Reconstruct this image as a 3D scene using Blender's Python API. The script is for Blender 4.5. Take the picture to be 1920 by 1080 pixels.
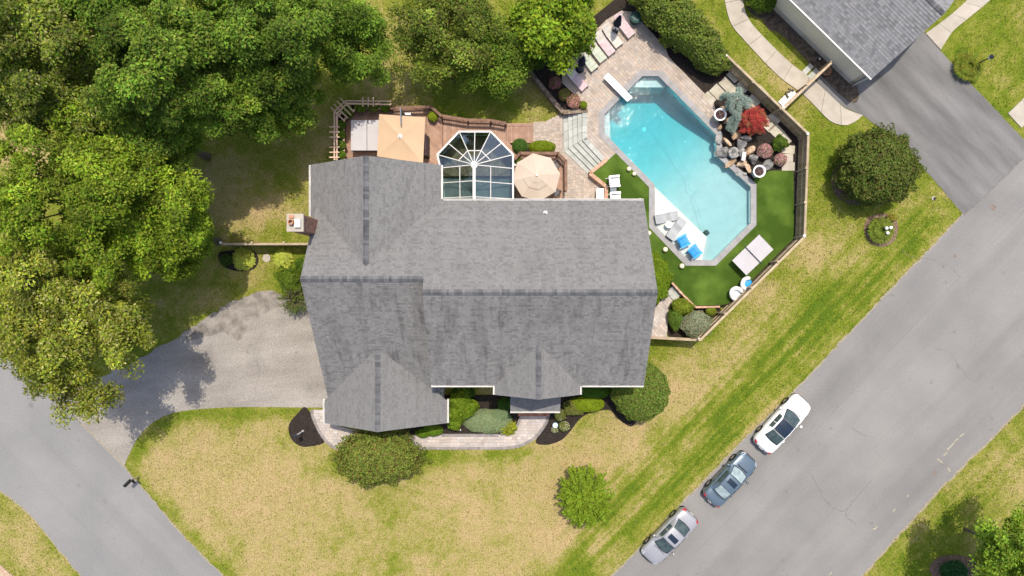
import bpy, bmesh, math, random
import numpy as np
from mathutils import Vector, Matrix
from mathutils.geometry import tessellate_polygon

# ------------------------------------------------------------------ camera, sky, sun, exposure
for o in list(bpy.data.objects):
    bpy.data.objects.remove(o, do_unlink=True)
SC = bpy.context.scene
COL = SC.collection
CAM_H = 51.0            # drone height in metres
FPX = 1275.0            # focal length in photo pixels (1920 wide)
cam_d = bpy.data.cameras.new('camera')
cam = bpy.data.objects.new('camera', cam_d)
COL.objects.link(cam)
cam.location = (0, 0, CAM_H)
cam.rotation_euler = (0, 0, 0)
cam_d.sensor_width = 36.0
cam_d.lens = 36.0 * FPX / 1920.0
cam_d.clip_end = 2000
SC.camera = cam
SC.render.resolution_x = 1024
SC.render.resolution_y = 576

SUN_EL = math.radians(70.5)
SUN_AZ = math.radians(13.0)          # clockwise from +Y
world = bpy.data.worlds.new('World')
SC.world = world
world.use_nodes = True
wn = world.node_tree.nodes
wn.clear()
w_out = wn.new('ShaderNodeOutputWorld')
w_bg = wn.new('ShaderNodeBackground')
w_sky = wn.new('ShaderNodeTexSky')
w_sky.sky_type = 'NISHITA'
w_sky.sun_disc = False
w_sky.sun_elevation = SUN_EL
w_sky.sun_rotation = SUN_AZ
w_sky.air_density = 1.0
w_sky.dust_density = 3.0
w_bg.inputs[1].default_value = 0.15
world.node_tree.links.new(w_sky.outputs[0], w_bg.inputs[0])
world.node_tree.links.new(w_bg.outputs[0], w_out.inputs[0])

sun_d = bpy.data.lights.new('sun', 'SUN')
sun_d.energy = 3.1
sun_d.angle = math.radians(0.53)
sun_d.color = (1.0, 0.915, 0.775)
sun = bpy.data.objects.new('sun', sun_d)
COL.objects.link(sun)
sdir = Vector((math.sin(SUN_AZ) * math.cos(SUN_EL), math.cos(SUN_AZ) * math.cos(SUN_EL), math.sin(SUN_EL)))
sun.rotation_euler = (-sdir).to_track_quat('-Z', 'Y').to_euler()
sun.location = sdir * 80

SC.view_settings.view_transform = 'Standard'
SC.view_settings.look = 'None'
SC.view_settings.exposure = 0.43
SC.view_settings.gamma = 1.0
SC.view_settings.use_curve_mapping = False
SC.cycles.max_bounces = 8
SC.cycles.transparent_max_bounces = 12

# ------------------------------------------------------------------ helpers
R = math.radians
ORG = {}

def W(x, y, z=0.0):
    """survey point read off the photograph at height z -> world metres"""
    k = (CAM_H - z) / FPX
    return Vector(((x - 960) * k, (540 - y) * k, z))

def W2(x, y, z=0.0):
    p = W(x, y, z)
    return (p.x, p.y)

def tag(o, label=None, cat=None, group=None, kind=None):
    if label: o['label'] = label
    if cat: o['category'] = cat
    if group: o['group'] = group
    if kind: o['kind'] = kind
    return o

def thing(name, label, cat, loc=(0, 0, 0), rotz=0.0, group=None):
    o = bpy.data.objects.new(name, None)
    o.empty_display_size = 0.2
    COL.objects.link(o)
    o.location = loc
    o.rotation_euler = (0, 0, rotz)
    ORG[o.name] = Vector(loc) if rotz == 0 else Vector((0, 0, 0))
    return tag(o, label, cat, group)

def dup(root, loc, rotz=None, label=None, group=None, scale=None):
    r = root.copy(); COL.objects.link(r)
    r.location = loc
    if rotz is not None: r.rotation_euler = (0, 0, rotz)
    if label: r['label'] = label
    if group: r['group'] = group
    if scale: r.scale = scale
    for ch in list(root.children):
        c = ch.copy(); COL.objects.link(c); c.parent = r
        for g in list(ch.children):
            d = g.copy(); COL.objects.link(d); d.parent = c
    return r

def link_mesh(name, me, mat, parent=None, org=None):
    o = bpy.data.objects.new(name, me)
    COL.objects.link(o)
    if mat is not None and not me.materials:
        me.materials.append(mat)
    if parent is not None:
        o.parent = parent
        ORG[o.name] = ORG[parent.name]
    else:
        ORG[o.name] = Vector(org) if org is not None else Vector((0, 0, 0))
        o.location = ORG[o.name]
    return o

class MB:
    def __init__(self):
        self.v = []; self.f = []; self.c = []
    def add(self, vs, fs, col=None):
        n = len(self.v)
        self.v += [tuple(p) for p in vs]
        for f in fs:
            self.f.append(tuple(i + n for i in f))
            self.c.append(col)
        return self
    def box(self, c, s, rz=0.0, col=None):
        cx, cy, cz = c; sx, sy, sz = s[0] / 2, s[1] / 2, s[2] / 2
        ca, sa = math.cos(rz), math.sin(rz)
        vs = []
        for dz in (-sz, sz):
            for dx, dy in ((-sx, -sy), (sx, -sy), (sx, sy), (-sx, sy)):
                vs.append((cx + dx * ca - dy * sa, cy + dx * sa + dy * ca, cz + dz))
        return self.add(vs, [(3, 2, 1, 0), (4, 5, 6, 7), (0, 1, 5, 4), (1, 2, 6, 5), (2, 3, 7, 6), (3, 0, 4, 7)], col)
    def beam(self, p0, p1, w, h, up=(0, 0, 1), col=None):
        p0 = Vector(p0); p1 = Vector(p1); d = (p1 - p0).normalized()
        up = Vector(up)
        s = d.cross(up)
        if s.length < 1e-4: s = d.cross(Vector((1, 0, 0)))
        s.normalize(); u = s.cross(d).normalized()
        vs = []
        for p in (p0, p1):
            for a, b in ((-1, -1), (1, -1), (1, 1), (-1, 1)):
                vs.append(p + s * (a * w / 2) + u * (b * h / 2))
        return self.add(vs, [(0, 1, 2, 3), (7, 6, 5, 4), (0, 4, 5, 1), (1, 5, 6, 2), (2, 6, 7, 3), (3, 7, 4, 0)], col)
    def tube(self, pts, rad, n=6, cap=True, col=None):
        pts = [Vector(p) for p in pts]
        if not hasattr(rad, '__len__'): rad = [rad] * len(pts)
        vs = []; fs = []
        ref = Vector((0.31, 0.17, 0.93))
        for i, p in enumerate(pts):
            d = (pts[min(i + 1, len(pts) - 1)] - pts[max(i - 1, 0)])
            d = d.normalized() if d.length > 1e-6 else Vector((0, 0, 1))
            a = d.cross(ref)
            if a.length < 1e-3: a = d.cross(Vector((1, 0, 0)))
            a.normalize(); b = d.cross(a)
            for k in range(n):
                t = 2 * math.pi * k / n
                vs.append(p + (a * math.cos(t) + b * math.sin(t)) * rad[i])
        for i in range(len(pts) - 1):
            for k in range(n):
                k2 = (k + 1) % n
                fs.append((i * n + k, i * n + k2, (i + 1) * n + k2, (i + 1) * n + k))
        if cap:
            fs.append(tuple(range(n - 1, -1, -1)))
            fs.append(tuple((len(pts) - 1) * n + k for k in range(n)))
        return self.add(vs, fs, col)
    def lathe(self, prof, n=16, c=(0, 0, 0), col=None, caps=True):
        vs = []; fs = []
        for r, z in prof:
            for k in range(n):
                t = 2 * math.pi * k / n
                vs.append((c[0] + r * math.cos(t), c[1] + r * math.sin(t), c[2] + z))
        m = len(prof)
        for i in range(m - 1):
            for k in range(n):
                k2 = (k + 1) % n
                fs.append((i * n + k, i * n + k2, (i + 1) * n + k2, (i + 1) * n + k))
        if caps:
            fs.append(tuple(range(n - 1, -1, -1)))
            fs.append(tuple((m - 1) * n + k for k in range(n)))
        return self.add(vs, fs, col)
    def prism(self, poly, z0, z1, col=None, bottom=False, holes=()):
        loops = [list(poly)] + [list(h) for h in holes]
        flat = [p for lp in loops for p in lp]
        n = len(flat)
        if z1 != z0:
            vs = [(p[0], p[1], z1) for p in flat] + [(p[0], p[1], z0) for p in flat]
        else:
            vs = [(p[0], p[1], z1) for p in flat]
        fs = []
        for t in tessellate_polygon([[Vector((p[0], p[1], 0)) for p in lp] for lp in loops]):
            a, b, c = [Vector(flat[i][:2]) for i in t]
            s = (b - a).cross(c - a)
            t = tuple(t) if s > 0 else tuple(reversed(t))
            fs.append(t)
            if bottom and z1 != z0: fs.append(tuple(n + i for i in reversed(t)))
        if z1 != z0:
            base = 0
            for li, lp in enumerate(loops):
                m = len(lp)
                area = sum(lp[i][0] * lp[(i + 1) % m][1] - lp[(i + 1) % m][0] * lp[i][1] for i in range(m))
                ccw = area > 0
                if li > 0: ccw = not ccw
                for i in range(m):
                    j = (i + 1) % m
                    q = (n + base + i, n + base + j, base + j, base + i)
                    fs.append(q if ccw else tuple(reversed(q)))
                base += m
        return self.add(vs, fs, col)
    def build(self, name, mat, parent=None, org=None, smooth=False, label=None):
        me = bpy.data.meshes.new(name)
        if parent is not None:
            o = ORG[parent.name]
        else:
            if org is None:
                a = np.array(self.v)
                mn, mx = a.min(0), a.max(0)
                org = ((mn[0] + mx[0]) / 2, (mn[1] + mx[1]) / 2, mn[2])
            o = Vector(org)
        me.from_pydata([(p[0] - o[0], p[1] - o[1], p[2] - o[2]) for p in self.v], [], self.f)
        if any(c is not None for c in self.c):
            at = me.color_attributes.new('Col', 'FLOAT_COLOR', 'CORNER')
            arr = []
            for f, c in zip(self.f, self.c):
                c = c if c is not None else (1, 1, 1)
                arr += [c[0], c[1], c[2], 1.0] * len(f)
            at.data.foreach_set('color', arr)
        if smooth:
            me.polygons.foreach_set('use_smooth', [True] * len(me.polygons))
        me.update()
        ob = link_mesh(name, me, mat, parent, o)
        if label: ob['label'] = label
        return ob

# unit box shared by boards, slabs, bars
def unit_box_mesh(name, mat, bev=0.0):
    mb = MB().box((0, 0, 0), (1, 1, 1))
    me = bpy.data.meshes.new(name)
    me.from_pydata(mb.v, [], mb.f)
    me.materials.append(mat)
    return me
UB = {}
def piece(name, mat, parent, c, s, rz=0.0, rot=None):
    """one board / slab / bar: a box of its own that shares its mesh with its likes"""
    key = (name, mat.name)
    if key not in UB: UB[key] = unit_box_mesh(name, mat)
    o = bpy.data.objects.new(name, UB[key])
    COL.objects.link(o)
    o.parent = parent
    org = ORG[parent.name]
    o.location = (c[0] - org[0], c[1] - org[1], c[2] - org[2])
    if rot is not None:
        o.rotation_euler = rot
    else:
        o.rotation_euler = (0, 0, rz)
    o.scale = s
    ORG[o.name] = org
    return o

def piece_between(name, mat, parent, p0, p1, w, h):
    p0 = Vector(p0); p1 = Vector(p1); d = p1 - p0
    q = d.to_track_quat('X', 'Z')
    return piece(name, mat, parent, (p0 + p1) / 2, (d.length, w, h), rot=q.to_euler())

def catmull(pts, seg=5, closed=False):
    out = []
    n = len(pts)
    rng = range(n if closed else n - 1)
    for i in rng:
        p0 = pts[(i - 1) % n] if (closed or i > 0) else pts[i]
        p1 = pts[i]; p2 = pts[(i + 1) % n]
        p3 = pts[(i + 2) % n] if (closed or i + 2 < n) else p2
        for k in range(seg):
            t = k / seg
            out.append(tuple(0.5 * ((2 * b) + (-a + c) * t + (2 * a - 5 * b + 4 * c - d) * t * t + (-a + 3 * b - 3 * c + d) * t ** 3)
                             for a, b, c, d in zip(p0, p1, p2, p3)))
    if not closed: out.append(tuple(pts[-1]))
    return out

def in_poly(x, y, poly):
    c = False; n = len(poly); j = n - 1
    for i in range(n):
        xi, yi = poly[i][0], poly[i][1]; xj, yj = poly[j][0], poly[j][1]
        if (yi > y) != (yj > y) and x < (xj - xi) * (y - yi) / (yj - yi) + xi: c = not c
        j = i
    return c

def clip_convex(sub, clip):
    """Sutherland-Hodgman: subject polygon clipped by a CCW convex polygon (2-D)"""
    out = list(sub)
    for i in range(len(clip)):
        a = clip[i]; b = clip[(i + 1) % len(clip)]
        ex, ey = b[0] - a[0], b[1] - a[1]
        inp = out; out = []
        if not inp: break
        s = inp[-1]; ds = ex * (s[1] - a[1]) - ey * (s[0] - a[0])
        for p in inp:
            dp = ex * (p[1] - a[1]) - ey * (p[0] - a[0])
            if (dp >= 0) != (ds >= 0):
                t = ds / (ds - dp)
                out.append((s[0] + (p[0] - s[0]) * t, s[1] + (p[1] - s[1]) * t))
            if dp >= 0: out.append(p)
            s, ds = p, dp
    return out

def area2(p):
    return 0.5 * sum(p[i][0] * p[(i + 1) % len(p)][1] - p[(i + 1) % len(p)][0] * p[i][1] for i in range(len(p)))

# ------------------------------------------------------------------ materials
def srgb(r, g, b):
    f = lambda c: (c / 255 / 12.92) if c / 255 <= 0.04045 else ((c / 255 + 0.055) / 1.055) ** 2.4
    return (f(r), f(g), f(b))

def mat(name, c1, c2=None, scale=4.0, rough=0.8, spec=0.3, bump=0.0, bscale=40.0, rand=0.0, metal=0.0,
        attr=False, detail=5.0, fine=0.0, fscale=60.0, stretch=None, contrast=(0.35, 0.65), emit=None, coat=0.0, streak=None):
    m = bpy.data.materials.new(name); m.use_nodes = True
    nt = m.node_tree; N = nt.nodes; L = nt.links
    bs = N['Principled BSDF']
    bs.inputs['Roughness'].default_value = rough
    bs.inputs['Specular IOR Level'].default_value = spec
    bs.inputs['Metallic'].default_value = metal
    if coat: bs.inputs['Coat Weight'].default_value = coat; bs.inputs['Coat Roughness'].default_value = 0.05
    geo = N.new('ShaderNodeNewGeometry')
    pos = geo.outputs['Position']
    if stretch:
        mp = N.new('ShaderNodeMapping'); mp.vector_type = 'TEXTURE'; mp.inputs['Scale'].default_value = [1 / q for q in stretch[0]]; mp.inputs['Rotation'].default_value = (0, 0, stretch[1])
        L.new(pos, mp.inputs[0]); spos = mp.outputs[0]
    else: spos = pos
    col = None
    def rgb(c):
        n = N.new('ShaderNodeRGB'); n.outputs[0].default_value = (c[0], c[1], c[2], 1); return n.outputs[0]
    def mix(fac, a, b, mode='MIX'):
        n = N.new('ShaderNodeMix'); n.data_type = 'RGBA'; n.blend_type = mode
        if hasattr(fac, 'is_linked'): L.new(fac, n.inputs[0])
        else: n.inputs[0].default_value = fac
        L.new(a, n.inputs[6]); L.new(b, n.inputs[7]); return n.outputs[2]
    col = rgb(c1)
    if c2 is not None:
        nz = N.new('ShaderNodeTexNoise'); nz.inputs['Scale'].default_value = scale; nz.inputs['Detail'].default_value = detail
        L.new(spos, nz.inputs['Vector'])
        mr = N.new('ShaderNodeMapRange'); mr.inputs[1].default_value = contrast[0]; mr.inputs[2].default_value = contrast[1]
        L.new(nz.outputs[0], mr.inputs[0])
        col = mix(mr.outputs[0], col, rgb(c2))
    def mulval(col, val):
        cmb = N.new('ShaderNodeCombineColor')
        for i in range(3): L.new(val, cmb.inputs[i])
        return mix(1.0, col, cmb.outputs[0], 'MULTIPLY')
    if fine:
        nz = N.new('ShaderNodeTexNoise'); nz.inputs['Scale'].default_value = fscale; nz.inputs['Detail'].default_value = 3
        L.new(pos, nz.inputs['Vector'])
        mr = N.new('ShaderNodeMapRange'); mr.inputs[1].default_value = 0.3; mr.inputs[2].default_value = 0.7
        mr.inputs[3].default_value = 1 - fine; mr.inputs[4].default_value = 1 + fine
        L.new(nz.outputs[0], mr.inputs[0]); col = mulval(col, mr.outputs[0])
    for streak in ([] if not streak else streak if isinstance(streak, list) else [streak]):   # (scale vector, strength, lo, hi, turn) dark wear streaks and spots
        mp = N.new('ShaderNodeMapping'); mp.vector_type = 'TEXTURE'; mp.inputs['Scale'].default_value = [1 / q for q in streak[0]]; mp.inputs['Rotation'].default_value = (0, 0, streak[4] if len(streak) > 4 else 0)
        L.new(pos, mp.inputs[0])
        nz = N.new('ShaderNodeTexNoise'); nz.inputs['Scale'].default_value = 1.0; nz.inputs['Detail'].default_value = 4
        L.new(mp.outputs[0], nz.inputs['Vector'])
        mr = N.new('ShaderNodeMapRange'); mr.inputs[1].default_value = streak[2]; mr.inputs[2].default_value = streak[3]
        mr.inputs[3].default_value = 1; mr.inputs[4].default_value = 1 - streak[1]
        L.new(nz.outputs[0], mr.inputs[0]); col = mulval(col, mr.outputs[0])
    if attr:
        at = N.new('ShaderNodeVertexColor'); at.layer_name = 'Col'
        col = mix(1.0, col, at.outputs[0], 'MULTIPLY')
    if rand:
        oi = N.new('ShaderNodeObjectInfo')
        mr = N.new('ShaderNodeMapRange'); mr.inputs[3].default_value = 1 - rand; mr.inputs[4].default_value = 1 + rand
        L.new(oi.outputs['Random'], mr.inputs[0]); col = mulval(col, mr.outputs[0])
    L.new(col, bs.inputs['Base Color'])
    if bump:
        nz = N.new('ShaderNodeTexNoise'); nz.inputs['Scale'].default_value = bscale; nz.inputs['Detail'].default_value = 4
        L.new(spos, nz.inputs['Vector'])
        bp = N.new('ShaderNodeBump'); bp.inputs['Strength'].default_value = bump; bp.inputs['Distance'].default_value = 0.03
        L.new(nz.outputs[0], bp.inputs['Height']); L.new(bp.outputs[0], bs.inputs['Normal'])
    return m

def leaf_mat(name, trans=0.3):
    m = bpy.data.materials.new(name); m.use_nodes = True
    nt = m.node_tree; N = nt.nodes; L = nt.links
    bs = N['Principled BSDF']; bs.inputs['Roughness'].default_value = 0.6; bs.inputs['Specular IOR Level'].default_value = 0.14
    at = N.new('ShaderNodeVertexColor'); at.layer_name = 'Col'
    L.new(at.outputs[0], bs.inputs['Base Color'])
    tr = N.new('ShaderNodeBsdfTranslucent')
    g = N.new('ShaderNodeGamma'); g.inputs[1].default_value = 0.9
    L.new(at.outputs[0], g.inputs[0]); L.new(g.outputs[0], tr.inputs[0])
    mx = N.new('ShaderNodeMixShader'); mx.inputs[0].default_value = trans
    L.new(bs.outputs[0], mx.inputs[1]); L.new(tr.outputs[0], mx.inputs[2])
    L.new(mx.outputs[0], N['Material Output'].inputs[0])
    return m

def glass_mat(name, tint=(0.5, 0.6, 0.6), refl=0.25, rough=0.03, ior=1.5):
    m = bpy.data.materials.new(name); m.use_nodes = True
    nt = m.node_tree; N = nt.nodes; L = nt.links
    N.remove(N['Principled BSDF'])
    tr = N.new('ShaderNodeBsdfTransparent'); tr.inputs[0].default_value = (*tint, 1)
    gl = N.new('ShaderNodeBsdfGlossy'); gl.inputs['Roughness'].default_value = rough; gl.inputs[0].default_value = (0.9, 0.95, 1, 1)
    fr = N.new('ShaderNodeFresnel'); fr.inputs[0].default_value = ior
    ad = N.new('ShaderNodeMath'); ad.operation = 'ADD'; ad.inputs[1].default_value = refl; ad.use_clamp = True
    L.new(fr.outputs[0], ad.inputs[0])
    mx = N.new('ShaderNodeMixShader')
    L.new(ad.outputs[0], mx.inputs[0]); L.new(tr.outputs[0], mx.inputs[1]); L.new(gl.outputs[0], mx.inputs[2])
    L.new(mx.outputs[0], N['Material Output'].inputs[0])
    return m

M = {}
M['asphalt_road'] = mat('asphalt_road', (0.222, 0.216, 0.210), (0.246, 0.237, 0.228), scale=0.35, rough=0.9, fine=0.13, fscale=14, bump=0.3, bscale=45,
                        streak=[((0.03, 0.6, 1), 0.13, 0.46, 0.70, R(46)), ((1.1, 1.1, 1), 0.22, 0.66, 0.74), ((0.12, 0.12, 1), 0.10, 0.45, 0.6)], spec=0.2)
M['asphalt_left'] = mat('asphalt_left', (0.222, 0.220, 0.220), (0.25, 0.246, 0.242), scale=0.3, rough=0.9, fine=0.13, fscale=14, bump=0.3, bscale=45, spec=0.2, streak=[((0.03, 0.6, 1), 0.12, 0.46, 0.70, R(-45)), ((1.1, 1.1, 1), 0.22, 0.66, 0.74), ((0.12, 0.12, 1), 0.08, 0.45, 0.6)])
M['asphalt_drive'] = mat('asphalt_drive', (0.112, 0.110, 0.109), (0.215, 0.21, 0.206), scale=0.5, rough=0.9, fine=0.13, fscale=25, bump=0.25, bscale=60,
                         stretch=((0.35, 1.6, 1), R(-46)), contrast=(0.30, 0.72), spec=0.2)
M['aggregate'] = mat('aggregate', (0.245, 0.222, 0.197), (0.325, 0.298, 0.268), scale=0.5, rough=0.9, fine=0.26, fscale=12, bump=0.4, bscale=40, stretch=((0.4, 1.6, 1), 0.1), spec=0.2, streak=[((0.5, 0.5, 1), 0.14, 0.55, 0.7), ((2, 2, 1), 0.2, 0.66, 0.74)])
M['aggregate_dark'] = mat('aggregate_dark', (0.17, 0.15, 0.13), (0.30, 0.27, 0.24), scale=1.4, rough=0.9, fine=0.22, fscale=16, bump=0.4, bscale=40, spec=0.2)
M['concrete'] = mat('concrete', (0.38, 0.34, 0.285), (0.45, 0.405, 0.345), scale=1.2, rough=0.9, fine=0.07, fscale=30, rand=0.05, bump=0.1, spec=0.2)
M['walk_brick'] = mat('walk_brick', (0.40, 0.28, 0.18), (0.50, 0.37, 0.26), scale=3, rough=0.9, fine=0.1, rand=0.12)
M['mulch'] = mat('mulch', (0.018, 0.014, 0.012), (0.05, 0.04, 0.034), scale=14, rough=1, bump=1.0, bscale=30, fine=0.4, fscale=35, spec=0.1)
M['mulch_brown'] = mat('mulch_brown', (0.11, 0.07, 0.05), (0.26, 0.18, 0.13), scale=9, rough=1, bump=1.0, bscale=30, fine=0.35, fscale=35, spec=0.1)
M['soil'] = mat('soil', (0.07, 0.055, 0.042), (0.15, 0.115, 0.085), scale=3, rough=1, bump=0.8, bscale=25, fine=0.3, fscale=25, spec=0.1)
M['paver'] = mat('paver', (0.375, 0.315, 0.265), (0.44, 0.37, 0.315), scale=1.0, rough=0.9, attr=True, fine=0.06, spec=0.2)
M['paver_front'] = mat('paver_front', (0.42, 0.37, 0.335), (0.47, 0.415, 0.38), scale=1.0, rough=0.9, attr=True, fine=0.06, spec=0.2)
M['joint'] = mat('joint_sand', (0.30, 0.25, 0.20), (0.36, 0.30, 0.25), scale=8, rough=1, fine=0.15, spec=0.1)
M['paver_border'] = mat('paver_border', (0.20, 0.18, 0.17), (0.29, 0.26, 0.25), scale=3, rough=0.9, rand=0.08, fine=0.1, spec=0.2)
M['coping'] = mat('coping_stone', (0.27, 0.262, 0.262), (0.33, 0.322, 0.32), scale=2, rough=0.85, rand=0.04, fine=0.08, spec=0.2)
M['bluestone'] = mat('bluestone', (0.36, 0.375, 0.345), (0.45, 0.46, 0.43), scale=2, rough=0.85, rand=0.10, fine=0.08, spec=0.2)
M['flagstone'] = mat('flagstone', (0.40, 0.36, 0.27), (0.52, 0.48, 0.40), scale=2, rough=0.9, rand=0.12, fine=0.1, spec=0.2)
M['wall_stone'] = mat('wall_stone', (0.15, 0.11, 0.085), (0.28, 0.22, 0.17), scale=4, rough=0.9, rand=0.2, fine=0.15, spec=0.2)
M['brick'] = mat('brick', (0.36, 0.14, 0.085), (0.46, 0.25, 0.15), scale=5, rough=0.9, rand=0.22, fine=0.12, spec=0.2)
M['brick_edge'] = mat('brick_edge', (0.48, 0.27, 0.18), (0.55, 0.36, 0.26), scale=5, rough=0.9, rand=0.2, fine=0.12, spec=0.2)
M['turf'] = mat('artificial_turf', (0.042, 0.082, 0.008), (0.115, 0.185, 0.026), scale=0.6, rough=0.9, fine=0.34, fscale=22, bump=0.8, bscale=40, detail=8, spec=0.15, contrast=(0.42, 0.78))
M['plaster'] = mat('pool_plaster', (0.44, 0.45, 0.455), (0.48, 0.49, 0.495), scale=1.5, rough=0.8, fine=0.03, fscale=10)
M['ledge'] = mat('ledge_plaster', (0.60, 0.56, 0.52), (0.64, 0.60, 0.56), scale=1.5, rough=0.7)
M['roof_deck'] = mat('roof_underlay', (0.10, 0.10, 0.10), rough=1)
M['shingle'] = mat('shingle', (0.180, 0.178, 0.177), (0.190, 0.187, 0.186), scale=1.2, rough=0.92, attr=True, fine=0.12, fscale=40, spec=0.15,
                   streak=((1.1, 0.16, 0.3), 0.12, 0.52, 0.70))
M['shingle_front'] = mat('shingle_weathered', (0.182, 0.177, 0.174), (0.205, 0.199, 0.195), scale=1.2, rough=0.92, attr=True, fine=0.12, fscale=40, spec=0.15,
                   streak=[((2.6, 0.30, 0.3), 0.34, 0.54, 0.72), ((0.9, 0.16, 0.3), 0.20, 0.5, 0.7)])
M['ridge'] = mat('ridge_cap', (0.112, 0.113, 0.122), (0.150, 0.150, 0.158), scale=2, rough=0.9, attr=True, fine=0.1, spec=0.15)
M['shingle_nb'] = mat('shingle_neighbour', (0.198, 0.200, 0.205), (0.225, 0.225, 0.228), scale=1.2, rough=0.92, attr=True, fine=0.1, fscale=40, spec=0.15)
M['white_trim'] = mat('white_trim', (0.66, 0.645, 0.62), (0.56, 0.55, 0.53), scale=2, rough=0.5)
M['siding'] = mat('siding', (0.56, 0.53, 0.46), (0.60, 0.57, 0.50), scale=1, rough=0.7)
M['nb_wall'] = mat('nb_wall', (0.84, 0.76, 0.60), (0.88, 0.80, 0.64), scale=0.8, rough=0.8, fine=0.05)
M['nb_base'] = mat('nb_base', (0.52, 0.48, 0.40), (0.64, 0.60, 0.52), scale=1.5, rough=0.9, fine=0.1)
M['deck'] = mat('deck_board', (0.31, 0.185, 0.130), (0.40, 0.255, 0.185), scale=2.5, rough=0.75, rand=0.14, fine=0.12, stretch=((1, 1, 1), 0))
M['deck_dark'] = mat('deck_rail', (0.15, 0.082, 0.052), (0.22, 0.125, 0.085), scale=3, rough=0.7, rand=0.10, fine=0.1)
M['baluster'] = mat('baluster', (0.06, 0.035, 0.028), (0.09, 0.055, 0.04), scale=3, rough=0.7)
M['trellis'] = mat('trellis', (0.58, 0.40, 0.29), (0.66, 0.48, 0.36), scale=3, rough=0.8, rand=0.1)
M['fence'] = mat('fence_board', (0.255, 0.19, 0.118), (0.35, 0.275, 0.18), scale=2.2, rough=0.9, rand=0.20, fine=0.15, stretch=((2, 2, 0.6), 0), spec=0.15)
M['fence_rail'] = mat('fence_rail', (0.34, 0.265, 0.175), (0.45, 0.36, 0.25), scale=2.2, rough=0.9, rand=0.12, fine=0.15, spec=0.15)
M['white'] = mat('white_plastic', (0.82, 0.82, 0.81), (0.78, 0.78, 0.77), scale=2, rough=0.45)
M['vinyl_grey'] = mat('vinyl_grey', (0.42, 0.40, 0.415), (0.46, 0.44, 0.455), scale=1.3, rough=0.55, fine=0.02)
M['tan_cloth'] = mat('tan_cloth', (0.49, 0.345, 0.225), (0.52, 0.37, 0.245), scale=0.8, rough=0.9, fine=0.03)
M['beige_cloth'] = mat('beige_cloth', (0.50, 0.415, 0.335), (0.53, 0.44, 0.36), scale=0.8, rough=0.9, fine=0.03)
M['navy_cloth'] = mat('navy_cloth', (0.008, 0.013, 0.035), (0.012, 0.02, 0.05), scale=4, rough=0.85)
M['dark_metal'] = mat('dark_metal', (0.035, 0.04, 0.05), rough=0.45, metal=0.3)
M['slate_metal'] = mat('slate_metal', (0.07, 0.085, 0.11), rough=0.4, metal=0.4)
M['black'] = mat('black_plastic', (0.012, 0.012, 0.013), rough=0.6)
M['rubber'] = mat('rubber', (0.015, 0.015, 0.016), rough=0.85)
M['rim'] = mat('alloy_rim', (0.55, 0.55, 0.56), rough=0.3, metal=0.8)
M['chrome'] = mat('chrome', (0.7, 0.7, 0.7), rough=0.15, metal=1)
M['lamp_clear'] = mat('lamp_clear', (0.75, 0.76, 0.78), rough=0.15, spec=0.6)
M['lamp_red'] = mat('lamp_red', (0.42, 0.012, 0.014), rough=0.2, spec=0.6)
M['paint_white'] = mat('paint_white', (0.80, 0.80, 0.79), rough=0.3, coat=0.6)
M['paint_silver'] = mat('paint_silver', (0.38, 0.38, 0.40), rough=0.32, metal=0.35, coat=0.6)
M['paint_slate'] = mat('paint_slate', (0.115, 0.16, 0.205), rough=0.28, metal=0.35, coat=0.8)
M['car_glass'] = mat('car_glass', (0.035, 0.055, 0.058), (0.07, 0.10, 0.10), scale=3, rough=0.06, spec=0.6)
M['car_glass_roof'] = mat('car_glass_roof', (0.012, 0.022, 0.04), rough=0.08, spec=0.6)
M['car_glass_pale'] = mat('car_glass_pale', (0.22, 0.28, 0.29), (0.34, 0.42, 0.43), scale=3, rough=0.1, spec=0.6)
M['blue'] = mat('blue_plastic', (0.025, 0.27, 0.60), (0.04, 0.33, 0.68), scale=5, rough=0.5, rand=0.08)
M['grey_resin'] = mat('grey_resin', (0.33, 0.34, 0.355), (0.37, 0.38, 0.39), scale=3, rough=0.5)
M['pink_slat'] = mat('pink_slat', (0.56, 0.41, 0.44), (0.66, 0.54, 0.55), scale=4, rough=0.8, rand=0.08)
M['green_slat'] = mat('green_slat', (0.47, 0.53, 0.41), (0.60, 0.62, 0.52), scale=4, rough=0.8, rand=0.08)
M['pale_slat'] = mat('pale_slat', (0.60, 0.56, 0.50), (0.68, 0.64, 0.58), scale=4, rough=0.8, rand=0.08)
M['lounger_frame'] = mat('lounger_frame', (0.28, 0.20, 0.15), (0.38, 0.29, 0.23), scale=4, rough=0.8)
M['bark'] = mat('bark', (0.09, 0.078, 0.055), (0.15, 0.13, 0.09), scale=6, rough=0.95, bump=0.8, bscale=15, spec=0.1)
M['bark_pale'] = mat('bark_pale', (0.26, 0.21, 0.17), (0.36, 0.31, 0.26), scale=6, rough=0.95, bump=0.5, bscale=15, spec=0.1)
M['leaf'] = leaf_mat('leaf', 0.40)
M['needle'] = leaf_mat('needle', 0.12)
M['rock'] = mat('rock', (0.10, 0.098, 0.095), (0.36, 0.345, 0.325), scale=2.2, rough=0.85, fine=0.25, fscale=10, bump=0.9, bscale=7, rand=0.2, spec=0.25)
M['rock_tan'] = mat('rock_tan', (0.34, 0.22, 0.13), (0.52, 0.39, 0.27), scale=2.5, rough=0.9, fine=0.2, fscale=10, bump=0.8, bscale=7, rand=0.15, spec=0.2)
M['terracotta'] = mat('terracotta', (0.42, 0.18, 0.09), (0.50, 0.26, 0.15), scale=5, rough=0.85)
M['lava'] = mat('lava_rock', (0.03, 0.018, 0.018), (0.075, 0.04, 0.04), scale=14, rough=1, bump=1, bscale=25)
M['globe'] = mat('globe_lamp', (0.80, 0.72, 0.50), rough=0.35, spec=0.5)
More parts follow.
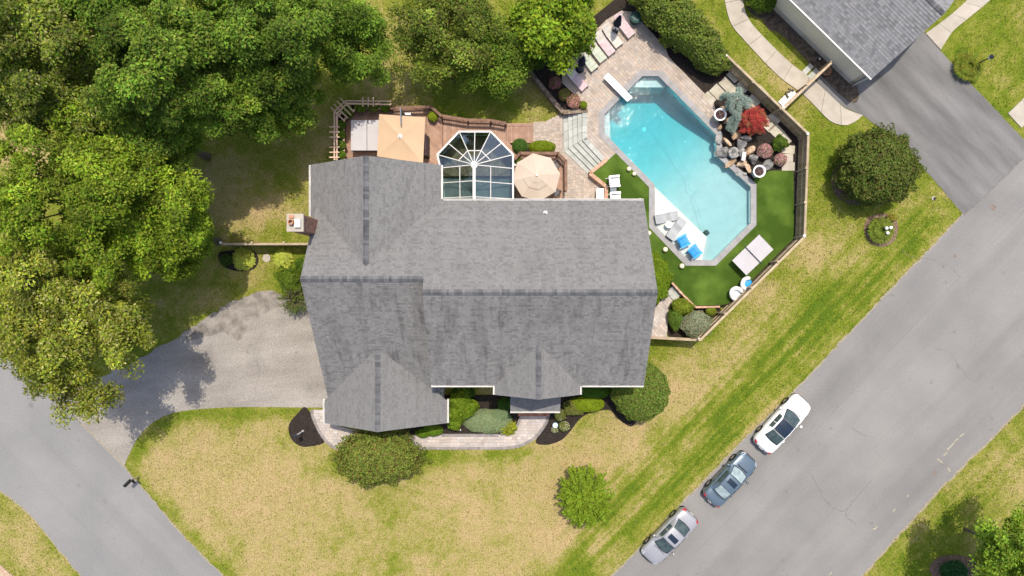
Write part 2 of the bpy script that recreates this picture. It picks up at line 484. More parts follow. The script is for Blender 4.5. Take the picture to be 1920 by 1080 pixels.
M['yellow_mark'] = mat('yellow_mark', (0.48, 0.41, 0.24), (0.32, 0.30, 0.25), scale=20, rough=0.9)
M['grit'] = mat('road_grit', (0.24, 0.205, 0.14), (0.33, 0.285, 0.21), scale=6, rough=1, fine=0.25, fscale=20, bump=0.5, bscale=30)
M['tar'] = mat('tar_crack', (0.10, 0.095, 0.09), (0.2, 0.19, 0.185), scale=6, rough=0.9)
M['iron'] = mat('iron_cover', (0.16, 0.12, 0.10), (0.24, 0.19, 0.16), scale=10, rough=0.8)
M['green_plastic'] = mat('green_plastic', (0.015, 0.05, 0.045), (0.03, 0.08, 0.07), scale=5, rough=0.5)
M['room_floor'] = mat('room_floor', (0.14, 0.145, 0.14), (0.20, 0.205, 0.20), scale=2, rough=0.5)
M['sofa'] = mat('sofa_cloth', (0.06, 0.13, 0.13), (0.09, 0.17, 0.17), scale=5, rough=0.9)
M['pane'] = glass_mat('pane', (0.72, 0.82, 0.82), refl=0.05)
M['lavender'] = mat('lavender_float', (0.50, 0.62, 0.72), (0.62, 0.72, 0.80), scale=5, rough=0.4)
M['flower_pink'] = leaf_mat('flower_pink', 0.2)

def water_mat():
    m = bpy.data.materials.new('pool_water'); m.use_nodes = True
    nt = m.node_tree; N = nt.nodes; L = nt.links
    N.remove(N['Principled BSDF'])
    tr = N.new('ShaderNodeBsdfTransparent'); tr.inputs[0].default_value = (0.97, 0.99, 1, 1)
    gl = N.new('ShaderNodeBsdfGlossy'); gl.inputs['Roughness'].default_value = 0.03
    fr = N.new('ShaderNodeFresnel'); fr.inputs[0].default_value = 1.33
    mx = N.new('ShaderNodeMixShader')
    L.new(fr.outputs[0], mx.inputs[0]); L.new(tr.outputs[0], mx.inputs[1]); L.new(gl.outputs[0], mx.inputs[2])
    nz = N.new('ShaderNodeTexNoise'); nz.inputs['Scale'].default_value = 3.5; nz.inputs['Detail'].default_value = 3; nz.inputs['Distortion'].default_value = 0.6
    geo = N.new('ShaderNodeNewGeometry'); L.new(geo.outputs['Position'], nz.inputs['Vector'])
    bp = N.new('ShaderNodeBump'); bp.inputs['Strength'].default_value = 0.35; bp.inputs['Distance'].default_value = 0.05
    L.new(nz.outputs[0], bp.inputs['Height']); L.new(bp.outputs[0], gl.inputs['Normal']); L.new(bp.outputs[0], fr.inputs['Normal'])
    va = N.new('ShaderNodeVolumeAbsorption'); va.inputs['Color'].default_value = (0.0, 0.855, 0.915, 1); va.inputs['Density'].default_value = 0.52
    L.new(mx.outputs[0], N['Material Output'].inputs[0]); L.new(va.outputs[0], N['Material Output'].inputs[1])
    return m
M['water'] = water_mat()

def grass_mat():
    m = bpy.data.materials.new('lawn_grass'); m.use_nodes = True
    nt = m.node_tree; N = nt.nodes; L = nt.links
    bs = N['Principled BSDF']; bs.inputs['Roughness'].default_value = 0.95; bs.inputs['Specular IOR Level'].default_value = 0.1
    geo = N.new('ShaderNodeNewGeometry'); pos = geo.outputs['Position']
    at = N.new('ShaderNodeAttribute'); at.attribute_name = 'lush'
    def noise(s, d=4, dist=0.0):
        n = N.new('ShaderNodeTexNoise'); n.inputs['Scale'].default_value = s; n.inputs['Detail'].default_value = d; n.inputs['Distortion'].default_value = dist
        L.new(pos, n.inputs['Vector']); return n.outputs[0]
    def math_(op, a, b):
        n = N.new('ShaderNodeMath'); n.operation = op
        for i, x in enumerate((a, b)):
            if hasattr(x, 'is_linked'): L.new(x, n.inputs[i])
            else: n.inputs[i].default_value = x
        return n.outputs[0]
    big = math_('MULTIPLY', math_('SUBTRACT', noise(0.35, 5, 0.5), 0.5), 0.75)
    mid = math_('MULTIPLY', math_('SUBTRACT', noise(1.5, 6, 0.6), 0.5), 0.75)
    fin = math_('MULTIPLY', math_('SUBTRACT', noise(7.0, 5, 0.6), 0.5), 0.75)
    mw = N.new('ShaderNodeAttribute'); mw.attribute_name = 'mow'
    mp = N.new('ShaderNodeMapping'); mp.vector_type = 'TEXTURE'; mp.inputs['Scale'].default_value = (14, .55, 1); mp.inputs['Rotation'].default_value = (0, 0, R(46))
    L.new(pos, mp.inputs[0])
    sn = N.new('ShaderNodeTexNoise'); sn.inputs['Scale'].default_value = 1.0; sn.inputs['Detail'].default_value = 3
    L.new(mp.outputs[0], sn.inputs['Vector'])
    stripe = math_('MULTIPLY', math_('MULTIPLY', math_('SUBTRACT', sn.outputs[0], 0.5), 1.7), mw.outputs['Fac'])
    f = math_('ADD', math_('ADD', at.outputs['Fac'], stripe), math_('ADD', big, math_('ADD', mid, fin)))
    cr = N.new('ShaderNodeValToRGB')
    cr.color_ramp.elements[0].position = 0.0; cr.color_ramp.elements[0].color = (0.385, 0.287, 0.142, 1)
    cr.color_ramp.elements[1].position = 1.0; cr.color_ramp.elements[1].color = (0.085, 0.135, 0.010, 1)
    e = cr.color_ramp.elements.new(0.30); e.color = (0.318, 0.266, 0.100, 1)
    e = cr.color_ramp.elements.new(0.55); e.color = (0.205, 0.212, 0.036, 1)
    e = cr.color_ramp.elements.new(0.78); e.color = (0.132, 0.172, 0.014, 1)
    L.new(f, cr.inputs[0])
    blade = noise(16.0, 8, 0.8)
    mr = N.new('ShaderNodeMapRange'); mr.inputs[1].default_value = 0.28; mr.inputs[2].default_value = 0.72; mr.inputs[3].default_value = 0.52; mr.inputs[4].default_value = 1.48
    L.new(blade, mr.inputs[0])
    cmb = N.new('ShaderNodeCombineColor')
    for i in range(3): L.new(mr.outputs[0], cmb.inputs[i])
    mx = N.new('ShaderNodeMix'); mx.data_type = 'RGBA'; mx.blend_type = 'MULTIPLY'; mx.inputs[0].default_value = 1
    L.new(cr.outputs[0], mx.inputs[6]); L.new(cmb.outputs[0], mx.inputs[7])
    L.new(mx.outputs[2], bs.inputs['Base Color'])
    bp = N.new('ShaderNodeBump'); bp.inputs['Strength'].default_value = 0.9; bp.inputs['Distance'].default_value = 0.06
    L.new(noise(14.0, 5, 1.0), bp.inputs['Height']); L.new(bp.outputs[0], bs.inputs['Normal'])
    return m
M['grass'] = grass_mat()
# ------------------------------------------------------------------ survey of the plot
TZ = 0.60            # pool terrace level
POOL_PX = [(1204, 142), (1235, 142), (1344, 253), (1344, 292), (1408, 350), (1408, 418), (1338, 488), (1290, 488), (1227, 422), (1227, 347), (1133, 250), (1133, 214)]
POOL = [W2(x, y, TZ) for x, y in POOL_PX]
FZ = 2.1             # top of the board fence
FA0, FA1, FB1, FC1, FD1 = [W2(x, y, FZ) for x, y in ((1362, 103), (1516, 251), (1509, 444), (1312, 639), (1221, 634))]
def lerp2(a, b, t): return (a[0] + (b[0] - a[0]) * t, a[1] + (b[1] - a[1]) * t)
FC_M = lerp2(FB1, FC1, 0.66)
TERR = [W2(x, y, TZ) for x, y in ((990, 131), (1165, -12), (1200, -30), (1290, 20))] + [FA0, FA1, FB1, FC_M] + \
       [W2(x, y, TZ) for x, y in ((1350, 574), (1304, 575), (1280, 552), (1258, 530), (1215, 470), (1182, 450), (1182, 374), (1136, 374), (1136, 349), (1106, 325),
                                   (1128, 302), (1092, 263), (1092, 207), (1056, 211))]

# ------------------------------------------------------------------ ground with a map of lush and dry grass
def seg_dist(px, py, a, b):
    ax, ay = a; bx, by = b
    dx, dy = bx - ax, by - ay
    t = np.clip(((px - ax) * dx + (py - ay) * dy) / (dx * dx + dy * dy), 0, 1)
    return np.hypot(px - ax - t * dx, py - ay - t * dy)

LUSH = {}
def build_ground():
    def axis(lo, hi, step, far):
        c = list(np.arange(lo, hi + 1e-6, step)); g = step; a = hi
        while a < far: g *= 1.5; a += g; c.append(a)
        g = step; a = lo
        while a > -far: g *= 1.5; a -= g; c.insert(0, a)
        return np.array(c)
    xs = axis(-42, 42, 0.4, 420); ys = axis(-25, 25, 0.4, 420)
    X, Y = np.meshgrid(xs, ys)
    px = X * 25 + 960; py = 540 - Y * 25
    lush = np.full(X.shape, 0.62)
    def blob(cx, cy, rx, ry, val, ang=0.0, soft=1.0):
        nonlocal lush
        ca, sa = math.cos(R(ang)), math.sin(R(ang))
        u = ((px - cx) * ca + (py - cy) * sa) / rx; v = (-(px - cx) * sa + (py - cy) * ca) / ry
        w = np.exp(-(u * u + v * v) ** 1.5 * soft)
        lush = lush * (1 - w) + val * w
    def band(a, b, width, val, soft=2.0):
        nonlocal lush
        d = seg_dist(px, py, a, b) / width
        w = np.exp(-d ** soft)
        lush = lush * (1 - w) + val * w
    # dry front lawn
    blob(640, 960, 470, 200, 0.30); blob(420, 850, 150, 80, 0.32); blob(900, 960, 260, 150, 0.25); blob(1020, 900, 160, 120, 0.28)
    blob(1290, 720, 130, 70, 0.26, -42); blob(1420, 610, 110, 60, 0.26, -45); blob(1150, 830, 120, 60, 0.22, -35)
    # green strip and dry verge along the right road
    band((1060, 1100), (1330, 815), 44, 0.84); band((1330, 815), (1600, 520), 42, 0.92); band((1600, 520), (1740, 420), 40, 0.74)
    band((1150, 1075), (1790, 425), 13, 0.50)
    band((1105, 1030), (1330, 800), 10, 0.45)
    # edges that stay green
    band((250, 850), (330, 780), 16, 0.80); band((330, 778), (560, 772), 14, 0.72); band((240, 880), (430, 1085), 15, 0.68)
    band((640, 860), (980, 852), 18, 0.70); blob(660, 870, 60, 30, 0.75); blob(880, 700, 400, 30, 0.6)
    # around the fence and the neighbour
    blob(1560, 330, 70, 160, 0.74); blob(1440, 60, 110, 120, 0.74, 45); blob(1590, 440, 110, 60, 0.55); blob(1660, 500, 90, 40, 0.72, -45)
    blob(1540, 480, 60, 50, 0.36, -45)
    blob(1870, 90, 120, 120, 0.74); blob(1880, 930, 70, 70, 0.32, -45); blob(1800, 960, 40, 120, 0.72, 45)
    # back yard, dry under the trees
    blob(480, 405, 85, 55, 0.10); blob(520, 440, 50, 25, 0.55); blob(470, 530, 90, 50, 0.55); blob(560, 520, 60, 50, 0.72)
    blob(30, 270, 60, 60, 0.00); blob(735, 130, 50, 130, 0.38); blob(980, 205, 60, 40, 0.50); blob(880, 180, 120, 50, 0.62)
    blob(600, 270, 90, 90, 0.45); blob(420, 330, 80, 50, 0.25)
    blob(60, 1010, 120, 70, 0.55, 45); blob(20, 1000, 40, 40, 0.42)
    rs = np.random.RandomState(3)      # patchy growth
    def patches(cell):
        gx = np.linspace(-42, 42, int(84 / cell)); gy = np.linspace(-25, 25, int(50 / cell)); g = rs.normal(size=(len(gy), len(gx)))
        fx = np.interp(X, gx, np.arange(len(gx))); fy = np.interp(Y, gy, np.arange(len(gy)))
        i = np.clip(fx.astype(int), 0, len(gx) - 2); j = np.clip(fy.astype(int), 0, len(gy) - 2); u = fx - i; w = fy - j
        u = u * u * (3 - 2 * u); w = w * w * (3 - 2 * w)
        return (g[j, i] * (1 - u) + g[j, i + 1] * u) * (1 - w) + (g[j + 1, i] * (1 - u) + g[j + 1, i + 1] * u) * w
    lush = np.clip(lush + .075 * patches(5.0) + .075 * patches(1.9) + .05 * patches(.9), -.05, 1.0)
    mow = np.exp(-(seg_dist(px, py, (1120, 1010), (1700, 430)) / 75) ** 3) + .35 * np.exp(-(seg_dist(px, py, (1900, 880), (1680, 1060)) / 60) ** 2) + .35 * np.exp(-(seg_dist(px, py, (1880, 60), (1850, 180)) / 60) ** 2)
    LUSH.update(xs=xs, ys=ys, v=lush)
    ny, nx = X.shape
    v = np.stack([X, Y, np.zeros_like(X)], -1).reshape(-1, 3)
    faces = []
    pb = [W2(x, y, TZ) for x, y in ((1120, 130), (1250, 130), (1430, 330), (1430, 430), (1345, 505), (1280, 505), (1210, 430), (1210, 350), (1120, 260))]
    for j in range(ny - 1):
        for i in range(nx - 1):
            cx = (xs[i] + xs[i + 1]) / 2; cy = (ys[j] + ys[j + 1]) / 2
            if 5 < cx < 20 and 0 < cy < 18 and in_poly(cx, cy, pb): continue
            a = j * nx + i
            faces.append((a, a + 1, a + nx + 1, a + nx))
    me = bpy.data.meshes.new('ground')
    me.from_pydata(v.tolist(), [], faces)
    at = me.attributes.new('lush', 'FLOAT', 'POINT')
    at.data.foreach_set('value', lush.reshape(-1).astype(np.float32))
    at = me.attributes.new('mow', 'FLOAT', 'POINT')
    at.data.foreach_set('value', mow.reshape(-1).astype(np.float32))
    o = link_mesh('ground', me, M['grass'])
    tag(o, 'lawn of dry tan and green grass around the house', kind='structure')
build_ground()

def sheet(name, pts, z, m, label=None, z0=None, holes=()):
    mb = MB().prism(pts, z if z0 is None else z0, z, holes=holes)
    o = mb.build(name, m)
    tag(o, label, kind='structure')
    return o

def P(lst, z=0.0): return [W2(x, y, z) for x, y in lst]

rng = random.Random(7)
def rough_edge(pts, amp, step=0.35, seed=1):
    """resample an open run of points with the small waver of a worn edge"""
    r = random.Random(seed); out = []
    for a, b in zip(pts[:-1], pts[1:]):
        d = math.hypot(b[0] - a[0], b[1] - a[1]); n = max(1, int(d / step))
        for k in range(n):
            t = k / n; x, y = lerp2(a, b, t)
            out.append((x + r.uniform(-amp, amp), y + r.uniform(-amp, amp)))
    out.append(pts[-1])
    return out

# right road (runs from lower left to upper right)
le = rough_edge(P([(1000, 1232), (1180, 1046), (1390, 828), (1511, 710), (1660, 553), (1805, 402), (1920, 285), (2400, -190)]), 0.05, seed=3)
re_ = rough_edge(P([(2700, 0), (1919, 763), (1772, 908), (1678, 1012), (1621, 1077), (1480, 1232)]), 0.06, seed=4)
RE = [le, re_]
road = sheet('road', le + re_, 0.008, M['asphalt_road'], 'wide pale grey asphalt road with parked cars')
# left road
le = rough_edge(P([(-300, 430), (0, 660), (108, 738), (151, 793), (234, 876), (338, 999), (420, 1080), (560, 1220)]), 0.05, seed=5)
re_ = rough_edge(P([(270, 1220), (151, 1080), (61, 970), (0, 919), (-300, 700)]), 0.05, seed=6)
RE += [le, re_]
sheet('road', le + re_, 0.010, M['asphalt_left'], 'grey asphalt road crossing the lower left corner')
# gritty worn seams where lawn and asphalt meet
def ribbon(name, pts, w, z, m, label, seed):
    r = random.Random(seed); mb = MB(); rows = []
    for i, p in enumerate(pts):
        q = pts[min(i + 1, len(pts) - 1)]; o = pts[max(i - 1, 0)]
        dx, dy = q[0] - o[0], q[1] - o[1]; n = math.hypot(dx, dy) or 1
        a_, b_ = w * r.uniform(.1, .8), w * r.uniform(.1, .9)
        rows.append(((p[0] - dy / n * a_, p[1] + dx / n * a_, z), (p[0] + dy / n * b_, p[1] - dx / n * b_, z)))
    for (a0, b0), (a1, b1) in zip(rows[:-1], rows[1:]): mb.add([a0, b0, b1, a1], [(0, 1, 2, 3)])
    o = mb.build(name, M[m]); tag(o, label, kind='structure')
ribbon('verge_grit', RE[0], .13, .0118, 'grit', 'sandy seam along the house side of the right road', 1)
ribbon('verge_grit', RE[1], .16, .0118, 'grit', 'sandy seam along the far side of the right road', 2)
ribbon('verge_grit', RE[2], .10, .0148, 'grit', 'sandy seam along the house side of the left road', 3)
ribbon('verge_grit', RE[3], .11, .0148, 'grit', 'sandy seam along the far side of the left road', 4)
# neighbour's driveway
sheet('driveway', rough_edge(P([(1530, 120), (1530, 165), (1586, 203), (1617, 216), (1650, 240), (1712, 292), (1807, 403), (1862, 352), (1960, 255), (1920, 262), (1815, 152), (1763, 95), (1737, 62), (1700, 60), (1530, 120)]), 0.03, seed=8)[:-1],
      0.016, M['asphalt_drive'], 'dark asphalt driveway of the neighbouring house')
# aggregate driveway of the house
low = catmull(P([(232, 876), (244, 848), (262, 816), (290, 790), (330, 773), (400, 765), (480, 763), (580, 764), (720, 764)]), 5)
up = rough_edge(P([(720, 560), (600, 575), (500, 543), (430, 568), (330, 634), (230, 690), (140, 727), (104, 737)]), 0.10, seed=9)
sheet('driveway', low + up + P([(151, 795)]), 0.014, M['aggregate'], 'pale exposed aggregate driveway beside the garage')
sheet('driveway_patch', rough_edge(P([(600, 580), (500, 543), (430, 568), (345, 624), (352, 640), (420, 622), (450, 640), (475, 600), (520, 575), (560, 592), (600, 580)]), 0.12, step=0.3, seed=10)[:-1],
      0.019, M['aggregate_dark'], 'darker patch of the aggregate driveway')  # darker mottled tone along the upper edge of the driveway
# brick sidewalk at the lower left corner
sw = thing('sidewalk', None, None, W(15, 1070)); sw['kind'] = 'structure'; sw['label'] = 'narrow brick sidewalk at the lower left corner'
a = Vector(W2(-60, 1000)); b = Vector(W2(80, 1120)); d = (b - a).normalized(); nrm = Vector((-d.y, d.x))
L_ = (b - a).length
ang = math.atan2(d.y, d.x)
k = 0.0
while k < L_:
    for j in range(4):
        c = a + d * (k + (0.12 if j % 2 else 0)) + nrm * (0.22 * j - 1.0)
        piece('paver', M['walk_brick'], sw, (c.x, c.y, 0.02), (0.235, 0.21, 0.06), ang)
    k += 0.245
sheet('sidewalk_bed', [tuple(a + nrm * -1.15), tuple(b + nrm * -1.15), tuple(b + nrm * -0.2), tuple(a + nrm * -0.2)], 0.012, M['joint'], 'sand bed under the brick sidewalk')

# road marks: cracks, utility paint, iron covers
def crack(name, pts, w, z, label, m='tar', seed=1):
    pts = catmull([W2(*p) for p in pts], 6)
    r = random.Random(seed); l = []; rr = []
    for i, p in enumerate(pts):
        q = pts[min(i + 1, len(pts) - 1)]; o = pts[max(i - 1, 0)]
        dx, dy = q[0] - o[0], q[1] - o[1]; n = math.hypot(dx, dy) or 1
        ww = w * r.uniform(0.4, 1.2) / 2
        jx, jy = r.uniform(-.03, .03), r.uniform(-.03, .03)
        l.append((p[0] - dy / n * ww + jx, p[1] + dx / n * ww + jy)); rr.append((p[0] + dy / n * ww + jx, p[1] - dx / n * ww + jy))
    mb = MB()
    for i in range(len(pts) - 1):
        mb.add([(*l[i], z), (*rr[i], z), (*rr[i + 1], z), (*l[i + 1], z)], [(0, 1, 2, 3)])
    o = mb.build(name, M[m]); o['kind'] = 'structure'; o['label'] = label
crack('road_crack', [(1520, 888), (1534, 915), (1550, 942), (1568, 955), (1585, 957), (1604, 933), (1622, 915), (1634, 900)], 0.05, 0.0125, 'curved dark crack in the right road', seed=2)
crack('road_crack', [(1586, 955), (1587, 970), (1597, 977), (1604, 983)], 0.05, 0.0130, 'short branch of the curved road crack', seed=3)
crack('road_crack', [(1250, 1090), (1400, 940), (1560, 775), (1760, 560), (1940, 375)], 0.022, 0.0122, 'long straight seam along the middle of the right road', seed=12)
crack('road_crack', [(1595, 800), (1610, 811), (1625, 818)], 0.045, 0.0126, 'short crack in the middle of the right road', seed=4)
crack('road_crack', [(1690, 470), (1712, 482), (1745, 486), (1780, 500), (1800, 520)], 0.03, 0.0125, 'faint crack across the upper right road', seed=5)
crack('road_crack', [(1752, 655), (1780, 660), (1800, 690), (1825, 715), (1840, 700)], 0.03, 0.0127, 'thin winding crack near the right edge of the road', seed=6)
crack('driveway_crack', [(478, 760), (479, 730), (486, 700), (480, 670)], 0.03, 0.0185, 'thin crack across the aggregate driveway', seed=7)
crack('road_crack', [(104, 737), (118, 755), (135, 775), (152, 795)], 0.10, 0.0185, 'dark seam between aggregate driveway and left road', seed=8)
crack('road_crack', [(1807, 404), (1850, 364), (1920, 296)], 0.06, 0.0205, 'seam between the dark driveway and the right road', seed=9)
for i, (a_, b_) in enumerate([((1758, 861), (1768, 868)), ((1769, 855), (1776, 848)), ((1777, 842), (1788, 830)), ((1789, 828), (1797, 822)), ((1776, 877), (1782, 884)),
                              ((1673, 961), (1679, 954)), ((1638, 993), (1645, 987)), ((1554, 1078), (1559, 1073)), ((1800, 818), (1808, 812)), ((1700, 931), (1704, 928))]):
    crack('paint_mark', [a_, ((a_[0] + b_[0]) / 2 + .4, (a_[1] + b_[1]) / 2), b_], 0.09, 0.0125, 'faded yellow utility paint mark on the right road', 'yellow_mark', 20 + i)
for (x, y, r_, lab) in ((1753, 886, 0.16, 'dark iron valve cover in the right road'), (1862, 389, 0.22, 'reddish iron cover near the driveway mouth'), (1790, 480, 0.13, 'small pale cover in the right road')):
    p = W(x, y)
    o = MB().lathe([(r_, 0.009), (r_, 0.016), (r_ * 0.9, 0.018), (r_ * 0.85, 0.014), (0.02, 0.014)], 16, (p.x, p.y, 0)).build('road_cover', M['iron'])
    tag(o, lab, 'cover')

# ------------------------------------------------------------------ concrete walks of slabs
def slab_walk(label, left, right, seglen, z=0.07, name='garden_path', mt='concrete'):
    root = thing(name, None, None, W(*left[0])); root['kind'] = 'structure'; root['label'] = label
    lp = catmull(P(left), 8); rp = catmull(P(right), 8)
    def resamp(pl, n):
        ds = [0]
        for a, b in zip(pl[:-1], pl[1:]): ds.append(ds[-1] + math.hypot(b[0] - a[0], b[1] - a[1]))
        out = []
        for k in range(n + 1):
            t = ds[-1] * k / n
            for i in range(len(pl) - 1):
                if ds[i + 1] >= t - 1e-9:
                    u = (t - ds[i]) / max(1e-9, ds[i + 1] - ds[i]); out.append(lerp2(pl[i], pl[i + 1], u)); break
        return out, ds[-1]
    n = max(1, int(round((resamp(lp, 1)[1] + resamp(rp, 1)[1]) / 2 / seglen)))
    sub = 4
    A, _ = resamp(lp, n * sub); B, _ = resamp(rp, n * sub)
    for k in range(n):
        la = A[k * sub:(k + 1) * sub + 1]; rb = B[k * sub:(k + 1) * sub + 1]
        def inset(seq):
            s = list(seq); s[0] = lerp2(s[0], s[1], 0.03); s[-1] = lerp2(s[-1], s[-2], 0.03); return s
        poly = inset(la) + list(reversed(inset(rb)))
        if area2(poly) < 0: poly.reverse()
        MB().prism(poly, 0.0, z).build('slab', M[mt], root)
    return root
slab_walk("curved concrete path beside the neighbour's house",
          [(1352, -40), (1360, 9), (1370, 44), (1389, 69), (1456, 140), (1506, 178), (1552, 224), (1570, 233), (1587, 235), (1605, 227), (1617, 216)],
          [(1386, -40), (1392, 0), (1401, 32), (1423, 61), (1482, 119), (1523, 149), (1572, 194), (1578, 200), (1584, 204), (1598, 210), (1610, 214)], 1.75)
slab_walk("pale concrete path behind the neighbour's driveway", [(1735, 63), (1760, 45), (1788, 23), (1815, -2), (1850, -40)], [(1763, 94), (1784, 61), (1803, 44), (1856, 0), (1890, -40)], 1.5)
slab_walk('concrete apron at the right edge of the lawn', [(1889, 213), (1925, 178), (1990, 110)], [(1914, 240), (1950, 205), (2010, 140)], 1.4)

# ------------------------------------------------------------------ pavers as real blocks
def paver_field(name, poly, z, sizes, ang, mt, parent, seed=1, gap=0.012, th=0.05, skip=None):
    """rows of blocks cut to the outline; many and small, so one part"""
    r = random.Random(seed); mb = MB()
    ca, sa = math.cos(ang), math.sin(ang)
    loc = [(p[0] * ca + p[1] * sa, -p[0] * sa + p[1] * ca) for p in poly]
    x0 = min(p[0] for p in loc); x1 = max(p[0] for p in loc); y0 = min(p[1] for p in loc); y1 = max(p[1] for p in loc)
    y = y0; row = 0
    while y < y1:
        h = sizes[0] if len(sizes) == 1 else sizes[row % len(sizes)][1] if isinstance(sizes[0], tuple) else sizes[0]
        x = x0 - r.uniform(0, 0.3)
        while x < x1:
            if isinstance(sizes[0], tuple): w = r.choice(sizes)[0]
            else: w = sizes[0]
            rect = [(x + gap / 2, y + gap / 2), (x + w - gap / 2, y + gap / 2), (x + w - gap / 2, y + h - gap / 2), (x + gap / 2, y + h - gap / 2)]
            x += w
            q = clip_convex(loc, rect)
            if len(q) < 3: continue
            if area2(q) < 0: q.reverse()
            if area2(q) < 0.004: continue
            wq = [(p[0] * ca - p[1] * sa, p[0] * sa + p[1] * ca) for p in q]
            if skip and skip(sum(p[0] for p in wq) / len(wq), sum(p[1] for p in wq) / len(wq)): continue
            t = r.gauss(1.0, 0.085); tint = r.uniform(-0.04, 0.04)
            zz = z + r.uniform(-0.004, 0.004)
            n = len(wq)
            vs = [(p[0], p[1], zz) for p in wq] + [(p[0], p[1], zz - th) for p in wq]
            fs = [tuple(range(n))] + [(n + i, n + (i + 1) % n, (i + 1) % n, i) for i in range(n)]
            mb.add(vs, fs, (t * (1 + tint), t, t * (1 - tint)))
        y += h; row += 1
    o = mb.build(name, M[mt], parent); o['kind'] = 'stuff'
    return o

# front walk
fw_out = catmull(P([(585, 768), (588, 784), (602, 813), (617, 831), (636, 840), (700, 840)]), 5) + P([(810, 840), (900, 840)]) + catmull(P([(943, 840), (973, 836), (1003, 820), (1021, 797), (1027, 783), (1029, 772)]), 5)
fw_in = catmull(P([(970, 772), (975, 783), (969, 797), (955, 811), (938, 815)]), 4) + P([(827, 815), (700, 815), (640, 800), (615, 768)])
fw = thing('front_walk', None, None, W(800, 828)); fw['kind'] = 'structure'; fw['label'] = 'pale paver front walk with a darker border'
MB().prism(fw_out + fw_in, 0.0, 0.030).build('sand_bed', M['joint'], fw)
paver_field('paver_blocks', fw_out + fw_in, 0.065, [(0.30, 0.22), (0.22, 0.22), (0.36, 0.22)], 0.0, 'paver_front', fw, 3)
def border(run, w, parent, mt, z=0.075, step=0.3, name='border_stone', th=0.07):
    ds = 0.0
    for a, b in zip(run[:-1], run[1:]):
        d = math.hypot(b[0] - a[0], b[1] - a[1])
        if d < 0.02: continue
        n = max(1, int(round(d / step))); an = math.atan2(b[1] - a[1], b[0] - a[0])
        for k in range(n):
            c = lerp2(a, b, (k + 0.5) / n)
            piece(name, M[mt], parent, (c[0], c[1], z - th / 2), (d / n - 0.012, w, th), an)
border(fw_out, 0.22, fw, 'paver_border')
border(P([(935, 816), (827, 816)]), 0.22, fw, 'paver_border')
border(catmull(P([(976, 783), (970, 797), (955, 811), (938, 815)]), 3), 0.2, fw, 'paver_border')

# mulch beds
def bed(pts, z, m, label, seg=6, name='mulch_bed'):
    o = sheet(name, catmull(P(pts), seg, closed=True), z, M[m], label)
    return o
bed([(571, 763), (583, 775), (595, 795), (604, 815), (607, 830), (587, 836), (565, 837), (547, 824), (541, 804), (545, 790), (557, 776)], 0.024, 'mulch', 'dark pointed mulch bed left of the front walk')
sheet('mulch_bed', P([(720, 740), (980, 740), (978, 783), (968, 800), (950, 815), (760, 815), (720, 800)]), 0.022, M['mulch'], 'dark mulch bed between front walk and house')
bed([(1028, 760), (1022, 797), (1004, 828), (1024, 834), (1051, 826), (1068, 810), (1086, 787), (1104, 775), (1126, 770), (1145, 770), (1165, 790), (1190, 795), (1200, 720), (1120, 715)], 0.020, 'mulch', 'curved dark mulch bed right of the front door')
bed([(1652, 400), (1676, 406), (1684, 428), (1676, 452), (1655, 463), (1632, 455), (1620, 434), (1626, 410)], 0.020, 'mulch_brown', 'round brown mulch bed with grassy clump by the right lawn')
bed([(1605, 300), (1640, 315), (1640, 370), (1605, 385), (1570, 370), (1558, 335), (1575, 305)], 0.022, 'mulch_brown', 'brown mulch under the large round bush')
bed([(1440, 55), (1470, 70), (1590, 190), (1600, 150), (1480, 30), (1430, 20)], 0.020, 'soil', "bare soil strip along the neighbour's wall")
bed([(1400, -10), (1405, 20), (1432, 35), (1460, 10), (1450, -30)], 0.021, 'soil', "bare soil under the neighbour's corner shrub")
bed([(1745, 1075), (1752, 1050), (1785, 1040), (1825, 1050), (1840, 1085), (1790, 1110)], 0.021, 'mulch_brown', 'ring of brown mulch in the lower right corner')
bed([(430, 470), (470, 468), (485, 485), (475, 505), (440, 508), (415, 495), (410, 475)], 0.021, 'mulch', 'dark mulch around the lime plant by the side fence')
bed([(1268, 560), (1300, 570), (1350, 578), (1338, 610), (1315, 634), (1256, 634), (1254, 590)], 0.021, 'mulch', 'mulch bed inside the corner of the lower fence')
bed([(1212, 468), (1240, 478), (1256, 510), (1254, 545), (1235, 575), (1212, 580)], 0.021, 'mulch', 'mulch strip at the right wall of the house')

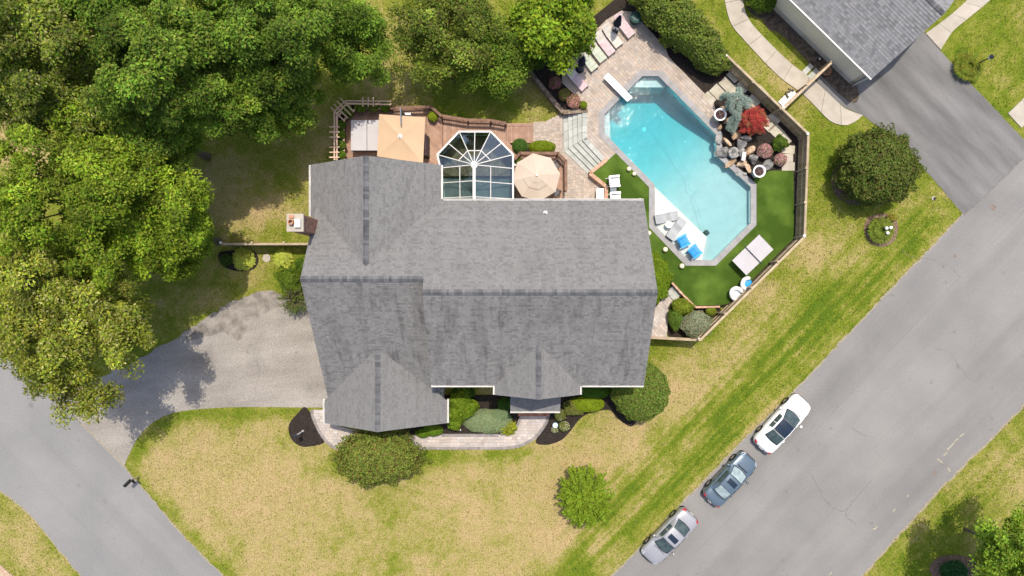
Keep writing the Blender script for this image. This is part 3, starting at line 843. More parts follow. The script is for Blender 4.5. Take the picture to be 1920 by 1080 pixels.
# ------------------------------------------------------------------ the house
def roof_plane(mb_sh, mb_deck, pts, e0, e1, seed, expo=0.145, wmin=0.12, wmax=0.30, contrast=0.085):
    """courses of shingle tabs over one slope; e0-e1 is the eave direction, pts convex and counter-clockwise seen from above"""
    r = random.Random(seed)
    pts = [Vector(p) for p in pts]
    u = (Vector(e1) - Vector(e0)).normalized()
    n = (pts[1] - pts[0]).cross(pts[2] - pts[0]).normalized()
    if n.z < 0: n = -n
    v = n.cross(u).normalized()
    if v.z < 0: v = -v; u = -u
    o = pts[0]
    loc = [((p - o).dot(u), (p - o).dot(v)) for p in pts]
    if area2(loc) < 0: loc.reverse()
    nd = len(pts)
    mb_deck.add([p for p in pts] + [p - n * 0.18 for p in pts], [tuple(range(nd)), tuple(range(2 * nd - 1, nd - 1, -1))] + [(nd + i, nd + (i + 1) % nd, (i + 1) % nd, i) for i in range(nd)])
    y = min(p[1] for p in loc); y1 = max(p[1] for p in loc); x0 = min(p[0] for p in loc); x1 = max(p[0] for p in loc)
    while y < y1:
        x = x0 - r.uniform(0, .3)
        rowt = r.gauss(1, 0.02)
        while x < x1:
            w = r.uniform(wmin, wmax)
            q = clip_convex([(x + .004, y), (x + w - .004, y), (x + w - .004, y + expo), (x + .004, y + expo)], loc)
            x += w
            if len(q) < 3: continue
            lift = r.choice((0.022, 0.022, 0.034))
            vs = [o + u * p[0] + v * p[1] + n * (0.006 + lift * max(0.0, 1 - (p[1] - y) / expo)) for p in q]
            t = rowt * (1 + r.choice((-1.9, -0.7, 0, 0.3, 0.6, 0.9)) * contrast)
            mb_sh.add(vs, [tuple(range(len(vs)))], (t, t, t * r.uniform(0.99, 1.02)))
            # butt edge of the tab
            low = [i for i, p in enumerate(q) if abs(p[1] - y) < 1e-6]
            if len(low) == 2:
                a, b = vs[low[0]], vs[low[1]]
                mb_sh.add([a, b, b - n * lift, a - n * lift], [(0, 1, 2, 3)], (t * 0.9,) * 3)
        y += expo

def ridge_caps(mb, a, b, wid, ds, seed):
    """folded cap shingles lapped along a ridge; ds = drop per metre on either side"""
    r = random.Random(seed); a = Vector(a); b = Vector(b); d = (b - a); L = d.length; d.normalize()
    s = Vector((-d.y, d.x, 0)).normalized()
    k = 0.0; ex = 0.16
    while k < L - 0.02:
        p = a + d * k; q = a + d * min(L, k + ex + 0.05)
        t = r.uniform(0.72, 1.25); c = (t, t, t)
        h0 = 0.085; h1 = 0.055
        for sg in (-1, 1):
            e = s * (sg * wid) - Vector((0, 0, wid * ds))
            mb.add([p + Vector((0, 0, h0)), q + Vector((0, 0, h1)), q + e + Vector((0, 0, h1 - .01)), p + e + Vector((0, 0, h0 - .01))], [(0, 1, 2, 3)], c)
            mb.add([p + Vector((0, 0, h0)), p + e + Vector((0, 0, h0 - .01)), p + e + Vector((0, 0, h0 - .05)), p + Vector((0, 0, h0 - .04))], [(0, 1, 2, 3)], c)
        k += ex

HX0, HX1 = -5.42, 8.82
RY, RZ = -0.26, 9.82
BY, FY, EZ = 5.85, -6.50, 5.50
LX0 = -13.0; LRY = 0.555; LRZ = 9.24; LFY = -7.97; LEZ = 2.80; LX1 = -5.05
house = thing('house', 'large house with grey shingle roofs and white gutters in the middle of the plot', 'house', (-2, 0, 0))
# walls
MB().prism([(HX0 + .35, FY + .45), (HX1 - .35, FY + .45), (HX1 - .35, BY - .45), (HX0 + .35, BY - .45)], 0, EZ).build('wall', M['siding'], house)
MB().prism([(LX0 + .35, LFY + .4), (LX1 - .1, LFY + .4), (LX1 - .1, BY - .45), (LX0 + .35, BY - .45)], 0, LEZ).build('wall', M['siding'], house)
MB().prism([(-13.0, BY - .46), (-5.2, BY - .46), (-5.2, 7.85), (-13.0, 7.85)], 0, EZ).build('wall', M['siding'], house)
MB().prism([(LX0 + .352, -4.2), (HX0 + .349, -4.2), (HX0 + .349, BY - .47), (LX0 + .352, BY - .47)], LEZ, EZ).build('wall', M['siding'], house)
MB().prism([(-12.85, -9.2), (-5.05, -9.2), (-5.05, LFY + .39), (-12.85, LFY + .39)], 0, LEZ).build('wall', M['siding'], house)
MB().prism([(-0.75, -6.75), (4.15, -6.75), (4.15, FY + .44), (-0.75, FY + .44)], 0, EZ).build('wall', M['siding'], house)
# gable triangles
def gable(pts, t, axis):
    vs = [Vector(p) for p in pts]; off = Vector((t, 0, 0)) if axis == 'x' else Vector((0, t, 0))
    MB().add(vs + [p + off for p in vs], [(0, 1, 2), (5, 4, 3), (0, 3, 4, 1), (1, 4, 5, 2), (2, 5, 3, 0)]).build('gable_wall', M['siding'], house)
gable([(HX1 - .35, FY + .5, EZ), (HX1 - .35, BY - .5, EZ), (HX1 - .35, RY, RZ - .35)], -.15, 'x')
gable([(HX0 + .35, FY + .5, EZ), (HX0 + .35, BY - .5, EZ), (HX0 + .35, RY, RZ - .35)], .15, 'x')
gable([(LX0 + .36, LFY + .6, LEZ), (LX0 + .36, BY - .5, LEZ + 2.5), (LX0 + .36, LRY, LRZ - .4)], .15, 'x')
gable([(-13.0, 7.85, EZ), (-5.2, 7.85, EZ), (-9.11, 7.85, 8.3)], -.15, 'y')
gable([(-12.85, -9.2, LEZ), (-5.05, -9.2, LEZ), (-8.94, -9.2, 5.5)], .15, 'y')
gable([(-0.75, -6.75, EZ), (4.15, -6.75, EZ), (1.70, -6.75, 7.2)], .15, 'y')

sh_back = MB(); sh_front = MB(); dk = MB()
# back slope, shared by both sections (cut into convex pieces)
sl_b = (RZ - EZ) / (BY - RY)
zb = lambda y: EZ + sl_b * (BY - y)
roof_plane(sh_back, dk, [(HX0, RY, RZ), (HX1, RY, RZ), (HX1, BY, EZ), (HX0, BY, EZ)], (HX1, BY, EZ), (HX0, BY, EZ), 11)
roof_plane(sh_back, dk, [(LX0, LRY, zb(LRY)), (HX0 - .001, LRY, zb(LRY)), (HX0 - .001, BY, EZ), (LX0, BY, EZ)], (HX0, BY, EZ), (LX0, BY, EZ), 12)
LRZ = zb(LRY)
# front slopes
roof_plane(sh_front, dk, [(HX0, FY, EZ), (HX1, FY, EZ), (HX1, RY, RZ), (HX0, RY, RZ)], (HX0, FY, EZ), (HX1, FY, EZ), 13, contrast=0.10)
roof_plane(sh_front, dk, [(LX0, LFY, LEZ), (LX1, LFY, LEZ), (LX1, LRY, LRZ), (LX0, LRY, LRZ)], (LX0, LFY, LEZ), (LX1, LFY, LEZ), 14, contrast=0.10)
# rear gable
GX, GH, GZ, GY = -9.11, 4.35, 8.65, 8.24
gy = BY - (GZ - EZ) / sl_b
roof_plane(sh_back, dk, [(GX - GH, GY, EZ), (GX - GH, 4.8, EZ), (GX, gy, GZ), (GX, GY, GZ)], (GX - GH, GY, EZ), (GX - GH, 4.8, EZ), 15, contrast=0.08)
roof_plane(sh_back, dk, [(GX + GH, BY, EZ), (GX + GH, GY, EZ), (GX, GY, GZ), (GX, gy, GZ)], (GX + GH, BY, EZ), (GX + GH, GY, EZ), 16, contrast=0.08)
# garage gable
HXc, HH, HZ, HY = -8.94, 4.33, 5.80, -9.57
sl_l = (LRZ - LEZ) / (LRY - LFY)
hy = LRY - (LRZ - HZ) / sl_l
roof_plane(sh_back, dk, [(HXc - HH, LFY, LEZ + .02), (HXc - HH, HY, LEZ + .02), (HXc, HY, HZ), (HXc, hy, HZ)], (HXc - HH, LFY, LEZ), (HXc - HH, HY, LEZ), 17, contrast=0.06)
roof_plane(sh_back, dk, [(HXc + HH, HY, LEZ + .02), (HXc + HH, LFY, LEZ + .02), (HXc, hy, HZ), (HXc, HY, HZ)], (HXc + HH, HY, LEZ), (HXc + HH, LFY, LEZ), 18, contrast=0.06)
# entry gable
EX, EH, EZR, EY = 1.70, 2.84, 7.50, -7.14
sl_f = (RZ - EZ) / (RY - FY)
ey = RY - (RZ - EZR) / sl_f
roof_plane(sh_back, dk, [(EX - EH, FY, EZ + .02), (EX - EH, EY, EZ + .02), (EX, EY, EZR), (EX, ey, EZR)], (EX - EH, FY, EZ), (EX - EH, EY, EZ), 19, contrast=0.06)
roof_plane(sh_back, dk, [(EX + EH, EY, EZ + .02), (EX + EH, FY, EZ + .02), (EX, ey, EZR), (EX, EY, EZR)], (EX + EH, EY, EZ), (EX + EH, FY, EZ), 20, contrast=0.06)
# porch roof
roof_plane(sh_back, dk, [(-0.12, -8.68, 3.05), (3.40, -8.68, 3.05), (3.40, -6.78, 3.85), (-0.12, -6.78, 3.85)], (-0.12, -8.68, 3.05), (3.40, -8.68, 3.05), 21, contrast=0.06)
roof = dk.build('roof', M['roof_deck'], house)
o = sh_back.build('shingles', M['shingle'], roof); o['kind'] = 'stuff'; o['label'] = 'grey shingles of the sunlit rear slopes and gables'
o = sh_front.build('shingles', M['shingle_front'], roof); o['kind'] = 'stuff'; o['label'] = 'streaked darker shingles of the front slopes'
for i, (a, b, ds) in enumerate([((HX0, RY, RZ), (HX1, RY, RZ), .70), ((LX0, LRY, LRZ), (HX0 - .05, LRY, LRZ), .72), ((GX, GY, GZ), (GX, gy - .1, GZ), .72),
                                ((HXc, HY, HZ), (HXc, hy + .1, HZ), .70), ((EX, EY, EZR), (EX, ey + .1, EZR), .70)]):
    rc = MB(); ridge_caps(rc, a, b, 0.18, ds, 30 + i)
    o = rc.build('ridge_cap', M['ridge'], roof); o['kind'] = 'stuff'
# gutters and fascias, white
def gutter(a, b, w=0.10, h=0.12):
    a = Vector(a); b = Vector(b); d = (b - a).normalized(); s = Vector((-d.y, d.x, 0))
    mb = MB()
    mb.beam(a + Vector((0, 0, -h / 2)), b + Vector((0, 0, -h / 2)), 0.03, h)
    mb.beam(a + s * w + Vector((0, 0, -h / 2)), b + s * w + Vector((0, 0, -h / 2)), 0.025, h)
    mb.beam(a + s * (w / 2) + Vector((0, 0, -h + .01)), b + s * (w / 2) + Vector((0, 0, -h + .01)), w, 0.02)
    mb.build('gutter', M['white_trim'], house)
gutter((-4.62, BY + .02, EZ), (HX1, BY + .02, EZ))
def gut2(a, b, side):
    """side = +1 gutter lies to the left of a->b"""
    gutter(a, b) if side > 0 else gutter(b, a)
gut2((HX0, FY - .02, EZ), (EX - EH - .16, FY - .02, EZ), -1)
gut2((EX + EH + .16, FY - .02, EZ), (HX1, FY - .02, EZ), -1)
gut2((EX - EH - .02, FY + .0, EZ), (EX - EH - .02, EY, EZ), -1)
gut2((EX + EH + .02, FY + .0, EZ), (EX + EH + .02, EY, EZ), 1)
gut2((GX - GH - .02, GY, EZ), (GX - GH - .02, 4.8, EZ), -1)
gut2((GX + GH + .02, GY, EZ), (GX + GH + .02, BY + .1, EZ), 1)
gut2((HXc - HH - .02, LFY + .1, LEZ), (HXc - HH - .02, HY, LEZ), -1)
gut2((HXc + HH + .02, LFY + .1, LEZ), (HXc + HH + .02, HY, LEZ), 1)
gut2((-0.12, -8.70, 3.05), (3.40, -8.70, 3.05), -1)
# rake boards
def rake(a, b):
    a = Vector(a); b = Vector(b)
    MB().beam(a - Vector((0, 0, .09)), b - Vector((0, 0, .09)), 0.04, 0.2).build('rake_board', M['white_trim'], house)
for x in (HX0 + .05, HX1 - .05):
    rake((x, FY, EZ - .22), (x, RY, RZ - .22))
rake((HX1 - .05, BY, EZ - .22), (HX1 - .05, RY, RZ - .22))
rake((LX0 + .05, LFY, LEZ - .22), (LX0 + .05, LRY, LRZ - .22)); rake((LX0 + .05, 4.8, zb(4.8) - .22), (LX0 + .05, LRY, LRZ - .22))
for yy, (cx, hh, z0, z1) in ((GY - .05, (GX, GH, EZ - .22, GZ - .22)), (HY + .05, (HXc, HH, LEZ - .22, HZ - .22)), (EY + .05, (EX, EH, EZ - .22, EZR - .22))):
    rake((cx - hh, yy, z0), (cx, yy, z1)); rake((cx + hh, yy, z0), (cx, yy, z1))
# soffit board between garage gable and main wall, downspout
MB().box((-4.95, -7.3, 1.4), (0.09, 0.09, 2.8)).build('downspout', M['white_trim'], house)
MB().box((8.6, 5.98, 2.7), (0.09, 0.09, 5.4)).build('downspout', M['white_trim'], house)
# vent pipes on the roof
p = (2.2, 4.95)
MB().lathe([(0.16, zb(4.95) - .05), (0.15, zb(4.95) + .06), (0.06, zb(4.95) + .10), (0.055, zb(4.95) + .32), (0.02, zb(4.95) + .32)], 12, (p[0], p[1], 0)).build('vent_pipe', M['white_trim'], house)
# door and porch posts, garage doors
MB().box((1.62, -6.80, 1.25), (1.0, 0.08, 2.1)).build('door', M['dark_metal'], house)
for x in (0.15, 3.1):
    MB().lathe([(0.11, 0.2), (0.11, 0.3), (0.085, 0.35), (0.075, 2.8), (0.11, 2.9), (0.11, 3.0)], 12, (x, -8.45, 0)).build('porch_post', M['white_trim'], house)
for y in (-6.0, -2.4):
    g = MB().box((LX0 + .33, y, 1.15), (0.06, 2.6, 2.2)).build('garage_door', M['white_trim'], house)
    for k in range(3): MB().box((LX0 + .295, y, 0.6 + k * .55), (0.012, 2.5, 0.02)).build('panel_groove', M['siding'], g)
# brick porch step
ps = thing('porch_step', 'low red brick step in front of the entrance', 'step', (1.6, -8.6, 0))
MB().box((1.6, -8.3, 0.13), (2.3, 2.2, 0.26)).build('core', M['joint'], ps)
for k in range(23):
    piece('brick', M['brick'], ps, (0.45 + 0.10 * k + 0.05, -9.42, 0.16), (0.088, 0.30, 0.26))
for k in range(11):
    for j in range(8): piece('brick', M['brick'], ps, (0.5 + 0.21 * k, -9.2 + 0.10 * j + .03, 0.275), (0.2, 0.09, 0.05))
# chimney
CX0, CX1, CY0, CY1, CZ = -13.62, -12.68, 3.46, 4.46, 9.75
ch = thing('chimney', 'red brick chimney with white stone cap against the left wall', 'chimney', ((CX0 + CX1) / 2, (CY0 + CY1) / 2, 0))
MB().box(((CX0 + CX1) / 2, (CY0 + CY1) / 2, CZ / 2 - .1), (CX1 - CX0 - .06, CY1 - CY0 - .06, CZ - .2)).build('core', M['joint'], ch)
def bricks_course(x0, x1, y0, y1, z, mb, r, bl=0.24):
    for (ax, ay, bx, by) in ((x0, y0, x1, y0), (x1, y0, x1, y1), (x1, y1, x0, y1), (x0, y1, x0, y0)):
        L = math.hypot(bx - ax, by - ay); n = max(1, round(L / bl)); an = math.atan2(by - ay, bx - ax)
        for k in range(n):
            t = (k + .5) / n; s = r.uniform(.7, 1.25)
            mb.box((ax + (bx - ax) * t, ay + (by - ay) * t, z), (L / n - .012, .05, .088), an, (s, s * r.uniform(.9, 1.05), s))
r = random.Random(5); mb = MB()
for i in range(96): bricks_course(CX0 + .03, CX1 - .03, CY0 + .03, CY1 - .03, 0.06 + i * .1, mb, r)
M['brick_attr'] = mat('brick_attr', (0.27, 0.15, 0.11), (0.36, 0.21, 0.155), scale=4, rough=0.9, attr=True, fine=0.1, spec=0.2)
o = mb.build('brickwork', M['brick_attr'], ch); o['kind'] = 'stuff'
cap = MB().box(((CX0 + CX1) / 2, (CY0 + CY1) / 2, CZ - .03), (CX1 - CX0 + .08, CY1 - CY0 + .08, .14)).build('cap', M['concrete'], ch)
MB().lathe([(0.17, 0), (0.17, .32), (0.12, .32), (0.12, .05)], 14, ((CX0 + CX1) / 2 - .18, (CY0 + CY1) / 2 + .02, CZ + .04), caps=False).build('flue', M['terracotta'], cap)
MB().box(((CX0 + CX1) / 2 + .2, (CY0 + CY1) / 2 - .05, CZ + .14), (.36, .5, .2)).build('flue_cover', M['white_trim'], cap)
MB().box(((CX0 + CX1) / 2 - .2, (CY0 + CY1) / 2 + .36, CZ + .09), (.3, .16, .1)).build('brick', M['brick'], cap)

# ------------------------------------------------------------------ neighbour's house
nb = thing('neighbour_house', 'cream neighbouring house with grey shingle roof at the upper right', 'house', W(1700, 20))
e = Vector((0.714, -0.70, 0)).normalized()       # along the eave, towards the lower right
p_ = Vector((e.y * -1, e.x, 0)); p_ = Vector((0.70, 0.714, 0)).normalized()   # up the slope
A = Vector(W2(1635.5, 147, 3.0)).to_3d(); A.z = 3.0
run = 5.0; pit = 0.5
def NP(s, t, z=None):
    q = A - e * s + p_ * t
    q.z = (3.0 + pit * t if t <= run else 3.0 + pit * (2 * run - t)) if z is None else z
    return q
s1 = 19.0
shn = MB(); dkn = MB()
roof_plane(shn, dkn, [NP(s1, 0), NP(0, 0), NP(0, run), NP(s1, run)], NP(s1, 0), NP(0, 0), 41, expo=0.2, wmin=0.2, wmax=0.3, contrast=0.12)
roof_plane(shn, dkn, [NP(s1, run), NP(0, run), NP(0, 2 * run), NP(s1, 2 * run)], NP(0, 2 * run), NP(s1, 2 * run), 42, expo=0.2, wmin=0.22, wmax=0.36, contrast=0.10)
nroof = dkn.build('roof', M['roof_deck'], nb)
o = shn.build('shingles', M['shingle_nb'], nroof); o['kind'] = 'stuff'
rc = MB(); ridge_caps(rc, NP(s1, run), NP(0, run), 0.18, .5, 43); o = rc.build('ridge_cap', M['ridge'], nroof); o['kind'] = 'stuff'
def quadwall(a, b, z0, z1, t, mt, name='wall'):
    a = Vector((a.x, a.y, 0)); b = Vector((b.x, b.y, 0)); d = (b - a).normalized(); n = Vector((-d.y, d.x, 0)) * t
    MB().prism([(a.x, a.y), (b.x, b.y), (b.x + n.x, b.y + n.y), (a.x + n.x, a.y + n.y)], z0, z1).build(name, M[mt], nb)
w0 = NP(.35, .30); w1 = NP(s1, .30); w2 = NP(.35, 2 * run - .3)
quadwall(w0, w1, 0.55, 2.95, -.2, 'nb_wall'); quadwall(w0, w2, 0.55, 2.95, .2, 'nb_wall')
quadwall(NP(.32, .27), NP(s1, .27), 0, 0.55, -.2, 'nb_base', 'foundation'); quadwall(NP(.32, .27), NP(.32, 2 * run - .3), 0, 0.55, .2, 'nb_base', 'foundation')
a = NP(.4, .35); b = NP(.4, 2 * run - .35); c = NP(.4, run)
a.z = b.z = 2.95; c.z = 5.1
off = -e * .15
MB().add([a, b, c, a + off, b + off, c + off], [(0, 1, 2), (5, 4, 3), (0, 3, 4, 1), (1, 4, 5, 2), (2, 5, 3, 0)]).build('gable_wall', M['nb_wall'], nb)
g0 = NP(s1, -.02); g1 = NP(0, -.02)
mbg = MB(); mbg.beam(g0 - Vector((0, 0, .06)) - p_ * .06, g1 - Vector((0, 0, .06)) - p_ * .06, .12, .12); mbg.build('gutter', M['white_trim'], nb)
for (q0, q1) in ((NP(-.02, 0), NP(-.02, run)), (NP(-.02, 2 * run), NP(-.02, run))):
    MB().beam(q0 - Vector((0, 0, .32)) - e * .06, q1 - Vector((0, 0, .32)) - e * .06, .04, .2).build('rake_board', M['white_trim'], nb)
gd = NP(.30, 3.0); gd.z = 1.2
MB().box(gd, (4.6, .08, 2.3), math.atan2(p_.y, p_.x)).build('garage_door', M['white_trim'], nb)
MB().beam(NP(.2, -.05, 2.9), NP(.2, .26, .1), .08, .08).build('downspout', M['white_trim'], nb)
# ------------------------------------------------------------------ paved patio, steps and pool terrace
patio = thing('patio', None, None, W(1080, 330)); patio['kind'] = 'structure'; patio['label'] = 'sand coloured paver patio between deck and pool steps'
pt = P([(1000, 229), (1022, 228), (1056, 212), (1058, 282), (1104, 326), (1134, 352), (1134, 400), (1000, 400), (960, 380), (960, 300), (985, 262), (1000, 262)])
MB().prism(pt, 0.0, 0.03).build('sand_bed', M['joint'], patio)
paver_field('paver_blocks', pt, 0.07, [(0.24, 0.20), (0.30, 0.20), (0.20, 0.20)], R(90), 'paver', patio, 5)

terrace = MB().prism(TERR, 0.0, TZ - 0.05, holes=[POOL]).build('pool_terrace', M['mulch'])
tag(terrace, 'raised terrace around the swimming pool', kind='structure')
pav = P([(1054, 117), (1137, 37), (1165, 20), (1184, 22), (1226, 65), (1249, 93), (1254, 107), (1300, 154), (1338, 192), (1350, 236), (1349, 248), (1237, 137), (1202, 137), (1129, 212), (1129, 252),
         (1157, 281), (1157, 285), (1140, 300), (1128, 302), (1092, 263), (1092, 207), (1102, 205), (1090, 190), (1054, 155)], TZ)
MB().prism(pav, TZ - .045, TZ - 0.025).build('sand_bed', M['joint'], terrace)
paver_field('paver_blocks', pav, TZ, [(0.26, 0.22), (0.34, 0.22), (0.22, 0.22)], R(-45), 'paver', terrace, 6)
turf = P([(1157, 284), (1221, 350), (1221, 424), (1287, 493), (1340, 493), (1413, 421), (1413, 340), (1420, 322), (1440, 320), (1488, 319)], TZ)
fi = lambda p, d: p
turf += [(FB1[0] - .12, FB1[1] + .05), (FC_M[0] - .06, FC_M[1] + .08)] + P([(1350, 572), (1304, 573), (1281, 551), (1258, 528), (1216, 468), (1184, 448), (1184, 376), (1137, 373), (1137, 349), (1109, 325)], TZ)
o = MB().prism(turf, TZ - .045, TZ - 0.012).build('artificial_turf', M['turf'], terrace); o['label'] = 'bright green artificial turf on the pool side'

# bluestone steps, two flights meeting at an angle
st = thing('garden_steps', 'bluestone steps descending from pool terrace to paver patio', 'steps', W(1080, 260))
i0 = [(1092, 207), (1092, 263), (1128, 302)]; i1 = [(1057, 211), (1058.5, 282), (1104, 326)]
NT = 4
lines = [[W2(*(np.array(i0[j]) * (1 - k / NT) + np.array(i1[j]) * (k / NT)), 0.3) for j in range(3)] for k in range(NT + 1)]
for k in range(NT):
    z = TZ - 0.125 * (k + 1) + .02
    for j in range(2):
        a0, a1, b0, b1 = lines[k][j], lines[k][j + 1], lines[k + 1][j], lines[k + 1][j + 1]
        n = 4
        for q in range(n):
            g = 0.003
            pq = [lerp2(a0, a1, q / n + g), lerp2(a0, a1, (q + 1) / n - g), lerp2(b0, b1, (q + 1) / n - g), lerp2(b0, b1, q / n + g)]
            # nosing overhang towards the next tread
            pq = [lerp2(pq[0], pq[3], .0), lerp2(pq[1], pq[2], .0), lerp2(pq[1], pq[2], 1.06), lerp2(pq[0], pq[3], 1.06)]
            if area2(pq) < 0: pq.reverse()
            MB().prism(pq, z - .06, z, bottom=True).build('tread_slab', M['bluestone'], st)
    poly = [lines[k][0], lines[k][1], lines[k][2], lines[k + 1][2], lines[k + 1][1], lines[k + 1][0]]
    if area2(poly) < 0: poly.reverse()
    MB().prism(poly, 0.0, z - .062).build('riser', M['joint'], st)
for j in range(2):   # top landing course
    a0, a1 = [W2(*q, TZ) for q in (i0[j], i0[j + 1])]
    for q in range(4):
        c = lerp2(a0, a1, (q + .5) / 4); d = math.hypot(a1[0] - a0[0], a1[1] - a0[1]) / 4
        an = math.atan2(a1[1] - a0[1], a1[0] - a0[0])
        off = (math.cos(an + math.pi / 2) * .17, math.sin(an + math.pi / 2) * .17)
        piece('tread_slab', M['bluestone'], st, (c[0] + off[0], c[1] + off[1], TZ + .004), (d - .03, .36, .05), an)

def stone_run(root, pts, base_z, courses, h, w, ln, mt, seed, name='stone', gap=.012):
    r = random.Random(seed)
    for ci in range(courses):
        carry = 0.0
        for a, b in zip(pts[:-1], pts[1:]):
            L = math.hypot(b[0] - a[0], b[1] - a[1]); an = math.atan2(b[1] - a[1], b[0] - a[0])
            s = -r.uniform(0, ln * .5) if ci % 2 else 0.0
            while s < L - .05:
                l = ln * r.uniform(.75, 1.3); e_ = min(L, s + l); s0 = max(0, s)
                if e_ - s0 > .05:
                    c = lerp2(a, b, (s0 + e_) / 2 / L)
                    piece(name, M[mt], root, (c[0], c[1], base_z + h * (ci + .5)), (e_ - s0 - gap, w * r.uniform(.92, 1.08), h - .008), an + r.uniform(-.03, .03))
                s += l
rw = thing('retaining_wall', 'low brown stone wall holding the planting bed left of the pool', 'wall', W(1025, 170))
stone_run(rw, P([(1060, 75), (1020, 105), (990, 131), (1022, 170), (1056, 211), (1102, 207)], TZ), 0.0, 3, .23, .30, .38, 'wall_stone', 4)
bw = thing('brick_wall', 'angled low brick wall between turf and patio', 'wall', W(1120, 330))
stone_run(bw, P([(1138, 299), (1106, 325), (1137, 350), (1136, 376)], TZ), 0.0, 4, .17, .26, .115, 'brick_edge', 5, 'brick', .010)
be = thing('brick_edging', 'pinkish brick edging where the turf meets the lower shrub bed', 'edging', W(1300, 565))
stone_run(be, P([(1260, 530), (1281, 553), (1304, 576), (1350, 575)], TZ), 0.42, 1, .2, .14, .2, 'brick_edge', 6, 'brick', .010)

# ------------------------------------------------------------------ swimming pool
pool = thing('swimming_pool', 'angular swimming pool with pale plaster, grey coping and sun ledge', 'pool', W(1280, 320, 0))
WZ = TZ - 0.10
def offset_poly(poly, d):
    n = len(poly); out = []
    ccw = area2(poly) > 0
    for i in range(n):
        a, b, c = Vector(poly[i - 1]), Vector(poly[i]), Vector(poly[(i + 1) % n])
        d1 = (b - a).normalized(); d2 = (c - b).normalized()
        n1 = Vector((d1.y, -d1.x)); n2 = Vector((d2.y, -d2.x))
        if not ccw: n1, n2 = -n1, -n2
        m_ = (n1 + n2).normalized(); k = d / max(.35, m_.dot(n1))
        out.append((b.x + m_.x * k, b.y + m_.y * k))
    return out
def depth_at(x, y):
    """floor level: deep end at the top, rising to a shallow end"""
    p = Vector((x, y)); a = Vector(W2(1190, 185, 0)); b = Vector(W2(1375, 420, 0))
    t = (p - a).dot(b - a) / (b - a).length_squared
    t = min(1, max(0, (t - .12) / .62)); t = t * t * (3 - 2 * t)
    return WZ - (2.35 * (1 - t) + 0.58 * t)
# basin: walls and a floor grid
mb = MB()
n = len(POOL)
ccw = area2(POOL) > 0
sub = 8
for i in range(n):
    a, b = POOL[i], POOL[(i + 1) % n]
    for k in range(sub):
        p, q = lerp2(a, b, k / sub), lerp2(a, b, (k + 1) / sub)
        vs = [(*p, TZ - .06), (*q, TZ - .06), (*q, depth_at(*q)), (*p, depth_at(*p))]
        mb.add(vs, [(0, 1, 2, 3)] if ccw else [(3, 2, 1, 0)])
xs_ = [p[0] for p in POOL]; ys_ = [p[1] for p in POOL]
gs = .35
x = min(xs_)
while x < max(xs_):
    y = min(ys_)
    while y < max(ys_):
        q = clip_convex(POOL, [(x, y), (x + gs, y), (x + gs, y + gs), (x, y + gs)])
        if len(q) >= 3 and abs(area2(q)) > 1e-4:
            if area2(q) < 0: q.reverse()
            mb.add([(p[0], p[1], depth_at(*p)) for p in q], [tuple(range(len(q)))])
        y += gs
    x += gs
mb.build('basin', M['plaster'], pool)
# tile band at the waterline
mb = MB()
inn = offset_poly(POOL, -.012)
for i in range(n):
    a, b = inn[i], inn[(i + 1) % n]
    mb.add([(*a, TZ - .06), (*b, TZ - .06), (*b, WZ - .16), (*a, WZ - .16)], [(0, 1, 2, 3)])
M['tile'] = mat('waterline_tile', (0.10, 0.17, 0.20), (0.16, 0.24, 0.27), scale=8, rough=0.3)
mb.build('waterline_tile', M['tile'], pool)
# coping, stone by stone
ci = offset_poly(POOL, -.03); co = offset_poly(POOL, .40)
for i in range(n):
    a, b, c, d = ci[i], ci[(i + 1) % n], co[(i + 1) % n], co[i]
    L = math.hypot(b[0] - a[0], b[1] - a[1]); m_ = max(1, round(L / .55))
    for k in range(m_):
        g = .0025 / max(.3, L / m_)
        t0, t1 = k / m_ + g * .5, (k + 1) / m_ - g * .5
        q = [lerp2(a, b, t0), lerp2(a, b, t1), lerp2(d, c, t1), lerp2(d, c, t0)]
        if area2(q) < 0: q.reverse()
        MB().prism(q, TZ - .06, TZ + .022, bottom=True).build('coping_stone', M['coping'], pool)
bed_o = offset_poly(POOL, .39); bed_i = offset_poly(POOL, -.025)
MB().prism(bed_o, TZ - .05, TZ + .014, holes=[bed_i]).build('coping_grout', M['paver_border'], pool)
# sun ledge, benches and steps under the water
ledge = P([(1227.5, 348), (1327, 444), (1318, 487.5), (1290.5, 487.5), (1227.5, 422)], TZ)
o = MB().prism(ledge, WZ - 1.3, WZ - .13).build('sun_ledge', M['ledge'], pool)
MB().prism(P([(1318.5, 487), (1327.5, 445), (1334, 452), (1326, 487)], TZ), WZ - 1.3, WZ - .38).build('pool_step', M['plaster'], pool)
MB().prism(P([(1326.5, 487), (1334.5, 453), (1342, 460), (1337, 487)], TZ), WZ - 1.3, WZ - .62).build('pool_step', M['plaster'], pool)
MB().prism(P([(1203.6, 142.5), (1235.4, 142.5), (1247, 154.5), (1250, 160), (1186, 160), (1192, 154)], TZ), WZ - 2.5, WZ - .40).build('bench', M['plaster'], pool)
MB().prism(P([(1133.5, 214.5), (1144, 203.5), (1146, 262), (1133.5, 249.5)], TZ), WZ - 2.5, WZ - .30).build('bench', M['plaster'], pool)
for (x, y) in ((1209, 241), (1165, 237), (1243, 217), (1282, 268), (1182, 276), (1200, 200)):   # returns and drain
    p = W(x, y, -1.5); r_ = .16 if (x, y) == (1209, 241) else .06
    MB().lathe([(r_, 0), (r_ * .9, .02), (r_ * .3, .03)], 12, (p.x, p.y, depth_at(p.x, p.y) + .001)).build('floor_fitting', M['white'], pool)
wpoly = offset_poly(POOL, -.014)
water = MB().prism(wpoly, WZ - 2.6, WZ, bottom=True).build('pool_water', M['water'])
tag(water, 'clear turquoise water in the swimming pool', kind='structure')

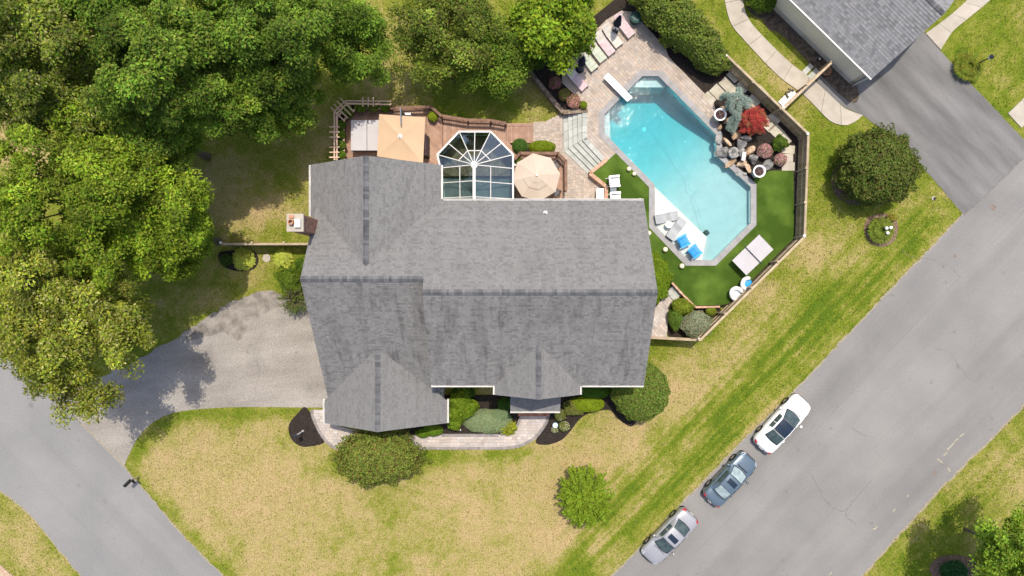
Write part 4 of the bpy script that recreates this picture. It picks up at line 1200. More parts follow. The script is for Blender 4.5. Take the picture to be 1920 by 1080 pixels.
# diving board on its stand
db = thing('diving_board', 'white diving board over the deep end of the pool', 'diving board', W(1150, 155, TZ))
a = Vector(W2(1136, 141, 1.05)); b = Vector(W2(1180.5, 186.5, 1.05)); d = (b - a).normalized()
MB().beam((a.x, a.y, 1.05), (b.x, b.y, 1.07), .50, .05).build('board', M['white'], db)
for t in (.15, 1.05):
    c = a + d * t
    MB().box((c.x, c.y, .82), (.12, .40, .46), math.atan2(d.y, d.x)).build('stand', M['white'], db)

# cleaner and its hose on the water
hose = [(1220, 158), (1221, 180), (1229, 205), (1242, 226), (1250, 245), (1262, 262), (1270, 285), (1277, 304), (1289, 322), (1292, 340), (1291, 351), (1299, 361), (1308, 357), (1313, 354), (1309, 352), (1302, 361), (1301, 372), (1308, 388), (1312, 405), (1320, 430)]
pts = [(*q, WZ + .02) for q in [W2(x, y, WZ) for x, y in catmull(hose, 4)]]
hl = MB().tube(pts, .010, 5).build('cleaner_hose', mat('hose_blue', (0.16, 0.42, 0.48), rough=.5)); tag(hl, 'thin blue cleaner hose winding over the pool water', 'hose')
p = W(1323, 436, 0)
cl = thing('pool_cleaner', 'small teal pool cleaner at the edge of the sun ledge', 'pool cleaner', (p.x, p.y, WZ - .45))
MB().lathe([(.16, 0), (.20, .08), (.16, .2), (.06, .26)], 12, (p.x, p.y, WZ - .40)).build('body', M['green_plastic'], cl)
for s in (-1, 1): MB().lathe([(.09, 0), (.09, .05)], 10, (p.x + s * .17, p.y - .05, WZ - .38)).build('wheel', M['black'], cl)
# skimmer lines are part of the pool edge
# ------------------------------------------------------------------ waterfall rocks
def rock_mesh(r, sx, sy, sz, seed, n=2):
    bm = bmesh.new(); bmesh.ops.create_icosphere(bm, subdivisions=n, radius=1)
    rr = random.Random(seed); dirs = [Vector((rr.gauss(0, 1), rr.gauss(0, 1), rr.gauss(0, 1))).normalized() for _ in range(16)]
    lim = [rr.uniform(.45, .85) for _ in dirs]
    for v in bm.verts:
        for d, l in zip(dirs, lim):
            k = v.co.dot(d)
            if k > l: v.co -= d * (k - l)
        v.co *= rr.uniform(.96, 1.04)
        v.co.x *= sx; v.co.y *= sy; v.co.z *= sz
    return bm
def rock(px, py, z, sx, sy, sz, seed, label, mt='rock', rot=0.0, name='boulder', group=None):
    bm = rock_mesh(None, sx, sy, sz, seed)
    bm.transform(Matrix.Translation((0, 0, sz * .55)))
    me = bpy.data.meshes.new(name); bm.to_mesh(me); bm.free()
    p = W(px, py, z + sz)
    o = link_mesh(name, me, M[mt], None, (p.x, p.y, z)); o.rotation_euler = (0, 0, rot)
    tag(o, label, 'rock', group); return o
RK = [(1350, 262, .0, .42, .55, .38, 'grey', 'upright grey boulder at the top of the pool waterfall'), (1357, 284, -.05, .75, .62, .50, 'grey', 'largest pale grey boulder at the water edge of the waterfall'),
      (1377, 285, .1, .62, .58, .55, 'grey', 'angular grey boulder in the middle of the waterfall'), (1372, 305, -.1, .75, .45, .40, 'tan', 'flat tan boulder low at the pool edge'),
      (1391, 268, .2, .52, .50, .60, 'grey', 'tall grey boulder below the red maple'), (1401, 258, .2, .34, .58, .60, 'grey', 'narrow dark boulder right of the tall one'),
      (1384, 250, .1, .58, .34, .42, 'tan', 'flat brown slab rock below the red maple trunk'), (1392, 284, .3, .40, .44, .45, 'grey', 'small pale boulder beside the water spout'),
      (1407, 283, .1, .36, .60, .45, 'tan', 'long brown boulder on the right of the waterfall'), (1415, 298, .05, .52, .60, .45, 'grey', 'dark boulder left of the pink flowers'),
      (1440, 310, .05, .60, .66, .50, 'grey', 'big angular boulder beside the lower fire bowl'), (1394, 306, .1, .58, .40, .42, 'tan', 'tan boulder above the pool corner'),
      (1366, 267, .55, .62, .22, .16, 'tan', 'long tan flagstone lying across the waterfall'), (1379, 255, .6, .34, .32, .14, 'tan', 'small tan flagstone above the waterfall'),
      (1404, 315, .35, .28, .72, .16, 'tan', 'slanted tan flagstone near the lower fire bowl'), (1350, 238, 0, .36, .3, .3, 'tan', 'tan stone beside the upper fire bowl'),
      (1384, 322, -.15, .42, .34, .3, 'grey', 'small grey rock dipping into the pool'), (1361, 308, -.2, .4, .3, .3, 'grey', 'wet grey rock at the waterline'), (1365, 225, .0, .34, .5, .35, 'tan', 'tan rock at the foot of the blue spruce'),
      (1355, 205, .0, .30, .4, .3, 'tan', 'rusty rock above the upper fire bowl'), (1398, 326, -.05, .3, .3, .3, 'grey', 'small grey rock at the lower end of the waterfall')]
for i, (x, y, dz, sx, sy, sz, k, lab) in enumerate(RK):
    rock(x, y, TZ - .12 + dz, sx * .9, sy * .9, sz * .95, 50 + i, lab, 'rock' if k == 'grey' else 'rock_tan', rot=(-.75 if 'long tan' in lab else .45 if 'slanted' in lab else .3 * i))
wf = thing('water_spout', 'pale stone spout in the middle of the waterfall rocks', 'spout', W(1395, 294, TZ))
p = W(1395, 293, 1.3)
MB().box((p.x, p.y, 1.25), (.28, .62, .07), -.15).build('spout_slab', M['ledge'], wf)
MB().box((p.x, p.y - .02, 1.0), (.18, .5, .4), -.15).build('pedestal', M['rock'], wf)
# stepping slabs beside the fence
sp = thing('flagstone_path', None, None, W(1420, 230, TZ)); sp['kind'] = 'structure'; sp['label'] = 'row of sandy flagstones along the inside of the pool fence'
for (x, y, lx, ly, an) in ((1362, 158, .95, .75, -45), (1345, 172, .95, .8, -45), (1376, 142, .9, .7, -45), (1380, 173, .9, .7, -45), (1395, 160, .9, .7, -45), (1330, 184, .9, .6, -45), (1412, 190, .9, .7, -45), (1428, 175, .9, .7, -45),
                           (1440, 232, 1.0, .8, -45), (1456, 246, 1.0, .8, -45), (1452, 222, .9, .7, -45), (1470, 262, .9, .8, -50), (1475, 296, .95, .62, 0), (1478, 312, .95, .62, 0), (1478, 280, .95, .6, -5)):
    p = W(x, y, TZ); piece('slab', M['flagstone'] if y < 285 else M['concrete'], sp, (p.x, p.y, TZ - .02), (lx, ly, .05), R(an))

def fire_bowl(px, py, lab):
    p = W(px, py, 1.35)
    t = thing('fire_bowl', lab, 'fire bowl', (p.x, p.y, TZ))
    MB().box((p.x, p.y, TZ + .34), (.52, .52, .66), .6).build('pedestal', M['bluestone'], t)
    MB().lathe([(.12, 0), (.34, .10), (.45, .26), (.46, .30), (.385, .30), (.37, .24), (.2, .2), (.02, .2)], 24, (p.x, p.y, TZ + .68)).build('bowl', M['white'], t, smooth=False)
    MB().lathe([(.372, 0), (.3, .02), (.02, .04)], 18, (p.x, p.y, TZ + .68 + .225)).build('lava_rock', M['lava'], t)
    for a_ in (.4, .4 + math.pi / 2):
        MB().beam((p.x - .3 * math.cos(a_), p.y - .3 * math.sin(a_), TZ + .95), (p.x + .3 * math.cos(a_), p.y + .3 * math.sin(a_), TZ + .95), .02, .02).build('burner_bar', M['iron'], t)
fire_bowl(1349, 216, 'round white fire bowl on a pedestal at the top of the waterfall')
fire_bowl(1422, 322, 'round white fire bowl on a pedestal at the lower end of the waterfall')

# ------------------------------------------------------------------ fences
def fence(label, a, b, z0, z1, inner, bw=.14, gap=.012, post=2.4, name='fence', rails=(.25, .62, .93), cap=True, post_cap=True):
    """vertical board fence from a to b; inner = side (+1 left of a->b) where the rails and posts show"""
    a = Vector(a); b = Vector(b); d = (b - a); L = d.length; d.normalize(); nrm = Vector((-d.y, d.x)) * inner; an = math.atan2(d.y, d.x)
    mid = (a + b) / 2
    t = thing(name, label, 'fence', (mid.x, mid.y, 0))
    n = int(L / (bw + gap)); st_ = L / n
    r = random.Random(int(L * 100))
    for k in range(n):
        c = a + d * (st_ * (k + .5)); dz = r.uniform(-.015, .015)
        piece('board', M['fence'], t, (c.x, c.y, (z0 + z1) / 2 + dz / 2), (st_ - gap, .022, z1 - z0 + dz), an)
    for q in rails:
        z = z0 + (z1 - z0) * q
        p0 = a + nrm * .035; p1 = b + nrm * .035
        piece('rail', M['fence_rail'], t, ((p0.x + p1.x) / 2, (p0.y + p1.y) / 2, z), (L, .045, .09), an)
    if cap: piece('cap_rail', M['fence_rail'], t, (mid.x + nrm.x * .02, mid.y + nrm.y * .02, z1 + .035), (L, .16, .035), an)
    m_ = max(1, round(L / post))
    for k in range(m_ + 1):
        c = a + d * (L * k / m_) + nrm * .11
        po = piece('post', M['fence_rail'], t, (c.x, c.y, (z0 + z1) / 2 + .05), (.11, .11, z1 - z0 + .1), an)
        if post_cap and k < m_:
            piece('post_cap', M['white'] if k == 0 else M['fence_rail'], t, (c.x, c.y, z1 + .12), (.16, .16, .05), an)
    return t
fence('board fence between the waterfall garden and the neighbour path', FA0, FA1, .1, FZ, -1)
fence('board fence on the right end of the turf', FA1, FB1, .1, FZ, -1)
fence('long diagonal board fence below the ping pong table', FB1, FC1, .1, FZ, -1, rails=(.2, .55, .9))
fence('short board fence with gate closing the path beside the house', FC1, FD1, .05, FZ - .3, -1, cap=True)
ne0 = Vector(W2(1471, 203, 1.9)); ne1 = Vector(W2(1556, 120, 1.5))
fence('weathered fence panel running from pool fence to the neighbour wall', ne0, ne1, .05, 1.75, 1)
fence('brown side fence with gate left of the house', W2(415, 458, 1.7), W2(592, 458, 1.7), 0, 1.7, 1, rails=(.2, .85))

# ------------------------------------------------------------------ deck
deck = thing('deck', 'stained wood deck on three levels behind the house', 'deck', W(790, 260))
DZ, DZ2, DZ3 = .95, .62, .30
def plank_area(poly, z, ang, parent, w=.145, name='plank', th=.035):
    ca, sa = math.cos(ang), math.sin(ang)
    loc = [(p[0] * ca + p[1] * sa, -p[0] * sa + p[1] * ca) for p in poly]
    if area2(loc) < 0: loc.reverse()
    y = min(p[1] for p in loc); y1 = max(p[1] for p in loc); x0 = min(p[0] for p in loc) - 1; x1 = max(p[0] for p in loc) + 1
    while y < y1:
        q = clip_convex(loc, [(x0, y + .004), (x1, y + .004), (x1, y + w - .004), (x0, y + w - .004)])
        y += w
        if len(q) < 3 or abs(area2(q)) < .01: continue
        if area2(q) < 0: q.reverse()
        MB().prism([(p[0] * ca - p[1] * sa, p[0] * sa + p[1] * ca) for p in q], z - th, z).build(name, M['deck'], parent)
d1 = P([(641, 330), (641, 228), (668, 203), (810, 199), (829, 216), (829, 330)], DZ)
d2 = P([(829.5, 330), (829.5, 216), (877, 225), (920, 226), (950, 231), (950, 262), (972, 288), (972, 330)], DZ2)
d3 = P([(950.5, 231), (1000, 231), (1000, 268), (955, 268), (950.5, 262)], DZ3)
for poly, z in ((d1, DZ), (d2, DZ2), (d3, DZ3)):
    MB().prism(poly, 0, z - .06).build('framing', M['baluster'], deck)
plank_area(P([(641, 330), (641, 228), (668, 203), (800, 199.5), (800, 330)], DZ), DZ, 0.0, deck)
plank_area(P([(800.5, 330), (800.5, 199.5), (810, 199), (829, 216), (829, 330)], DZ), DZ, R(-42), deck)
plank_area(d2, DZ2, R(90), deck)
plank_area(P([(950.5, 231), (1000, 231), (1000, 237), (950.5, 237)], DZ3), DZ3, 0, deck)
plank_area(P([(994, 237.3), (1000, 237.3), (1000, 268), (994, 268)], DZ3), DZ3, R(90), deck)
plank_area(P([(950.5, 237.3), (993.6, 237.3), (993.6, 268), (955, 268), (950.5, 262)], DZ3), DZ3, R(90), deck)
def railing(pts, z0, h, label, cat='railing', bal=.13, infill=True):
    cx = sum(p[0] for p in pts) / len(pts); cy = sum(p[1] for p in pts) / len(pts)
    t = thing('railing', label, cat, (cx, cy, z0))
    for a, b in zip(pts[:-1], pts[1:]):
        a = Vector(a); b = Vector(b); L = (b - a).length; an = math.atan2((b - a).y, (b - a).x); m_ = (a + b) / 2
        piece('hand_rail', M['deck_dark'], t, (m_.x, m_.y, z0 + h), (L + .1, .19, .05), an)
        piece('lower_rail', M['deck_dark'], t, (m_.x, m_.y, z0 + .12), (L, .06, .09), an)
        piece('upper_rail', M['deck_dark'], t, (m_.x, m_.y, z0 + h - .1), (L, .06, .09), an)
        if infill:
            n = max(1, int(L / bal))
            for k in range(n):
                c = a.lerp(b, (k + .5) / n)
                piece('baluster', M['deck_dark'], t, (c.x, c.y, z0 + h / 2), (.038, .038, h - .2), an)
    for p in pts:
        piece('post', M['deck_dark'], t, (p[0], p[1], z0 + h / 2), (.12, .12, h))
    return t
railing(P([(733, 203), (808, 200), (827, 217)], DZ + .9), DZ, .95, 'brown deck railing behind the tan umbrella')
railing(P([(827, 217), (877, 225), (920, 226), (948, 231)], DZ2 + .9), DZ2, .95, 'angled brown railing beside the glass sunroom')
# small octagonal deck of the dining umbrella
dd = thing('dining_deck', 'small angular deck under the beige octagonal umbrella', 'deck', W(1012, 335))
dp = P([(968, 390), (968, 300), (978, 288), (1044, 288), (1059, 303), (1059, 356), (1052, 376), (1052, 390)], .45)
MB().prism(dp, 0, .39).build('framing', M['baluster'], dd)
plank_area(dp, .45, R(90), dd)
railing(P([(966, 298), (975, 287), (1046, 287), (1061, 302), (1061, 356)], 1.35), .45, .92, 'brown railing around the dining deck', infill=True)
# planter with trellis
pl = thing('trellis_planter', 'planter box with open wooden trellis on the deck corner', 'planter', W(650, 240, DZ))
outer = P([(627, 300), (627, 209), (648, 189), (733, 190)], 2.6); inner_ = P([(632, 300), (632, 212), (651, 194), (733, 196)], 2.6)
pb0 = P([(645, 300), (645, 226), (667, 204), (733, 204)], DZ + .5); pb1 = P([(632, 300), (632, 220), (657, 195), (733, 196)], DZ + .5)
# planter box sits outside the deck edge
for i in range(3):
    for run_, w in ((pb0, .06), (pb1, .06)):
        a, b = Vector(run_[i]), Vector(run_[i + 1]); m_ = (a + b) / 2
        piece('planter_side', M['deck_dark'], pl, (m_.x, m_.y, (DZ + .55) / 2), ((b - a).length + .05, w, DZ + .55), math.atan2((b - a).y, (b - a).x))
        piece('planter_cap', M['trellis'], pl, (m_.x, m_.y, DZ + .57), ((b - a).length + .08, .15, .04), math.atan2((b - a).y, (b - a).x))
MB().prism(pb0 + pb1[::-1], .0, DZ + .42).build('soil', M['mulch'], pl)
for run_ in (outer, inner_):
    for a, b in zip(run_[:-1], run_[1:]):
        piece_between('long_bar', M['trellis'], pl, (*a, 2.6), (*b, 2.6), .08, .09)
def cross(px, py, dx, dy):
    piece_between('cross_bar', M['trellis'], pl, (*W2(px - dx, py - dy, 2.68), 2.68), (*W2(px + dx, py + dy, 2.68), 2.68), .075, .08)
for y in (238, 247.5, 257, 276, 285.5, 295): cross(627, y, 9.5, 0)
for (x, y) in ((624, 208), (634, 200), (644, 191), (654, 187)): pass
for t in (.05, .32, .59, .86):
    x = 628 + (650 - 628) * t; y = 211 + (190 - 211) * t; cross(x + 4, y + 4, 13, 13)
for x in (680.5, 690.5, 700): cross(x, 191, 0, 8.5)
for (x, y) in ((628, 298), (628, 212), (650, 192), (710, 192)):
    p = W2(x, y, 2.6); piece('trellis_post', M['trellis'], pl, (p[0], p[1], 1.3), (.09, .09, 2.6))

# ------------------------------------------------------------------ glass sunroom
sr = thing('sunroom', 'white framed glass sunroom with faceted pointed roof', 'sunroom', W(890, 330))
GE, GHB = 2.7, 3.9
E_ = {k: Vector((*W2(x, y, GE), GE)) for k, (x, y) in dict(a=(827, 378), L3=(827, 371), L2=(826, 343), L1=(826, 315), b=(820, 290), bc=(840.5, 268.5), c=(861, 247), cd=(890.5, 247), d=(920, 247), de=(941, 268), e=(962, 290), R1=(962, 316), R2=(962, 345), R3=(962, 373), f=(962, 378)).items()}
hub = Vector((*W2(889, 309, GHB), GHB))
rdg = lambda y: Vector((*W2(889, y, GHB), GHB))
def bar(p, q, w=.10, h=.09, name='roof_bar', up=(0, 0, 1)):
    MB().beam(p, q, w, h, up).build(name, M['white_trim'], sr)
def pane(pts, name='roof_pane'):
    pts = [Vector(p) for p in pts]
    n_ = (pts[1] - pts[0]).cross(pts[2] - pts[0]).normalized()
    if n_.z < 0: n_ = -n_
    lo = [p - n_ * .012 for p in pts]; hi = [p + n_ * .012 for p in pts]; m_ = len(pts)
    MB().add(hi + lo, [tuple(range(m_)), tuple(range(2 * m_ - 1, m_ - 1, -1))] + [(i, m_ + i, m_ + (i + 1) % m_, (i + 1) % m_) for i in range(m_)]).build(name, M['pane'], sr)
fan = ['L1', 'b', 'bc', 'c', 'cd', 'd', 'de', 'e', 'R1']
IN = {k: hub.lerp(E_[k], .42) for k in fan}
for k in fan: bar(hub, E_[k], .055, .10)
for k, k2 in zip(fan[:-1], fan[1:]):
    bar(IN[k], IN[k2], .05, .07, 'ring_bar') if k not in ('L1',) and k2 not in ('R1',) else None
    pane([hub, IN[k], IN[k2]]); pane([IN[k], E_[k], E_[k2], IN[k2]])
ev = ['a', 'L3', 'L2', 'L1', 'b', 'c', 'd', 'e', 'R1', 'R2', 'R3', 'f']
for k, k2 in zip(ev[:-1], ev[1:]):
    bar(E_[k], E_[k2], .12, .16, 'eave_gutter')
bar(hub, rdg(381), .20, .12, 'ridge_bar')
MB().lathe([(.26, -.06), (.24, .06), (.10, .12), (.02, .14)], 16, hub).build('hub_cap', M['white_trim'], sr)
for side in ('L', 'R'):
    rows = [(hub, E_[side + '1']), (rdg(339), E_[side + '2']), (rdg(369), E_[side + '3']), (rdg(380), E_['a' if side == 'L' else 'f'])]
    for i in range(3):
        (r0, e0), (r1, e1) = rows[i], rows[i + 1]
        m0, m1 = r0.lerp(e0, .42), r1.lerp(e1, .42)
        pane([r0, m0, m1, r1]); pane([m0, e0, e1, m1])
        bar(m0, m1, .045, .08)
        if i < 2: bar(r1, e1, .05, .09)
# glazed walls
wl = ['a', 'L2', 'b', 'c', 'd', 'e', 'R2', 'f']
for k, k2 in zip(wl[:-1], wl[1:]):
    p, q = E_[k], E_[k2]
    p0, q0 = Vector((p.x, p.y, DZ2 - .5)), Vector((q.x, q.y, DZ2 - .5))
    MB().add([p0, q0, Vector((q.x, q.y, GE - .1)), Vector((p.x, p.y, GE - .1))] + [v + Vector((.012, .012, 0)) for v in (p0, q0, Vector((q.x, q.y, GE - .1)), Vector((p.x, p.y, GE - .1)))],
             [(0, 1, 2, 3), (7, 6, 5, 4), (0, 4, 5, 1), (1, 5, 6, 2), (2, 6, 7, 3), (3, 7, 4, 0)]).build('wall_pane', M['pane'], sr)
    bar((p.x, p.y, .05), (p.x, p.y, GE - .05), .10, .10, 'post')
    bar(p0, q0, .09, .3, 'sill'); bar(Vector((p.x, p.y, 1.5)), Vector((q.x, q.y, 1.5)), .06, .07, 'transom')
MB().prism([(E_[k].x, E_[k].y) for k in wl], .0, .2).build('floor', M['room_floor'], sr)
# furniture seen through the glass
def cushion_box(mb, c, s, rz=0): mb.box(c, s, rz)
sf = thing('sofa', 'teal sofa inside the glass sunroom', 'sofa', W(850, 285, .5))
p = W(853, 280, .5)
MB().box((p.x, p.y, .42), (1.9, .8, .36), R(45)).build('seat', M['sofa'], sf)
q = Vector((math.cos(R(135)), math.sin(R(135)))) * .4
MB().box((p.x + q.x, p.y + q.y, .72), (1.9, .2, .7), R(45)).build('backrest', M['sofa'], sf)
for s in (-1, 1): MB().box((p.x + s * .86 * math.cos(R(45)), p.y + s * .86 * math.sin(R(45)), .55), (.18, .8, .45), R(45)).build('armrest', M['sofa'], sf)
tb = thing('coffee_table', 'dark coffee table inside the glass sunroom', 'table', W(905, 300, .4))
p = W(905, 300, .4)
MB().box((p.x, p.y, .6), (1.2, .7, .05)).build('table_top', M['deck_dark'], tb)
for sx in (-.5, .5):
    for sy in (-.28, .28): MB().box((p.x + sx, p.y + sy, .4), (.06, .06, .38)).build('leg', M['deck_dark'], tb)

# white trim strip beside the sunroom
ls = W(830, 360, 3.5)

# ------------------------------------------------------------------ hot tub, umbrellas
ht = thing('hot_tub', 'square hot tub with pale grey folding cover on the deck', 'hot tub', W(686, 253, DZ))
c0, c1 = W2(658, 225, 1.85), W2(714, 282, 1.85)
MB().box(((c0[0] + c1[0]) / 2, (c0[1] + c1[1]) / 2, DZ + .42), (c1[0] - c0[0] - .12, c0[1] - c1[1] - .12, .84)).build('tub_body', M['baluster'], ht)
hx = (c0[0] + c1[0]) / 2 + .08
for xa, xb in ((c0[0], hx - .02), (hx + .02, c1[0])):
    bm_ = MB(); w = .05
    po = [(xa, c1[1]), (xb, c1[1]), (xb, c0[1]), (xa, c0[1])]
    bm_.prism(po, 1.74, 1.86)
    MB_ = bm_.build('cover', M['vinyl_grey'], ht)
    MB().box(((xa + xb) / 2, c1[1] - .012, 1.70), (xb - xa, .02, .16)).build('cover_skirt', M['slate_metal'], MB_)

cu = thing('cantilever_umbrella', 'tan square cantilever umbrella with slate mast over the deck', 'umbrella', W(752, 208, DZ))
cz = 3.05
cor = [W2(711, 214, cz), W2(797.5, 220, cz), W2(793, 306, cz), W2(707, 293, cz)]
ctr = (sum(p[0] for p in cor) / 4, sum(p[1] for p in cor) / 4)
mb = MB()
# four sagging panels from the peak to the hem
for i in range(4):
    a, b = cor[i], cor[(i + 1) % 4]; N_ = 6
    rows = []
    for k in range(N_ + 1):
        t = k / N_; row = []
        for j in range(7):
            u = j / 6
            e0 = lerp2(a, b, u); p = lerp2(ctr, e0, t)
            sag = -.05 * math.sin(math.pi * u) * math.sin(math.pi * t)
            row.append((p[0], p[1], cz + .42 * (1 - t) ** 1.05 + sag))
        rows.append(row)
    base = len(mb.v)
    for k in range(N_):
        for j in range(6):
            mb.add([rows[k][j], rows[k + 1][j], rows[k + 1][j + 1], rows[k][j + 1]], [(0, 1, 2, 3)])
cn = mb.build('canopy', M['tan_cloth'], cu)
mb = MB()
for i in range(4):
    a, b = cor[i], cor[(i + 1) % 4]
    mb.add([(*a, cz), (*b, cz), (*b, cz - .14), (*a, cz - .14)], [(0, 1, 2, 3)])
    MB().beam((*ctr, cz + .37), (*a, cz - .03), .03, .03).build('rib', M['slate_metal'], cu)
mb.build('valance', M['tan_cloth'], cn)
MB().lathe([(.16, -.02), (.15, .05), (.05, .10), (.04, .2), (.06, .24), (.02, .28)], 14, (*ctr, cz + .40)).build('finial', M['white'], cu)
ms = W(762, 222, DZ)
MB().beam((ms.x, ms.y, DZ), (ms.x, ms.y, 3.62), .11, .11, (0, 1, 0)).build('mast', M['slate_metal'], cu)
MB().beam((ms.x, ms.y, 3.58), (*W2(752, 234, 3.56), 3.56), .08, .09).build('arm', M['slate_metal'], cu)
MB().box((ms.x, ms.y, DZ + .06), (.9, .7, .1)).build('base', M['slate_metal'], cu)
MB().beam((ms.x, ms.y, 2.9), (ms.x + .25, ms.y - .25, 3.2), .05, .05).build('strut', M['slate_metal'], cu)
tw = MB().box((*W2(765, 217, 1.0), 1.25), (.55, .14, .6)).build('cushion_box', M['white']); tag(tw, 'small white box beside the umbrella mast', 'box')
gr = thing('grill', 'dark covered grill between umbrella and deck planks', 'grill', W(797, 285, DZ))
p = W(797.5, 274, DZ + .8)
MB().box((p.x - .05, p.y, DZ + .45), (.55, 1.5, .9)).build('body', M['black'], gr)
MB().tube([(p.x - .05, p.y - .72, DZ + .92), (p.x - .05, p.y + .72, DZ + .92)], .25, 10).build('lid', mat('grill_cover', (.05, .025, .03), (.08, .04, .045), rough=.7), gr)

du = thing('dining_umbrella', 'beige octagonal umbrella with two vent tiers over the dining deck', 'umbrella', W(1006, 330, .45))
uc = W(1006, 330, 3.05); uc = Vector((uc.x, uc.y))
def oct_tier(r0, z0, r1, z1, name, parent, droop=.04):
    mb = MB()
    for i in range(8):
        a0, a1 = 2 * math.pi * i / 8 + .14, 2 * math.pi * (i + 1) / 8 + .14
        N_ = 5
        for k in range(N_):
            for j in range(4):
                q = []
                for (kk, jj) in ((k, j), (k + 1, j), (k + 1, j + 1), (k, j + 1)):
                    t = kk / N_; u = jj / 4; r_ = r1 + (r0 - r1) * t
                    pa = Vector((math.cos(a0), math.sin(a0))) * r_; pb = Vector((math.cos(a1), math.sin(a1))) * r_
                    p = pa.lerp(pb, u)
                    q.append((uc.x + p.x, uc.y + p.y, z1 + (z0 - z1) * t - droop * math.sin(math.pi * u) * t))
                mb.add(q, [(0, 1, 2, 3)])
    return mb.build(name, M['beige_cloth'], parent)
oct_tier(1.72, 2.55, .72, 3.02, 'canopy', du)
oct_tier(.96, 2.97, .42, 3.20, 'vent_tier', du, .02); oct_tier(.52, 3.19, .03, 3.38, 'vent_tier', du, .01)
MB().lathe([(.03, 0), (.07, .03), (.08, .09), (.04, .14)], 10, (uc.x, uc.y, 3.36)).build('finial', M['white'], du)
MB().tube([(uc.x, uc.y, .45), (uc.x, uc.y, 3.36)], .03, 8).build('pole', M['deck_dark'], du)
for i in range(8):
    a0 = 2 * math.pi * i / 8 + .14
    MB().beam((uc.x, uc.y, 3.3), (uc.x + 1.68 * math.cos(a0), uc.y + 1.68 * math.sin(a0), 2.52), .02, .03).build('rib', M['deck_dark'], du)
dt = thing('dining_table', 'round dining table under the beige umbrella', 'table', (uc.x, uc.y, .45))
MB().lathe([(.7, .70), (.72, .72), (.7, .74), (.05, .74)], 24, (uc.x, uc.y, .45)).build('table_top', M['dark_metal'], dt)
MB().lathe([(.3, 0), (.28, .04), (.06, .08), (.06, .7)], 12, (uc.x, uc.y, .45)).build('pedestal', M['dark_metal'], dt)
def patio_chair(px, py, rz, lab):
    p = W(px, py, .45)
    t = thing('patio_chair', lab, 'chair', (p.x, p.y, .45), 0)
    ca, sa = math.cos(rz), math.sin(rz)
    f = lambda x, y, z: (p.x + x * ca - y * sa, p.y + x * sa + y * ca, .45 + z)
    for k in range(5): MB().box(f(-.18 + .09 * k, 0, .43), (.075, .46, .025), rz).build('seat_slat', M['dark_metal'], t)
    for k in range(5): MB().beam(f(-.24, -.2 + .1 * k, .45), f(-.34, -.2 + .1 * k, .92), .05, .02).build('back_slat', M['dark_metal'], t)
    for sx in (-.22, .22):
        for sy in (-.23, .23): MB().beam(f(sx, sy, 0), f(sx, sy, .62 if sx > 0 else .92), .035, .035).build('leg', M['dark_metal'], t)
    for sy in (-.25, .25): MB().beam(f(-.26, sy, .64), f(.24, sy, .63), .05, .03).build('armrest', M['dark_metal'], t)
patio_chair(1042, 362, R(150), 'dark metal chair at the lower right of the dining umbrella')
patio_chair(1040, 312, R(210), 'dark metal chair under the upper right of the dining umbrella')
patio_chair(982, 352, R(30), 'dark metal chair under the left of the dining umbrella')
wc = W(967, 304, .9)
o = thing('side_chair', 'small white chair at the left corner of the dining deck', 'chair', (wc.x, wc.y, .45))
MB().box((wc.x, wc.y, .86), (.42, .42, .04), .4).build('seat', M['white'], o)
MB().box((wc.x - .2, wc.y - .09, 1.1), (.04, .42, .46), .4).build('backrest', M['white'], o)
for sx in (-.17, .17):
    for sy in (-.17, .17): MB().box((wc.x + sx, wc.y + sy, .65), (.04, .04, .4), .4).build('leg', M['white'], o)
# ------------------------------------------------------------------ pool furniture
def slat_lounger(px, py, rz, back_m, seat_m, label):
    p = W(px, py, TZ + .35)
    t = thing('sun_lounger', label, 'sun lounger', (p.x, p.y, TZ), rz, 'slatted wood loungers above the diving board')
    for s in (-.29, .29):
        MB().box((0.12, s, .27), (1.62, .04, .09)).build('side_rail', M['lounger_frame'], t)
    for x in (-.55, .88):
        for s in (-.28, .28): MB().box((x, s, .12), (.06, .05, .24)).build('leg', M['lounger_frame'], t)
    ORG_t = ORG[t.name]
    for k in range(11):
        x = -.26 + k * .108
        piece('seat_slat', M[seat_m], t, (x, 0, .335), (.088, .66, .022))
    a = R(24)
    for k in range(7):
        d = .06 + k * .108
        piece('back_slat', M[back_m], t, (-.30 - d * math.cos(a), 0, .335 + d * math.sin(a)), (.088, .66, .022), rot=(0, a, 0))
    for s in (-.27, .27):
        MB().beam((-.30, s, .30), (-.30 - .78 * math.cos(a), s, .30 + .78 * math.sin(a)), .035, .05).build('back_frame', M['lounger_frame'], t)
    MB().beam((-.85, 0, .05), (-.85, 0, .5), .5, .03, (1, 0, 0)).build('back_support', M['lounger_frame'], t)
AX = R(-52)
slat_lounger(1082, 149, R(-47), 'pale_slat', 'pink_slat', 'pale pink slatted lounger lowest in the row, beside the pink flower bed')
slat_lounger(1102, 112, AX, 'pale_slat', 'green_slat', 'pale green slatted lounger right beside the lower navy umbrella')
slat_lounger(1118, 95.5, AX, 'pale_slat', 'green_slat', 'pale green slatted lounger in the middle of the row, no umbrella touching it')
slat_lounger(1134, 83, AX, 'pale_slat', 'pink_slat', 'pink slatted lounger between the middle green one and the shaded one')
slat_lounger(1148, 68, AX, 'pale_slat', 'pale_slat', 'pale slatted lounger left of the upper navy umbrella')
slat_lounger(1171, 49, AX, 'pink_slat', 'pink_slat', 'pink slatted lounger at the upper end of the row, right of the upper umbrella')

